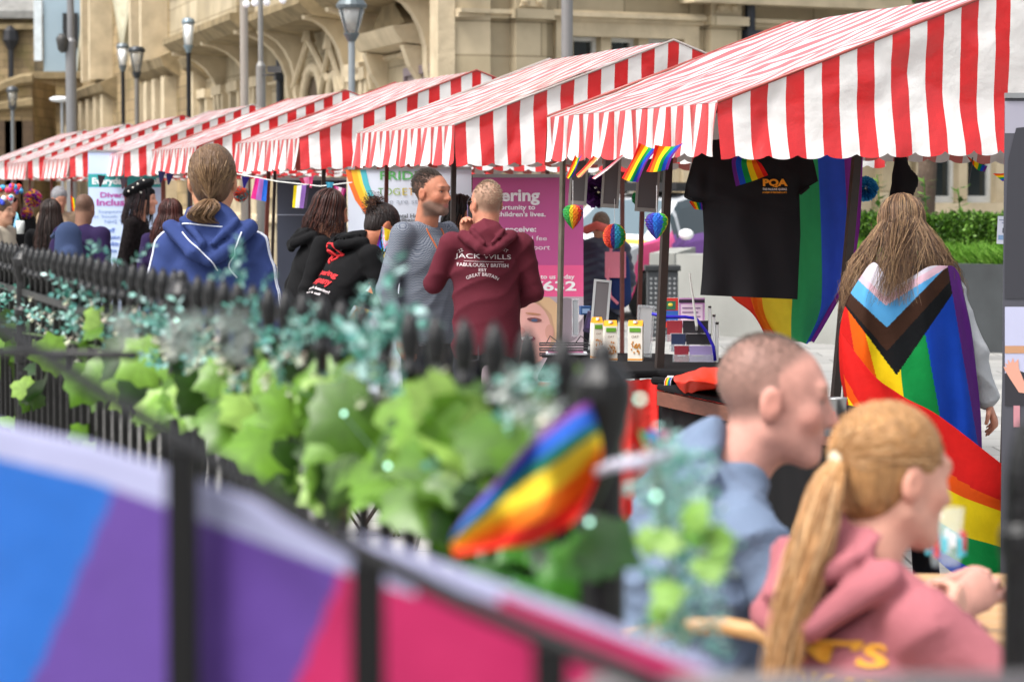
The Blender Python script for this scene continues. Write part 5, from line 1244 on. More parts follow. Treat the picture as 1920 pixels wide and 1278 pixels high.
# roll-up banners
def banner(label, x0, y0, x1, y1, Y, bg_, rz=0, head=None):
    a, b = at(x0, y0, Y), at(x1, y0, Y); k = Y/FPX; W = (b-a).length; zb_ = .04; T = root('roller_banner', label, 'banner', (a.x+W/2, Y, 0)); Hh = a.z-zb_
    MB().color(bg_).box(-W/2, W/2, 0, .004, zb_, a.z).build('panel', M_print, T)
    MB().box(-W/2, W/2, -.06, .08, 0, .05).build('stand', mat('aluminium', '#a8aaac', rough=.35, metal=.8), T, bevel=.005); MB().box(-W/2, W/2, -.012, .014, a.z, a.z+.02).build('top_rail', mat('aluminium'), T)
    MB().tube([(0, .03, .04), (0, .03, a.z)], .01, 8).build('pole', mat('aluminium', '#a8aaac'), T)
    def Pp(px, py): return (at(px, py, Y).x-T.location.x, at(px, py, Y).z)
    return T, Pp, k
def flat(T, pts, col, lay=1, name='print'):
    n = len(pts); MB().color(col).add([(x, -.0015*lay, z) for x, z in pts], [tuple(range(n))]).build(name, M_print, T)
def btext(T, Pp, k, s, px0, px1, py, col, bold=.02, lay=3, h=None):
    x0, z = Pp(px0, py); x1, _ = Pp(px1, py)
    put_text(T, s, Matrix.Translation(((x0+x1)/2, -.0015*lay, z)) @ Matrix.Rotation(PI/2, 4, 'X'), width=x1-x0, m=mat('ink '+col, col, rough=.6, var=0), bold=bold, height=h*k if h else None)
# pink fostering banner
T, Pp, k = banner('pink fostering banner with white lettering and a smiling child photo', 886, 333, 1094, 640, 16.6, '#c25592')
R = lambda x0, y0, x1, y1: [Pp(x0, y0), Pp(x0, y1), Pp(x1, y1), Pp(x1, y0)]
flat(T, R(886, 497, 1094, 556), '#ee5f94', 1); flat(T, R(886, 556, 1094, 760), '#b9a9b2', 1)
btext(T, Pp, k, 'fostering', 884, 1012, 367, '#f4f0f4', .03, h=31); btext(T, Pp, k, 'An opportunity to', 893, 1004, 389, '#f4f0f4', .025, h=12); btext(T, Pp, k, "change children's lives.", 886, 1023, 402, '#f4f0f4', .025, h=12)
btext(T, Pp, k, "You'll receive:", 899, 1006, 430, '#f4f0f4', .025, h=11); btext(T, Pp, k, 'professional fee', 918, 1025, 447, '#f4f0f4', .0, h=11); btext(T, Pp, k, '24/7 support', 940, 1031, 464, '#f4f0f4', .0, h=12)
btext(T, Pp, k, 'Talk to us today', 986, 1077, 519, '#f8f4f6', .02, h=11); btext(T, Pp, k, '1597 7632', 905, 1077, 537, '#f8f4f6', .03, h=19)
def blobp(cx, cy, rx, ry, a0=0, n=24, rt=0):
    out = []
    for i in range(n):
        a = 2*PI*i/n; x = rx*math.cos(a); y = ry*math.sin(a); out.append(Pp(cx+x*math.cos(rt)-y*math.sin(rt), cy+x*math.sin(rt)+y*math.cos(rt)))
    return out[::-1]
flat(T, blobp(1062, 600, 30, 42), '#8c8088', 2); flat(T, blobp(1085, 590, 9, 20, rt=.5), '#d8d0d4', 3)
flat(T, blobp(1000, 610, 52, 54), '#c9a184', 3); flat(T, blobp(990, 625, 44, 60), '#dfa9a0', 4); flat(T, blobp(948, 640, 12, 60), '#d99aa0', 4)
flat(T, [Pp(960, 557), Pp(950, 580), Pp(975, 566), Pp(1010, 566), Pp(1034, 590), Pp(1044, 640), Pp(1052, 600), Pp(1046, 570), Pp(1030, 557)], '#d8b48c', 5)
flat(T, blobp(1002, 599, 14, 4, rt=.1), '#7c4c4c', 6); flat(T, blobp(1002, 600, 6, 3), '#4a5a78', 7); flat(T, blobp(964, 598, 9, 3.5), '#7c4c4c', 6); flat(T, blobp(1000, 588, 15, 2, rt=.12), '#b98464', 6)
flat(T, blobp(976, 620, 9, 7), '#cf8c84', 6); flat(T, blobp(984, 636, 20, 6, rt=-.1), '#9c3e50', 6); flat(T, blobp(984, 634, 15, 3, rt=-.1), '#f0e8e6', 7); flat(T, blobp(1030, 622, 8, 14), '#d09a8c', 5)
# white TOGETHER banner with swoosh
T, Pp, k = banner('white banner reading together we are stronger with a rainbow swoosh', 652, 318, 884, 640, 18.9, '#d3dcea')
def swoosh(w0, w1, col, lay):
    c = [(672, 318), (678, 360), (700, 400), (726, 430), (735, 480), (712, 540), (672, 600)]; L = []; Rr = []
    for i, (x, y) in enumerate(c):
        t = i/(len(c)-1); sc = 1.2-.5*t if t < .6 else .9; L.append(Pp(x+w0*sc, y)); Rr.append(Pp(x+w1*sc, y))
    for i in range(len(c)-1): flat(T, [L[i], L[i+1], Rr[i+1], Rr[i]], col, lay)
mb = MB()
for w0, w1, col in ((-18, -8, '#e8702a'), (-8, 3, '#efb52a'), (3, 9, '#f0d84a'), (9, 20, '#4fb8c4')):
    mb.color(col); c = [(666, 318), (672, 345), (684, 375), (702, 400), (722, 430), (732, 470), (722, 520), (700, 560), (670, 600)]
    for (xa, ya), (xb, yb) in zip(c, c[1:]): 
        q = [Pp(xa+w0, ya), Pp(xb+w0, yb), Pp(xb+w1, yb), Pp(xa+w1, ya)]; mb.add([(x, -.002, z) for x, z in q], [(0, 1, 2, 3)])
mb.build('swoosh', M_print, T)
for ch, x0, x1, c in (('T', 709, 719, '#5a9a4c'), ('O', 722, 735, '#7aa84a'), ('G', 737, 750, '#9ab04a'), ('E', 754, 763, '#c4b440'), ('T', 766, 776, '#dca83a'), ('H', 780, 792, '#e09a3a'), ('E', 796, 806, '#e08a40'), ('R', 810, 822, '#d87050')): btext(T, Pp, k, ch, x0, x1, 360, c, 0, h=13)
btext(T, Pp, k, 'We are stronger', 711, 832, 378, '#9aa4b0', 0, h=12); btext(T, Pp, k, 'Mental Health', 733, 800, 405, '#4a4e54', .02, h=8); btext(T, Pp, k, 'Wellbeing', 733, 785, 413, '#4a4e54', .02, h=8); btext(T, Pp, k, 'PRIDE', 712, 790, 330, '#5aa860', .02, h=16)
flat(T, blobp(736, 480, 5, 5), '#38a8a0', 2); flat(T, blobp(731, 502, 5, 5), '#e0b428', 2); btext(T, Pp, k, 'You', 740, 760, 502, '#5a6a74', 0, h=8)
# everyday diversity banner
T, Pp, k = banner('pale blue everyday diversity and inclusion banner behind the beret wearer', 165, 285, 306, 640, 29.6, '#bdd0ee')
R = lambda x0, y0, x1, y1: [Pp(x0, y0), Pp(x0, y1), Pp(x1, y1), Pp(x1, y0)]
flat(T, R(165, 326, 306, 351), '#2a9a9c', 1); btext(T, Pp, k, 'Everyday', 172, 236, 340, '#eef4f6', .03, h=16); btext(T, Pp, k, 'for all', 262, 300, 340, '#eef4f6', .03, h=12)
btext(T, Pp, k, 'Diversity', 187, 256, 366, '#a84098', .03, h=13); btext(T, Pp, k, 'Inclusion', 181, 262, 380, '#a84098', .03, h=13); btext(T, Pp, k, 'Supporting staff', 184, 270, 397, '#6a88b8', .0, h=7); btext(T, Pp, k, 'at South Tyneside', 176, 272, 406, '#6a88b8', .0, h=7); btext(T, Pp, k, 'NHS Trust', 196, 250, 416, '#6a88b8', .0, h=7)
for i, s_ in enumerate(('Staff', 'Inclusion', 'Toolkits', 'Advice')): flat(T, blobp(189, 432+12.7*i, 1.6, 1.6), '#3858a0', 2); btext(T, Pp, k, s_, 195, 195+[20, 30, 28, 24][i], 432+12.7*i, '#4868b0', .02, h=8)
# dark display boards
T, Pp, k = banner('dark slate display board behind the bending women', 519, 338, 602, 640, 21.8, '#2c3140'); R = lambda x0, y0, x1, y1: [Pp(x0, y0), Pp(x0, y1), Pp(x1, y1), Pp(x1, y0)]
flat(T, R(519, 402, 602, 403.5), '#8a90a0', 1)
T, Pp, k = banner('charcoal display board beside the together banner', 604, 338, 650, 640, 21.4, '#1e1f26'); R = lambda x0, y0, x1, y1: [Pp(x0, y0), Pp(x0, y1), Pp(x1, y1), Pp(x1, y0)]
flat(T, R(604, 352, 650, 353), '#70748a', 1)
# right edge banner with a figure
T, Pp, k = banner('tall roller banner at the right edge printed with a dark portrait', 1884, 184, 2010, 900, 11.2, '#4a4a52'); R = lambda x0, y0, x1, y1: [Pp(x0, y0), Pp(x0, y1), Pp(x1, y1), Pp(x1, y0)]
flat(T, R(1884, 190, 2010, 250), '#9a98a6', 1); flat(T, [Pp(1890, 300), Pp(1884, 470), Pp(1884, 560), Pp(2010, 560), Pp(2010, 230), Pp(1905, 240)], '#33333a', 2); flat(T, R(1884, 575, 2010, 700), '#b4b6d0', 1); flat(T, R(1884, 648, 1930, 662), '#b88a68', 2)
flat(T, [Pp(1884, 700), Pp(1900, 690), Pp(1925, 700), Pp(2010, 690), Pp(2010, 760), Pp(1884, 760)], '#2c2a30', 2)
hp_ = [(1884, 694), (1881, 687), (1888, 688), (1883, 680), (1890, 683), (1889, 673), (1895, 680), (1899, 670), (1902, 680), (1909, 672), (1910, 690), (1920, 715), (1940, 740), (1910, 735), (1895, 712)]
flat(T, [Pp(*p) for p in hp_], '#d49a86', 3); flat(T, R(1900, 760, 1912, 800), '#c0848c', 2)
# notice on the black pole
T = root('paper_notice', 'white paper notice with small print fixed to the black pole at right', 'notice', at(1885, 455, 12.45)); a, b, c = at(1871, 405, 12.45), at(1897, 406, 12.45), at(1871, 457, 12.45); M = rel(T, planeM(a, b, c)); W = (b-a).length; Hh = (a-c).length
MB().color('#c9cddb').box(0, W, -Hh, 0, -.002, 0, M).color('#3a4252').box(W*.38, W*.6, -Hh*.6, -Hh*.42, .0005, .001, M).color('#7a9ac0').box(W*.1, W*.9, -Hh*.85, -Hh*.68, .0005, .001, M).color('#8890a8').box(W*.1, W*.8, -Hh*.16, -Hh*.12, .0005, .001, M).box(W*.3, W*.9, -Hh*.26, -Hh*.22, .0005, .001, M).build('notice_sheet', M_print, T)
# folded scissor stand seen through the railings
T = root('folding_stand', 'black scissor frame of a folding stand seen through the railings', 'stand', at(710, 1015, 13.6)*1); T.location.z = 0
for s in (0, .28):
    m_ = MB(); 
    for x0 in (-.17, 0, .17): m_.tube([(x0-.1, s, .02), (x0+.1, s, .32)], .007, 5).tube([(x0+.1, s+.012, .02), (x0-.1, s+.012, .32)], .007, 5)
    m_.build('scissor_frame', M_pole_d, T)
MB().box(-.3, .3, -.02, .32, .32, .34).build('stand_top', M_tab, T)
# steel cup and lidded cup near the seated man
T = root('steel_cup', 'brushed steel cup standing on the board table behind the seated man', 'cup', atz(1568, 792, z2)); MB().lathe([(.03, 0), (.034, .005), (.038, .085), (.04, .09), (.036, .09), (.03, .01)], (0, 0, 0), 20).build('cup_body', mat('brushed steel', '#a8a8a8', rough=.3, metal=.9), T, smooth=True)
T = root('lidded_cup', 'grey cup with a red lid beside the steel cup', 'cup', atz(1546, 812, z2)+Vector((0, -.1, -.0))); T.location.z = z2; T.location.x -= .01
MB().lathe([(.026, 0), (.034, .07)], (0, 0, 0), 18).build('cup_body', mat('grey cup', '#77777c', rough=.5), T, smooth=True); MB().lathe([(.036, .07), (.036, .082), (.02, .084)], (0, 0, 0), 18).build('lid', mat('red lid', '#c8282c', rough=.4), T)
# ---------------------------------------------------------------- the people in the picture
def leanJ(deg, H=1.75, side=0, **ov):
    D = dict(pel=(0, 0, .95), chest=(0, 0, 1.27), neck=(0, .01, 1.455), head=(0, -.02, 1.625), shL=(.18, .01, 1.40), shR=(-.18, .01, 1.40),
             elL=(.235, .04, 1.12), elR=(-.235, .04, 1.12), wrL=(.235, -.05, .88), wrR=(-.235, -.05, .88))
    R = Matrix.Rotation(math.radians(deg), 3, 'X'); p0 = Vector(D['pel'])
    for k in ('chest', 'neck', 'head', 'shL', 'shR', 'elL', 'elR', 'wrL', 'wrR'): D[k] = tuple(p0+R @ (Vector(D[k])-p0))
    D.update(ov); return D
def L_(T, p): return (Matrix.Rotation(-T.rotation_euler.z, 4, 'Z') @ Matrix.Translation(-T.location)) @ Vector(p)
R_ = math.radians
def gname(T, n): 
    for c in T.children:
        if c.name.split('.')[0] == n: return c
M_wprint = mat('white garment print', '#cfc6c8', rough=.8, var=.05); M_piping = mat('white piping', '#d4d8e4', rough=.8, var=.03)
# A ponytailed person in blue
T, Hd, D = person('person with a low ponytail in a blue hoodie with white piping, seen from behind', atx(398, 10.7), R_(181), 1.86,
    J=dict(shL=(.142, .01, 1.375), shR=(-.142, .01, 1.375), elL=(.215, .02, 1.12), elR=(-.215, .02, 1.12)), skin='#c0896a', vox=.009, topm=cloth('blue fleece', '#303f70', bscale=180), botm=M_denim, hood=True, amp=.006, hem=.08, hs=1.02, hoodr=1.1, hoodl=1.05)
bl = ['#5e4630', '#6e533a', '#7f6446', '#4c3826', '#8a6f50']; hb = hairmat('brown blond hair', '#5c442e')
tied_hair(T, Hd, 420, (0, .125, -.065), bl, hb, tail=[Hd.P(.01, .15, -.09), Hd.P(.03, .15, -.125), Hd.P(-.01, .14, -.15)], tail_n=160, tail_r=.04, r=.0024, az0=.2)
m = MB().color('#b98c70').ball(Hd.P(0, .035, .117), .03, 12, (1, 1, .25)); m.build('bald_spot', M_skin, T, smooth=True)
g = gname(T, 'top'); bv = bvh_of(g)
for sx in (-1, 1):
    for o_ in (0, .012): strip_on(T, g, [(sx*(.10), .02+o_, 1.66), (sx*(.17), .03+o_, 1.58), (sx*(.235), .04+o_, 1.42), (sx*(.262), .05+o_, 1.22)], .0025, M_piping, (sx*.7, .6, .5), bv=bv)
for pts in ([(.10, .2, 1.54), (.07, .2, 1.50), (.03, .2, 1.46), (-.03, .2, 1.40)], [(-.12, .2, 1.54), (-.10, .2, 1.48), (-.07, .2, 1.42), (-.10, .2, 1.375)], [(.1, .2, 1.57), (.05, .2, 1.565), (0, .2, 1.56), (-.05, .2, 1.555)]): strip_on(T, g, pts, .0028, M_piping, (0, 1, .25), bv=bv)
# B grey herringbone man
def herring():
    m = bpy.data.materials.new('herringbone knit'); m.use_nodes = True; n = m.node_tree.nodes; L = m.node_tree.links; b = n['Principled BSDF']
    tc = n.new('ShaderNodeTexCoord'); sp = n.new('ShaderNodeSeparateXYZ'); L.new(tc.outputs['Object'], sp.inputs[0])
    def mth(op, a, b_=None, v=None):
        q = n.new('ShaderNodeMath'); q.operation = op; L.new(a, q.inputs[0])
        if b_ is not None: L.new(b_, q.inputs[1])
        elif v is not None: q.inputs[1].default_value = v
        return q.outputs[0]
    u = mth('ADD', sp.outputs[0], sp.outputs[1]); pp = mth('PINGPONG', mth('MULTIPLY', u, v=1.0), v=.0055); z = mth('ADD', sp.outputs[2], mth('MULTIPLY', pp, v=1.0)); fr = mth('FRACT', mth('DIVIDE', z, v=.0085)); gt = mth('GREATER_THAN', fr, v=.45)
    mx = n.new('ShaderNodeMix'); mx.data_type = 'RGBA'; L.new(gt, mx.inputs[0]); mx.inputs[6].default_value = (*lin('#3a4152'), 1); mx.inputs[7].default_value = (*lin('#7c8189'), 1); L.new(mx.outputs[2], b.inputs['Base Color']); b.inputs['Roughness'].default_value = .95; b.inputs['Specular IOR Level'].default_value = .15; return m
T, Hd, D = person('bearded man in a grey herringbone jumper turned to face his companion', atx(800, 15.5), R_(48), 1.785, J=dict(elR=(-.245, .06, 1.12), wrR=(-.235, -.03, .87), head=(0, -.04, 1.63)),
    yaw=R_(8), skin='#ad7259', vox=.007, topm=herring(), botm=M_denim, amp=.005, beard='#5c5048', brow='#3a2c24', hands=dict(R=dict(curl=.8)), bulk=1.0, hem=.03, buzz=('#38302b', .82))
short_hair(T, Hd, 2400, .02, ['#2c2420', '#3a302a', '#4a3e36', '#241d1a', '#4c423a'], .0015)
strip_on(T, gname(T, 'top'), [(-.06, -.2, 1.5), (-.045, -.2, 1.42), (-.02, -.2, 1.3), (0, -.2, 1.2)], .005, mat('orange lanyard', '#b0582a', rough=.7), (0, -1, .2), name='lanyard', col='#b0582a'); strip_on(T, gname(T, 'top'), [(.06, -.2, 1.5), (.045, -.2, 1.42), (.02, -.2, 1.3), (0, -.2, 1.2)], .005, mat('orange lanyard'), (0, -1, .2), name='lanyard')
# C maroon hoodie man
T, Hd, D = person('man with cropped fair hair in a maroon hoodie with white print, hand at chin', atx(912, 14.9), R_(184), 1.745,
    J=dict(shL=(.185, .01, 1.40), shR=(-.185, .01, 1.40), elL=(.275, -.05, 1.19), wrL=(.1, -.2, 1.42), elR=(-.25, -.02, 1.15), wrR=(-.1, -.2, 1.05)), yaw=R_(24), skin='#bb7f66', vox=.007,
    topm=cloth('maroon fleece', '#581f2b', bscale=200), botm=M_denim, hood=True, amp=.006, buzz=('#8c7a68', .7), glasses=True, hands=dict(L=dict(d=(-.1, .1, 1), n=(0, 1, 0), curl=1.1)), bulk=1.04, hem=.03, hoodl=.8)
short_hair(T, Hd, 900, .012, ['#a08e7a', '#b4a28c', '#8c7a68'], .0016); g = gname(T, 'top'); bv = bvh_of(g); s = 14.9/FPX
def mp(px, py): return (-(px-912)*s, .3, CZ+(356-py)*s)
for b_, px, py, w_, arc, h_ in (('JACK WILLS', 905, 480, 104, 0, 11), ('FABULOUSLY BRITISH', 903, 496, 95, 0, 6.5), ('EST', 902, 505, 15, 0, 5.5)): print_on(T, g, b_, mp(px, py), (-1, 0, -.03), (0, 0, 1), (0, 1, 0), w_*s, M_wprint, bv=bv, height=h_*s, bold=.004)
print_on(T, g, 'GREAT BRITAIN', mp(902, 513), (-1, 0, -.03), (0, 0, 1), (0, 1, 0), 62*s, M_wprint, bv=bv, arc=-.16, height=6*s)
print_on(T, g, '22', mp(862, 469), (-1, 0, .5), (.5, 0, 1), (0, 1, 0), 9*s, M_wprint, bv=bv, height=6*s); print_on(T, g, 'ST', mp(946, 469), (-1, 0, -.5), (-.5, 0, 1), (0, 1, 0), 9*s, M_wprint, bv=bv, height=6*s)
strip_on(T, g, [mp(868, 488), mp(888, 488.6), mp(910, 489.2), mp(942, 490)], .0012, M_wprint, (0, 1, 0), name='print_rule', bv=bv)
mb = MB().tube([(.08, .11, .93), (.05, .128, .925), (.05, .128, .8), (.09, .12, .79)], .002, 4).tube([(-.08, .11, .93), (-.05, .128, .925), (-.05, .128, .8), (-.09, .12, .79)], .002, 4); mb.build('pocket_seam', mat('jeans seam', '#4a4c54', rough=.9), T)
# D bob haired woman
T, Hd, D = person('woman with a dark red bob in a black hoodie, stooping beside another in black', atx(560, 17.2), R_(105), 1.70, J=leanJ(16, wrR=(-.2, -.38, 1.05), wrL=(.2, -.38, 1.05)), pitch=R_(14), skin='#b98468', vox=.011, topm=M_blackcloth, botm=M_denim, hood=True, amp=.005)
long_hair(T, Hd, 260, .17, ['#2c1410', '#3a1a12', '#24100c', '#4a2418'], hairmat('dark red hair', '#28120e'), wave=.008, az0=.75, spread=.03, r=.0045)
# E bending woman with curly updo
T, Hd, D = person('bending woman with a curly updo and a red printed logo on her black hoodie', atx(593, 15.9), R_(118), 1.74, J=leanJ(36, wrR=(-.2, -.5, 1.0), wrL=(.2, -.55, 1.0), elR=(-.24, -.3, 1.1), elL=(.24, -.3, 1.1)), pitch=R_(30), skin='#a8684c', vox=.009, topm=M_blackcloth, botm=M_denim, hood=True, amp=.006, hem=.02)
dk = ['#1c1210', '#2a1a14', '#3c241a', '#241614']
tied_hair(T, Hd, 260, (0, .1, .06), dk, hairmat('near black hair', '#1c1210'), r=.003, az0=.3)
cur = []
for i in range(150):
    a, b, c = random.gauss(0, 1), random.gauss(0, 1), random.gauss(0, 1); c0 = Vector(Hd.P(0, .115, .085)); d = Vector((a, b, c)).normalized(); q = []
    for j in range(10): t = j/9; q.append(c0+d*(.02+.055*t)+Vector((math.sin(j*1.4+i), math.cos(j*1.3+i*2), math.sin(j*1.1+i*3)))*.014)
    cur.append(q)
strands(T, cur, ['#2a1a14', '#4a2c1e', '#5c3826', '#1c1210'], .0022, 'curly_bun')
g = gname(T, 'top'); bv = bvh_of(g); M_rprint = mat('red garment print', '#c01f26', rough=.8, var=.05)
pe = Vector(D['pel']); ne = Vector(D['neck']); up = (ne-pe).normalized(); Nn = up.cross(Vector((1, 0, 0))); Nn = -Nn if Nn.y < 0 else Nn
def bk_(x, h): return pe.lerp(ne, h)+Vector((-x, 0, 0))
for b_, x, h, w_, m_, bo, hh_ in (('fostering', .0, .5, .24, M_rprint, .03, .045), ('company', .0, .40, .22, M_rprint, .03, .045), ('interested in fostering?', 0, .29, .26, M_wprint, .02, .024), ('give us a call', 0, .23, .18, M_wprint, .02, .02)): print_on(T, g, b_, bk_(x, h), (-1, 0, 0), up, Nn, w_, m_, bv=bv, bold=bo, height=hh_)
for r0, a0, a1 in ((.06, .3, 4.6), (.035, 2.0, 6.8)): strip_on(T, g, [bk_(0, .72)+Vector((-1, 0, 0))*math.cos(a0+(a1-a0)*t/5)*r0+up*math.sin(a0+(a1-a0)*t/5)*r0*.8 for t in range(6)], .007, M_rprint, Nn, name='logo', col='#c01f26', bv=bv)
strip_on(T, g, [bk_(-.05, .76), bk_(.0, .73), bk_(.06, .77)], .009, M_rprint, Nn, name='logo', bv=bv)
# F beret wearer
M_lace = mat('black lace over skin', attr=True, rough=.9)
T, Hd, D = person('woman in a pearl studded black beret and black lace top, in profile', atx(258, 23.0), R_(84), 1.73, J=dict(head=(0, -.05, 1.62), elR=(-.21, .07, 1.12), wrR=(-.2, -.02, .88)), skin='#c79078', vox=.012, topm=mat('black lace fabric', '#171314', rough=.9, var=.9, vscale=45, spec=.1), botm=mat('dark tartan skirt', '#2a1416', rough=.9, var=.6, vscale=30), amp=.004, brow='#1a1010')
long_hair(T, Hd, 170, .22, ['#120c10', '#1c1216', '#2a1418'], hairmat('black hair', '#120d10'), wave=.006, az0=.7, spread=.02, r=.006)
S = SDF(.01); S.ell(Hd.P(0, .045, .1), np.array((.125, .14, .055)), .02, Hd.R @ rot(0, -.45)); S.ell(Hd.P(0, .02, .06), np.array((.09, .11, .05)), .02, Hd.R); o = obj('beret', S.mesh('beret', lambda A: .003*np.sin(60*A[1])), T, cloth('black wool felt', '#101013')); bv = bvh_of(o)
m = MB().color('#e4ded2')
for x, y, z in ((-.2, -.02, .16), (-.2, .02, .13), (-.2, .06, .1), (-.2, .1, .07), (-.2, .0, .06), (-.2, .13, .12)):
    q = Hd.P(x, y, z); h = bv.ray_cast(Vector(q), Vector(Hd.R @ np.array((1, 0, 0))), .4)
    if h[0] is not None: m.ball(h[0], .0085, 8)
m.build('pearls', mat('pearl', attr=True, rough=.2, var=0), T, smooth=True)
# G woman wearing the progress flag
Yw = 11.6
T, Hd, D = person('long haired person in a grey sweatshirt wearing a progress pride flag as a cape', atx(1694, Yw), R_(180), 1.66, J=dict(head=(0, -.06, 1.60), neck=(0, -.0, 1.45), shR=(-.19, .0, 1.35), shL=(.15, .0, 1.35), elR=(-.30, .0, 1.07), wrR=(-.375, -.03, .86), elL=(.17, -.14, 1.1), wrL=(.1, -.3, 1.0)),
    pitch=R_(16), skin='#c98c74', vox=.008, topm=cloth('light grey sweatshirt', '#b4b7bb', bscale=160), botm=M_denim, amp=.008, bulk=1.02, hands=dict(R=dict(curl=.7)), jacket=.012)
lh = ['#614631', '#755840', '#8a6c4e', '#4f3828', '#9a7c5a', '#3e2c20']
long_hair(T, Hd, 1500, .38, lh, hairmat('long brown hair', '#5a4230'), wave=.012, az0=.6, spread=.14, r=.0017, bulge=1.4)
lk = []
for i in range(240):
    ys = random.uniform(395, 470); x0 = random.gauss(1692, 20); x1 = 1672+random.gauss(0, 22); y1 = random.uniform(530, 575); ph = random.uniform(0, 6)
    lk.append([L_(T, at(x0+(x1-x0)*t+4*math.sin(ph+t*6), ys+(y1-ys)*t, Yw-.27-.07*t-.01*math.sin(ph))) for t in (0, .2, .4, .6, .8, 1)])
strands(T, lk, lh, .0014, 'hair_lock')
def cape():
    Y = Yw-.29
    def col(p):
        x, y = topx(p)
        def tip(ty, xc, kl, kr): return y < ty-(abs(x-xc)*(kl if x < xc else kr))
        if x > 1778+(y-510)*.17: return RB[5]
        if tip(572, 1660, .95, .62): return '#dcd8e2' if tip(556, 1660, .95, .6) else '#e6c4d2'
        if tip(613, 1662, .95, 1.02): return '#62b4e6'
        if tip(657, 1662, 1.15, 1.1): return '#432a1e'
        if tip(702, 1680, 1.35, 1.45): return '#141619'
        q = y-650
        return RB[0] if x < 1600+q*.15 else RB[1] if x < 1628+q*.25 else RB[2] if x < 1684+q*.1 else RB[3] if x < 1738+q*.18 else RB[4]
    rows = [[(1618, 520, .12), (1640, 492, .02), (1680, 535, -.0), (1740, 500, .02), (1786, 500, .12), (1800, 520, .22)],
            [(1590, 560, .12), (1620, 545, .0), (1670, 565, -.03), (1735, 550, 0), (1790, 548, .08), (1808, 560, .2)],
            [(1575, 620, .14), (1612, 620, .0), (1668, 622, -.03), (1738, 620, 0), (1795, 615, .08), (1820, 620, .2)],
            [(1576, 700, .14), (1612, 700, .0), (1668, 700, -.03), (1740, 700, 0), (1798, 700, .08), (1830, 700, .2)],
            [(1590, 770, .14), (1630, 775, .0), (1680, 780, -.03), (1745, 780, 0), (1800, 780, .08), (1838, 770, .2)],
            [(1610, 880, .14), (1650, 890, .0), (1700, 890, -.03), (1750, 880, 0), (1800, 860, .08), (1842, 850, .2)]]
    ctrl = [[at(x, y, Y+d) for x, y, d in r] for r in rows]
    mb = sheet(ctrl, 180, 220, col, .015, 17, pos=True)
    o = mb.build('cape_flag', M_flag, smooth=True, solid=.002); top(o, 'progress pride flag worn as a cape over the grey sweatshirt', 'flag')
    rows = [[(1577, 625, -.05), (1636, 700, -.12), (1690, 742, -.12), (1765, 782, -.05), (1902, 889, .0)],
            [(1582, 700, -.08), (1650, 800, -.14), (1720, 850, -.15), (1810, 900, -.08), (1898, 940, .0)],
            [(1600, 800, -.1), (1660, 870, -.14), (1740, 930, -.16), (1815, 975, -.1), (1893, 1000, .0)],
            [(1620, 860, -.1), (1680, 930, -.14), (1750, 1000, -.16), (1820, 1040, -.1), (1890, 1062, .0)],
            [(1630, 900, -.1), (1700, 980, -.14), (1760, 1050, -.16), (1830, 1100, -.1), (1888, 1120, .0)]]
    ctrl = [[at(x, y, Y+d) for x, y, d in r] for r in rows]
    def c2(u, v): return ['#d8201c', '#e85a12', '#f0d818', '#12994a', '#1a4fc4'][0 if v < .26+.02*math.sin(u*9) else 1 if v < .36 else 2 if v < .62 else 3 if v < .84 else 4]
    o = sheet(ctrl, 90, 90, c2, .012, 12, seed=2).build('flag_tail', M_flag, smooth=True, solid=.002); top(o, 'lower tail of the rainbow cape swept out to the right in folds', 'flag')
cape()
# H seated man
Ys = 5.35
T, Hd, D = person('seated man with a shaved head in a faded blue hooded top, in profile', (at(1330, 700, Ys).x, Ys, 0), R_(92), 1.75, J=dict(pel=(0, .06, .62), chest=(0, .03, .95), neck=(0, -.04, 1.155), head=(0, -.125, 1.285), shR=(-.20, -.05, 1.055), shL=(.20, -.07, 1.055),
    elR=(-.25, -.21, .80), wrR=(-.14, -.42, .90), elL=(.25, -.2, .82), wrL=(.1, -.45, .9), hipL=(.1, -.05, .56), hipR=(-.1, -.05, .56), knL=(.13, -.48, .56), knR=(-.13, -.48, .56), anL=(.13, -.45, .08), anR=(-.13, -.45, .08)),
    yaw=R_(-4), pitch=R_(6), skin='#c28e80', vox=.007, topm=cloth('faded blue fleece', '#69788f', bscale=120), botm=M_denim, hood=True, amp=.009, buzz=('#5f534b', .6), brow='#7a604c', bulk=1.28, hoodr=1.15, hs=1.02)
short_hair(T, Hd, 3500, .0045, ['#6e625a', '#655951', '#7a6e65'], .0007)
# I girl
Yg = 4.5
T, Hd, D = person('girl with a long fair ponytail in a dusty pink hoodie, holding a glass', (at(1625, 900, Yg).x, Yg, 0), R_(122), 1.75, J=dict(pel=(0, .06, .60), chest=(0, .04, .88), neck=(0, -.0, 1.085), head=(0, -.055, 1.222), shR=(-.15, .01, 1.01), shL=(.15, .01, 1.01),
    elR=(-.25, -.12, .86), wrR=(.09, -.245, .955), elL=(.2, -.12, .85), wrL=(.16, -.25, .84), hipL=(.08, 0, .55), hipR=(-.08, 0, .55), knL=(.1, -.36, .56), knR=(-.1, -.36, .56), anL=(.1, -.33, .12), anR=(-.1, -.33, .12)),
    yaw=R_(-6), pitch=R_(8), skin='#d6a08c', vox=.0065, topm=cloth('dusty pink fleece', '#a5636a', bscale=120), botm=M_denim, hood=True, amp=.007, brow='#a07850', bulk=.82, hs=.93, hands=dict(R=dict(d=(.55, -.75, .35), n=(1, .6, .1), curl=.9)))
fair = ['#b88858', '#c89c6c', '#a67a4a', '#d6b084', '#946a42', '#c09264']
tl = [L_(T, at(x, y, Y)) for x, y, Y in ((1552, 900, 4.43), (1535, 980, 4.40), (1508, 1080, 4.38), (1480, 1180, 4.37), (1455, 1300, 4.36))]
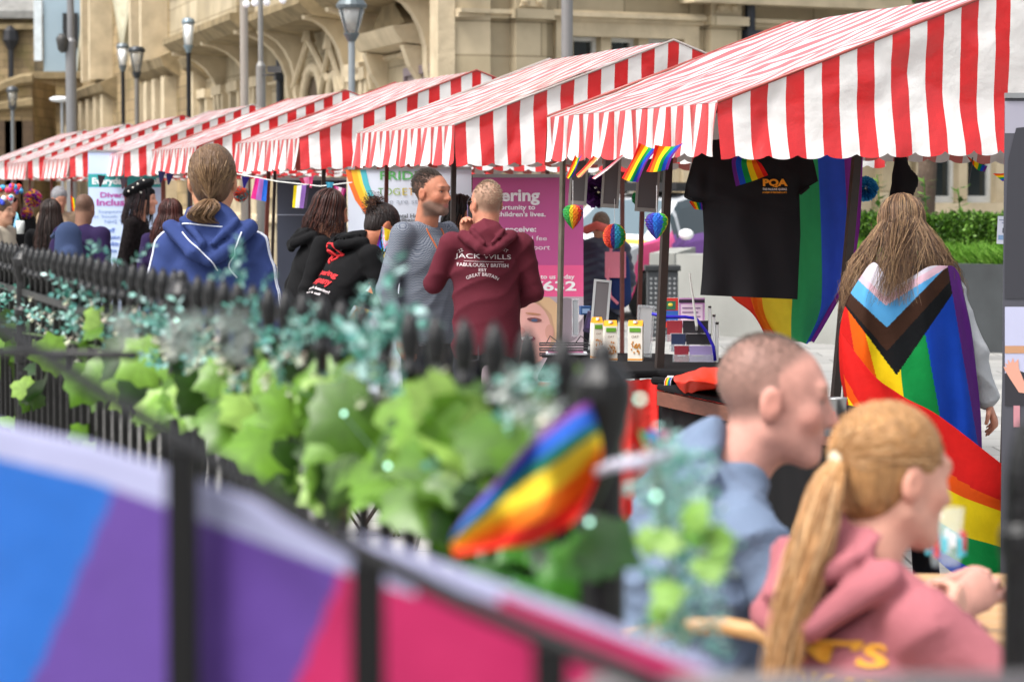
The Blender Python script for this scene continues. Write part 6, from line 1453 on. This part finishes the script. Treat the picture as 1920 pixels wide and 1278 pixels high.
tied_hair(T, Hd, 1100, (0.0, .118, .02), fair, hairmat('fair hair', '#a67a4c'), tail=tl, tail_n=620, tail_r=.023, r=.0011, az0=.25, g=.009)
MB().color('#c8c0a8').lathe([(.012, -.008), (.018, -.004), (.018, .004), (.012, .008)], Hd.P(0, .122, .018), 12, Matrix(Hd.R.tolist()) @ Matrix.Rotation(PI/2, 3, 'X')).build('hair_tie', mat('hair tie', '#c8c0a8', rough=.8), T, smooth=True)
g = gname(T, 'top'); bv = bvh_of(g); M_yprint = mat('yellow garment print', '#d8962a', rough=.8, var=.05)
for i, (s_, w_) in enumerate((("IT'S", .13), ('OKAY', .19), ('NOT TO', .2))): print_on(T, g, s_, (-.07, .3, .972-.05*i), (-1, 0, 0), (0, 0, 1), (0, 1, .05), w_, M_yprint, bv=bv, bold=.035, height=.038)
# distant people
def flowers(T, Hd, n, cols, z0=.09, sp=.11, seed=0):
    rr = random.Random(seed); m = MB()
    for i in range(n):
        a = rr.uniform(-2.2, 2.2); m.color(rr.choice(cols)); m.ball(Hd.P(math.sin(a)*sp*rr.uniform(.8, 1.05), -math.cos(a)*.09+.01, z0+rr.uniform(-.01, .05)), rr.uniform(.016, .03), 7)
    m.build('flower_headband', mat('fabric flowers', attr=True, rough=.7, var=.3, vscale=40), T, smooth=True)
T, Hd, D = person('fair haired woman in sunglasses and a bright flower headband, lanyard on her black top', atx(19, 26.5), R_(12), 1.72, skin='#c08c74', vox=.015, topm=M_blackcloth, botm=M_denim, glasses=True, brow='#5a4434')
long_hair(T, Hd, 120, .34, ['#8a6c50', '#a48664', '#6e543c'], hairmat('ash fair hair', '#8a6c50'), az0=1.0, spread=.03, r=.006); flowers(T, Hd, 22, ['#d03060', '#3a50c8', '#e070c0', '#e84030', '#8a40b0', '#40a0d0'], seed=1)
MB().color('#7ab0d0').tube([(-.06, -.14, 1.45), (-.02, -.17, 1.3), (0, -.17, 1.2)], .012, 6).tube([(.06, -.14, 1.45), (.02, -.17, 1.3), (0, -.17, 1.2)], .012, 6).build('lanyard', mat('blue lanyard', attr=True, rough=.7), T)
T, Hd, D = person('person in a beige coat with a bright flower headband at the left edge, arm raised', atx(0, 24.2), R_(75), 1.62, J=dict(elR=(-.22, -.12, 1.12), wrR=(-.16, -.34, 1.2)), skin='#c99a80', vox=.015, topm=cloth('beige coat wool', '#a39a8a'), botm=M_denim, jacket=.015, bulk=1.1)
hair_shell(T, Hd, hairmat('brown hair', '#5a4634'), .014, 1.05, vox=.012); flowers(T, Hd, 20, ['#e04030', '#40a0d0', '#e8e8e8', '#3a50c8', '#e86a90'], seed=5)
c_ = root('drink_cup', 'small cup with blue straw held by the person in beige', 'cup', at(38, 425, 23.9)); MB().color('#d8dcd8').lathe([(.03, -.06), (.038, .04), (.03, .05)], (0, 0, 0), 12).color('#7ac0c8').tube([(0, 0, .03), (-.03, 0, .12)], .005, 5).build('cup_body', M_print, c_, smooth=True)
T, Hd, D = person('woman with long straight dark hair in black, back to the camera, near the left edge', atx(94, 24.0), R_(172), 1.60, skin='#b88468', vox=.016, topm=M_blackcloth, botm=M_denim)
long_hair(T, Hd, 260, .42, ['#1c120e', '#281812', '#34201a'], hairmat('long dark hair', '#20140f'), wave=.004, spread=.05, az0=.5, r=.006)
T, Hd, D = person('man in a purple jacket wearing a blue backpack, left of the diversity banner', atx(146, 22.0), R_(160), 1.66, J=leanJ(8), pitch=R_(18), skin='#7c5a48', vox=.015, topm=cloth('purple cloth', '#24183c'), botm=M_denim, buzz=('#4c3a30', .7), jacket=.015)
B = root('backpack', 'blue grey backpack on the purple jacket', 'backpack', atx(128, 21.72, 1.2), .3); S = SDF(.014); S.cone((0, 0, -.18), (0, .02, .14), .13, .10, .03, ratio=.6); S.cone((-.0, -.07, -.16), (0, -.06, -.02), .08, .07, .02, ratio=.5); obj('bag', S.mesh('bag'), B, cloth('blue grey nylon', '#33405e')); MB().tube([(.09, .05, .15), (.1, .16, .12)], .02, 6).tube([(-.09, .05, .15), (-.1, .16, .12)], .02, 6).build('strap', cloth('blue grey nylon', '#33405e'), B)
T, Hd, D = person('grey haired man in a beige shirt looking down, behind the dark haired woman', atx(110, 30), R_(28), 1.72, pitch=R_(18), skin='#b07c66', vox=.018, topm=cloth('beige checked shirt', '#a08a72', var=.3, vscale=30), botm=M_denim); hair_shell(T, Hd, hairmat('grey hair', '#77777a'), .012, 1.1, vox=.012)
T, Hd, D = person('auburn haired woman in purple, mostly hidden behind the person in blue', atx(319, 21.0), R_(170), 1.615, skin='#b88468', vox=.016, topm=cloth('purple cloth', '#24183c'), botm=M_denim); long_hair(T, Hd, 200, .22, ['#3a120c', '#4a1a10', '#2c0e0a'], hairmat('auburn hair', '#3a140c'), az0=.5, spread=.05, r=.006)
T, Hd, D = person('dark haired person holding up a phone between the two talking men', atx(862, 17.6), R_(60), 1.66, J=dict(wrR=(-.1, -.3, 1.45), elR=(-.22, -.15, 1.2)), skin='#b98468', vox=.014, topm=M_blackcloth, botm=M_denim, hs=.95); long_hair(T, Hd, 120, .2, ['#14100f', '#201815'], hairmat('black hair', '#120d10'), az0=.8, spread=.02, r=.006)
c_ = root('phone', 'pale lilac phone raised beside the cropped haired man', 'phone', at(886, 400, 16.9), -.6); MB().color('#a890c8').box(-.035, .035, -.005, .005, -.06, .07).color('#1a1a1e').box(-.03, .03, -.006, -.0052, -.055, .065).build('phone_body', M_print, c_, bevel=.002)
T, Hd, D = person('man in tan by the boards behind the ponytailed person', atx(592, 24.5), R_(20), 1.66, pitch=R_(15), skin='#8a5a44', vox=.018, topm=M_blackcloth, botm=M_denim, buzz=('#5a3020', .8))
T, Hd, D = person('stooping person in a quilted navy jacket behind the stall table', atx(1122, 22.6), R_(170), 1.52, J=leanJ(14, elR=(-.24, -.1, 1.1), wrR=(-.2, -.3, 1.0)), pitch=R_(25), skin='#a87860', vox=.012, topm=mat('navy quilted nylon', '#1c2038', rough=.45, var=.1), botm=M_denim, jacket=.03, amp=.002, bulk=1.15); hair_shell(T, Hd, hairmat('brown hair', '#4a3628'), .01, 1.05, vox=.012)
g = gname(T, 'top')
for v in g.data.vertices: v.co += Vector((v.co.x, v.co.y, 0)).normalized()*.012*abs(math.sin((v.co.z+.3*abs(v.co.x))*PI/.07))
MB().color('#c85a50').tube([(-.1, .0, 1.36), (0, .1, 1.4), (.1, .0, 1.36)], .035, 8).build('scarf', mat('red collar', attr=True, rough=.9), T, smooth=True)
B = root('backpack', 'pink and blue child backpack hanging beside the navy quilted jacket', 'backpack', at(1158, 520, 22.0)); S = SDF(.012); S.cone((0, 0, -.14), (0, 0, .12), .11, .09, .03, ratio=.6); obj('bag', S.mesh('bag'), B, cloth('navy nylon', '#20305c')); MB().color('#d87a8c').box(-.1, .06, -.09, -.07, .0, .2).tube([(-.05, -.05, .25), (-.08, -.1, .0), (-.06, -.09, -.14), (.0, -.08, -.2)], .012, 6).build('pink_trim', mat('pink nylon', attr=True, rough=.6), B)
pom('cluster of orange and teal pompoms behind the ponytailed head', 451, 364, 14, 21.0, ['#d83a28', '#e05a38', '#2a8a90'])
# ---------------------------------------------------------------- terrace furniture
M_wood = mat('pale varnished wood', '#b98d5a', rough=.45, var=.25, vscale=9, stretch=(1, 9, 9)); M_wood2 = mat('slatted wood', '#b58e62', rough=.5, var=.25, vscale=9, stretch=(1, 9, 9))
T = root('cafe_table', 'round edged slatted wooden table between the girl and the seated man', 'table', (at(1740, 1100, 5.75).x, 5.75, 0)); zt2 = .83
for i in range(9):
    y = -.44+.11*i; hw = math.sqrt(max(.02, .5**2-max(0, abs(y)-.2)**2))*1.0; MB().box(-hw, hw*.98, y, y+.1, zt2-.03, zt2).build('slat', M_wood2, T, bevel=.012)
MB().box(-.4, .4, -.03, .03, zt2-.06, zt2-.031).box(-.03, .03, -.4, .4, zt2-.09, zt2-.061).build('batten', M_wood, T)
for sx in (-1, 1):
    for sy in (-1, 1): MB().tube([(sx*.3, sy*.3, zt2-.03), (sx*.36, sy*.36, 0)], .02, 8).build('leg', M_wood, T)
gp = at(1773, 1062, 4.98); T = root('pint_glass', 'tall clear glass with printed figures held by the girl', 'glass', gp)
MB().lathe([(.024, 0), (.026, .004), (.033, .105), (.031, .105), (.0245, .008), (.001, .006)], (0, 0, 0), 24).build('glass', mat('clear glass', '#dfeaec', rough=.03, alpha=.14, var=0, spec=.5), T, smooth=True)
m = MB()
for i in range(14): a = i*.45; m.color(['#58c0d0', '#c84040', '#58c0d0', '#e8e8e8'][i % 4]); m.box(*sum(([q-.004, q+.004] for q in (math.cos(a)*.0325, math.sin(a)*.0325)), []), .02+.01*(i % 3), .055+.008*(i % 2))
m.build('printed_figures', M_print, T)
def chair(label, x, y, rz, zt, w=.42):
    T = root('wooden_chair', label, 'chair', (x, y, 0), rz)
    MB().tube([(-w/2-.05, .02, zt-.02), (-w*.3, .06, zt+.0), (0, .075, zt+.005), (w*.3, .06, zt), (w/2+.05, .02, zt-.02)], .017, 10).build('back_rail', M_wood, T, smooth=True)
    MB().box(-w/2, w/2, .0, .03, zt-.2, zt-.12).build('backrest', M_wood, T, bevel=.01)
    MB().box(-w/2, w/2, -.42, 0, .43, .46).build('seat', M_wood, T, bevel=.01)
    for sx in (-1, 1): MB().tube([(sx*w/2, .03, zt-.02), (sx*w/2, .0, .45), (sx*w/2, .03, 0)], .015, 8).build('leg', M_wood, T); MB().tube([(sx*w/2, -.4, .44), (sx*w/2, -.42, 0)], .015, 8).build('leg', M_wood, T)
pc = at(1350, 1190, 4.75); chair('pale wooden chair with a curved back rail behind the blue top', pc.x-.02, pc.y+.0, R_(62)-PI/2, pc.z+.0, .24)
pc = at(1600, 1320, 4.2); chair('wooden chair under the girl in pink', pc.x+.1, 4.40, R_(122)-PI, .78, .36)
# ---------------------------------------------------------------- spear topped railing, running parallel to the stalls
M_iron = mat('glossy black iron paint', '#060607', rough=.38, spec=.45, var=.3, vscale=25, bump=.25, bscale=60)
def fpt(Y, z=0): return Vector((-.2858*Y+.8958, Y, z))
ZT = 1.53
T = root('spear_railing', 'black iron railing with spear tops running along beside the stalls', 'railing', fpt(2.82)); FR = math.atan2(1, -.2858)-PI/2
def spear_mesh():
    mb = MB().lathe([(.0085, .02), (.0085, ZT-.085), (.0135, ZT-.082), (.0135, ZT-.072), (.009, ZT-.068), (.0115, ZT-.055), (.0145, ZT-.038), (.010, ZT-.015), (.0015, ZT)], (0, 0, 0), 8)
    o = mb.build('spear', M_iron, smooth=True); me = o.data; bpy.data.objects.remove(o); return me
sm = spear_mesh(); posts_Y = [2.82, 5.28, 7.85, 10.6, 13.4]
Y = 2.95; i = 0
while Y < 13.4:
    if min(abs(Y-p) for p in posts_Y) > .07:
        o = obj('spear', sm, T); o.location = fpt(Y)-T.location+Vector((0, 0, random.uniform(-.003, .003)))
    Y += .127
for z in (ZT-.13, .25):
    MB().tube([fpt(2.84, z)-T.location, fpt(13.4, z)-T.location], .013, 4).build('rail', M_iron, T)
for i, Yp_ in enumerate(posts_Y):
    s = 1.0; mb = MB().lathe([(.0225, 0), (.0225, 1.2), (.028, 1.205), (.028, 1.225), (.0225, 1.23), (.0225, 1.33), (.027, 1.335), (.027, 1.35), (.021, 1.36), (.021, 1.43), (.027, 1.455), (.0305, 1.47), (.0305, 1.49), (.027, 1.495), (.02, 1.505), (.013, 1.512), (.011, 1.522), (.006, 1.53)], (0, 0, 0), 16)
    o = mb.build('rail_post', M_iron, T, smooth=False); o.location = fpt(Yp_)-T.location
# slim black gate post at the right edge, near
pr_ = at(1917, 900, 2.9); Tg = root('gate_post', 'black iron gate post with a rounded cap, blurred at the right edge', 'post', (pr_.x, pr_.y, 0))
MB().lathe([(.02, 0), (.02, 1.30), (.0235, 1.31), (.0235, 1.33), (.018, 1.34), (.017, 1.39), (.012, 1.42), (.006, 1.44), (.001, 1.445)], (0, 0, 0), 14).build('iron_post', M_iron, Tg, smooth=False)
# ---------------------------------------------------------------- leafy garland on the railing
M_fleaf = mat('garland leaf', attr=True, rough=.38, spec=.5, var=.25, vscale=30, transl=.22)
G1 = ['#426615', '#50781c', '#375713', '#608a26', '#719a36', '#27460e', '#1c3a0c', '#8cae54', '#50781c']; G2 = ['#4a8a7c', '#5a9c8c', '#78b0a4', '#387468', '#8fbcb0', '#62a09a', '#a8c8c4']; G3 = ['#cfd0c0', '#e2e0d0', '#b8c4b0', '#d4dcb8', '#e6d8cc']
def maple(mb, p, d, n_, s, col):
    """lobed leaf: p base, d direction of the tip, n_ normal"""
    d = d.normalized(); x = d.cross(n_).normalized(); n_ = x.cross(d).normalized()
    pro = [(0, 0), (.2, -.1), (.44, -.02), (.42, .16), (.58, .38), (.42, .47), (.36, .64), (.18, .7), (0, .95)]
    P = [p+x*a*s+d*b*s-n_*(abs(a)*.28+b*b*.18)*s for a, b in pro]+[p-x*a*s+d*b*s-n_*(abs(a)*.28+b*b*.18)*s for a, b in pro[-2:0:-1]]
    c = p+d*.4*s+n_*.0*s; V = [c]+P; k = len(P); f = [(0, 1+i, 1+(i+1) % k) for i in range(k)]
    b = lin(col); mb.add(V, f, [tuple(q*(1.0+(.08 if i % 2 else -.05)) for q in b) for i in range(k)])
def sprig(mb, p, d, s, cols, n=9):
    d = d.normalized(); x = d.cross(Vector((.3, .2, 1))).normalized(); y = d.cross(x)
    mb.color('#5a8a78').tube([p, p+d*s], s*.012, 4, False)
    for i in range(n):
        t = (i+1)/n; a = i*2.4; o = (x*math.cos(a)+y*math.sin(a)); b = p+d*s*t; e = b+(o*.8+d*.6).normalized()*s*.27; w_ = d.cross(o).normalized()*s*.085; m_ = (b+e)/2
        mb.color(random.choice(cols)); mb.add([b, m_+w_, e, m_-w_], [(0, 1, 2, 3)])
def blossom(mb, p, s, cols):
    for i in range(9):
        a = i*2.4; d = Vector((math.cos(a), math.sin(a)*.8-.4, math.sin(i*1.7))).normalized(); w_ = d.cross(Vector((0, 0, 1))).normalized()*s*.3
        mb.color(random.choice(cols)); mb.add([p, p+d*s*.6+w_, p+d*s, p+d*s*.6-w_], [(0, 1, 2, 3)])
rr = random.Random(21)
T = root('leaf_garland', 'garland of big green leaves, teal sprigs and pale blossoms wound along the railing', 'garland', fpt(4, 1.4))
gl, sp_, bl_ = MB(), MB(), MB()
def rnd3(a=1, b=1, c=1): return Vector((rr.gauss(0, a), rr.gauss(0, b), rr.gauss(0, c)))
# line of the garland: pixel control (x, y centre, half height px)
GL = [(-60, 610, 75), (60, 625, 85), (180, 650, 90), (300, 680, 85), (400, 700, 85), (500, 735, 105), (620, 770, 125), (740, 800, 125), (850, 800, 120), (950, 800, 110), (1060, 800, 100), (1120, 790, 80)]
def gpoint(t):
    n = len(GL)-1; f = t*n; i = min(int(f), n-1); g_ = f-i; a, b = GL[i], GL[i+1]; return [a[j]+(b[j]-a[j])*g_ for j in range(3)]
def Yof(px): return 4777/(px+564)
for i in range(225):
    x, yc, hh_ = gpoint(rr.random()**.8); g_ = rr.gauss(.12, .5); g_ = max(-.95, min(1.05, g_)); Yl = Yof(x)+rr.uniform(-.12, .1)
    if 120 < x < 480 and g_ < .1 and rr.random() < .6: continue
    if x > 960 and rr.random() < .6: continue
    if x > 1040: continue
    p = at(x, yc+g_*hh_, Yl); d = Vector((rr.gauss(0, .6), rr.gauss(-.4, .4), rr.gauss(-.55, .5))); n_ = Vector((rr.gauss(0, .5), -1, rr.gauss(.6, .4)))
    maple(gl, p, d, n_, rr.uniform(.06, .112)*(1.0 if x > 300 else 1.15), rr.choice(G1))
for i in range(230):
    x, yc, hh_ = gpoint(rr.random()); g_ = rr.gauss(-.45, .45) if x < 760 else rr.gauss(-.2, .6); g_ = max(-1.25, min(.8, g_)); Yl = Yof(x)+rr.uniform(-.14, .06)
    if x > 430 and g_ > -.5 and rr.random() < .85: continue
    if x > 1030 or (x > 770 and g_ < -.3): continue
    p = at(x, yc+g_*hh_, Yl); sprig(sp_, p, Vector((rr.gauss(0, .7), rr.gauss(-.3, .4), rr.gauss(.3, .6))), rr.uniform(.045, .08)*(.75 if x > 500 else 1), G2, 9)
for (cx, cy, n_, sz) in ((140, 520, 8, .09), (235, 500, 4, .07), (455, 500, 5, .05), (490, 560, 5, .045), (715, 620, 10, .085), (735, 740, 8, .05), (690, 690, 5, .05), (30, 570, 8, .06), (300, 600, 8, .06), (380, 640, 6, .05), (560, 640, 6, .05), (970, 720, 7, .04), (1030, 740, 6, .035), (980, 1000, 6, .035), (1010, 1060, 6, .035)):
    for i in range(n_): sprig(sp_, at(cx+rr.gauss(0, 12), cy+rr.gauss(12, 14), Yof(min(cx, 1100))+rr.uniform(-.1, .02)), rnd3()+Vector((0, -.3, .5)), sz*rr.uniform(.7, 1.2), G2, 10)
for i in range(240):
    x, yc, hh_ = gpoint(rr.random()); g_ = rr.gauss(-.3, .35)
    if x > 1030 or x > 620 and rr.random() < .6: continue
    blossom(bl_, at(x, yc+g_*hh_, Yof(x)-rr.uniform(.0, .16)), rr.uniform(.010, .02), G3)
for (cx, cy, n_) in ((340, 640, 8), (430, 600, 8), (445, 650, 8), (240, 610, 6), (365, 600, 6), (950, 720, 8), (985, 760, 8), (1020, 790, 6), (1050, 860, 6), (960, 980, 6), (1000, 1040, 6)):
    for i in range(n_): blossom(bl_, at(cx+rr.gauss(0, 14), cy+rr.gauss(0, 14), 2.75), rr.uniform(.009, .016), ['#aab4ae', '#c2ccc6', '#8fa09a', '#dfe2dc'])
# leaves low on the railing, below the garland and round the near post
for (x, y, n_) in ((90, 780, 3), (60, 720, 2), (30, 800, 3), (180, 780, 2), (950, 1060, 10), (1050, 1080, 9), (1000, 980, 6), (1100, 1000, 7), (870, 1000, 5), (880, 930, 5), (560, 900, 4), (640, 900, 5)):
    for i in range(n_): maple(gl, at(x+rr.gauss(0, 28), y+rr.gauss(0, 26), Yof(min(x, 1100))+rr.uniform(-.1, .1)), Vector((rr.gauss(0, .5), -.3, rr.gauss(-.7, .4))), Vector((rr.gauss(0, .5), -1, .4)), rr.uniform(.045, .075), rr.choice(G1 if x < 900 else ['#2f6a1a', '#3c7a20', '#28561a', '#4c8a1c']))
gl.build('green_leaves', M_fleaf, T, world=True, smooth=True); sp_.build('teal_sprigs', M_fleaf, T, world=True); bl_.build('blossoms', M_fleaf, T, world=True)
st = MB().color('#4c6a30'); st.tube([at(*(lambda g_: (g_[0], g_[1]))(gpoint(t/30)), Yof(gpoint(t/30)[0])-.02) for t in range(31)], .004, 6); st.build('stem', M_fleaf, T, world=True)
T = root('leaf_garland', 'pale eucalyptus garland with a few lime leaves hanging down right of the thick post', 'garland', at(1240, 900, 2.75))
gl, sp_ = MB(), MB()
for i in range(150):
    t = rr.random(); x = 1242+22*math.sin(t*5)+50*t+rr.gauss(0, 18+20*t); y = 850+t*350; p = at(max(x, 1200), y, 2.95+rr.gauss(0, .04)); sprig(sp_, p, rnd3()+Vector((0, -.2, -.2)), rr.uniform(.03, .05), ['#8fc4bc', '#a6d2cc', '#78b4ac', '#bcdcd6', '#5fa08c', '#cfe0dc'], 9)
for (x, y, n_) in ((1290, 985, 3), (1330, 1050, 4), (1215, 1010, 2), (1215, 1130, 2)):
    for i in range(n_): maple(gl, at(x+rr.gauss(0, 14), y+rr.gauss(0, 14), 2.68), Vector((rr.gauss(.5, .6), -.1, rr.gauss(0, .5))), Vector((rr.gauss(0, .4), -1, .8)), rr.uniform(.022, .038), rr.choice(['#84ac54', '#749e42', '#9cbc70', '#4f8a2a']))
gl.build('lime_leaves', M_fleaf, T, world=True); sp_.build('pale_sprigs', M_fleaf, T, world=True)
MB().color('#6a8a70').tube([at(1225, 840, 2.76), at(1240, 950, 2.76), at(1262, 1080, 2.76), at(1285, 1210, 2.76)], .003, 6).build('stem', M_fleaf, T, world=True)
# emissive mint beads added among the leaves to glow as round glints
M_bead = mat('emissive mint bead', '#b8f4dc', emit=1.6, var=0)
T = root('glint_beads', 'string of tiny mint beads in the garland, added to glow as glints', 'bead string', at(730, 870, 2.9))
pts = [(727, 873, 3.3), (1105, 978, 2.75), (1200, 748, 2.5), (1230, 930, 2.5), (330, 600, 4.8), (235, 590, 6), (645, 775, 3.7)]
for x, y, Yq in pts: MB().ball(at(x, y, Yq), .0028, 8).build('bead', M_bead, T, world=True, smooth=True)
MB().tube([at(x, y+2, Yq+.01) for x, y, Yq in sorted(pts)], .0008, 4).build('wire', mat('thin green wire', '#3c5a48', rough=.6), T, world=True)
# ---------------------------------------------------------------- near rainbow flag tied to the post
c = [[(1105, 752), (1050, 785), (985, 838), (905, 930), (848, 1000)], [(1120, 800), (1062, 835), (985, 885), (905, 960), (846, 1012)], [(1128, 850), (1085, 915), (1010, 960), (930, 1000), (848, 1026)], [(1118, 905), (1075, 975), (1000, 1018), (925, 1030), (852, 1040)]]
dz = [[0, .02, .0, .02, 0], [.01, -.03, .02, .0, 0], [0, .03, -.02, .02, 0], [0, 0, .02, 0, 0]]
ctrl = [[at(x, y, 2.72+dz[j][i]) for i, (x, y) in enumerate(r)] for j, r in enumerate(c)]
def nearflag(u, v): return '#8a4a9c' if v < .12 else '#2f62c0' if v < .30 else '#2f8a6a' if v < .40 else '#ecd23a' if v < .56 else '#f08a28' if v < .74 else '#e8382c'
o = sheet(ctrl, 70, 50, nearflag, .004, 9).build('rainbow_flag', M_flag, smooth=True, solid=.001); top(o, 'blurred rainbow hand flag fluttering from the thick railing post', 'flag')
o = MB().color('#b4b0c0').tube([at(1118, 885, 2.72), at(1150, 872, 2.7), at(1200, 868, 2.7), at(1260, 845, 2.75)], [.004, .006, .007, .003], 8).build('ribbon', mat('pale ribbon cloth', attr=True, rough=.6), smooth=True); top(o, 'pale ribbon tying the near rainbow flag to the post', 'ribbon')
for i, (x0, x1, cl) in enumerate(((1196, 1214, '#4aa868'), (1212, 1234, '#4a98e0'), (1234, 1256, '#d880a8'))):
    q = 3.4; o = MB().color(cl).add([at(x0, 806, q), at(x1, 808, q), at((x0+x1)/2+4, 850, q)], [(0, 2, 1)]).build('pennant', M_flag, solid=.001); top(o, ['green pennant right of the thick post', 'blue pennant beside the blue hooded top', 'pink pennant at the hood of the seated man'][i], 'pennant', 'three small pennants')
# ---------------------------------------------------------------- banner and handrail closest to the camera
M_ban = mat('satin banner cloth', attr=True, rough=.6, spec=.3, var=.03, vscale=5, bump=.1, bscale=8, transl=.15)
tl_ = [(-120, 755, 2.3), (0, 792, 2.2), (170, 830, 2.1), (330, 882, 2.0), (500, 945, 1.95), (660, 1000, 1.9), (800, 1045, 1.86), (960, 1100, 1.82), (1120, 1160, 1.8), (1340, 1245, 1.78)]
nb = MB(); rows_ = []
for j in range(13):
    d = j/12; r = []
    for i in range(0, 91):
        t = i/90; f = t*(len(tl_)-1); k = min(int(f), len(tl_)-2); g_ = f-k; a, b = tl_[k], tl_[k+1]; x, y, Yq = [a[q]+(b[q]-a[q])*g_ for q in range(3)]
        p = at(x, y, Yq); r.append(p+Vector((0, .012*math.sin(i*.35+d*3)*d-.01*d, -.62*d)))
    rows_.append(r)
def bcol(u, v, p):
    q = p.z; x = 960+FPX*p.x/p.y
    if v < (.05 if x < 700 else .05-.037*min(1, (x-700)/260)): return '#9d9fbe'
    s_ = x-(356-0)*0; y = 639-FPX*((p.z-CZ)/p.y)-283  # unused shape helper
    e1 = 240-600*v; e2 = 665-600*v
    return '#1c5cac' if x < e1 else '#563a86' if x < e2 else '#ac1f56'
V = [p for r in rows_ for p in r]; F = []; CC = []
for j in range(12):
    for i in range(90):
        a = j*91+i; F.append((a, a+91, a+92, a+1)); CC.append(None)
# finer grid for crisp colour edges
nb = MB(); VV = []; NX, NY = 270, 90
for j in range(NY+1):
    for i in range(NX+1):
        fj = j/NY*12; fi = i/NX*90; a, b = min(int(fj), 11), min(int(fi), 89); u, v = fj-a, fi-b
        VV.append(rows_[a][b].lerp(rows_[a][b+1], v).lerp(rows_[a+1][b].lerp(rows_[a+1][b+1], v), u))
FF = []; CC = []
for j in range(NY):
    for i in range(NX): a = j*(NX+1)+i; FF.append((a, a+NX+1, a+NX+2, a+1)); CC.append(lin(bcol((i+.5)/NX, (j+.5)/NY, VV[a])))
nb.add(VV, FF, CC); o = nb.build('fabric_banner', M_ban, smooth=True, solid=.002); top(o, 'blue, purple and pink fabric banner with a pale hem, closest to the camera', 'banner')
T = root('handrail', 'black iron handrail with uprights sloping across the nearest banner', 'railing', at(380, 850, 1.95))
hr = [(-140, 520, 2.5), (0, 612, 2.25), (190, 735, 2.08), (380, 850, 1.95), (540, 955, 1.84), (690, 1040, 1.76), (860, 1125, 1.7), (1030, 1200, 1.66), (1180, 1262, 1.62), (1330, 1330, 1.6)]
M_matt = mat('matt black iron paint', '#060607', rough=.55, spec=.3, var=.2)
MB().tube([at(*p) for p in hr], .0062, 8).build('rail', M_matt, T, world=True, smooth=True)
for x, y, Yq in ((342, 838, 1.96), (690, 1050, 1.755), (1032, 1205, 1.655)):
    p = at(x, y, Yq); MB().box(p.x-.0105, p.x+.0105, Yq-.0105, Yq+.0105, 0, p.z).build('upright', M_matt, T, world=True)
T = root('grey_rail', 'blurred grey rail along the bottom right edge', 'rail', at(1500, 1278, 1.7)); MB().tube([at(1100, 1292, 1.75), at(1500, 1290, 1.75), at(2000, 1286, 1.75)], .009, 8).build('rail', mat('grey painted metal', '#6a6668', rough=.5), T, world=True, smooth=True)
for x in (1070, 1980): p = at(x, 1290, 1.76); MB().tube([p, Vector((p.x, p.y, 0))], .01, 8).build('upright', mat('grey painted metal'), T, world=True)
T = root('iron_arm', 'short black iron arm ending among the leaves at left', 'rail', at(100, 664, 4.0)); MB().tube([at(-160, 652, 4.3), at(0, 660, 4.1), at(254, 666, 3.9)], .0065, 8).build('arm', M_iron, T, world=True, smooth=True); p = at(-160, 652, 4.3); MB().tube([p, Vector((p.x, p.y, 0))], .012, 8).build('upright', M_iron, T, world=True)
for o in SC.objects:
    for k in list(o.keys()):
        if k.startswith('_'): del o[k]
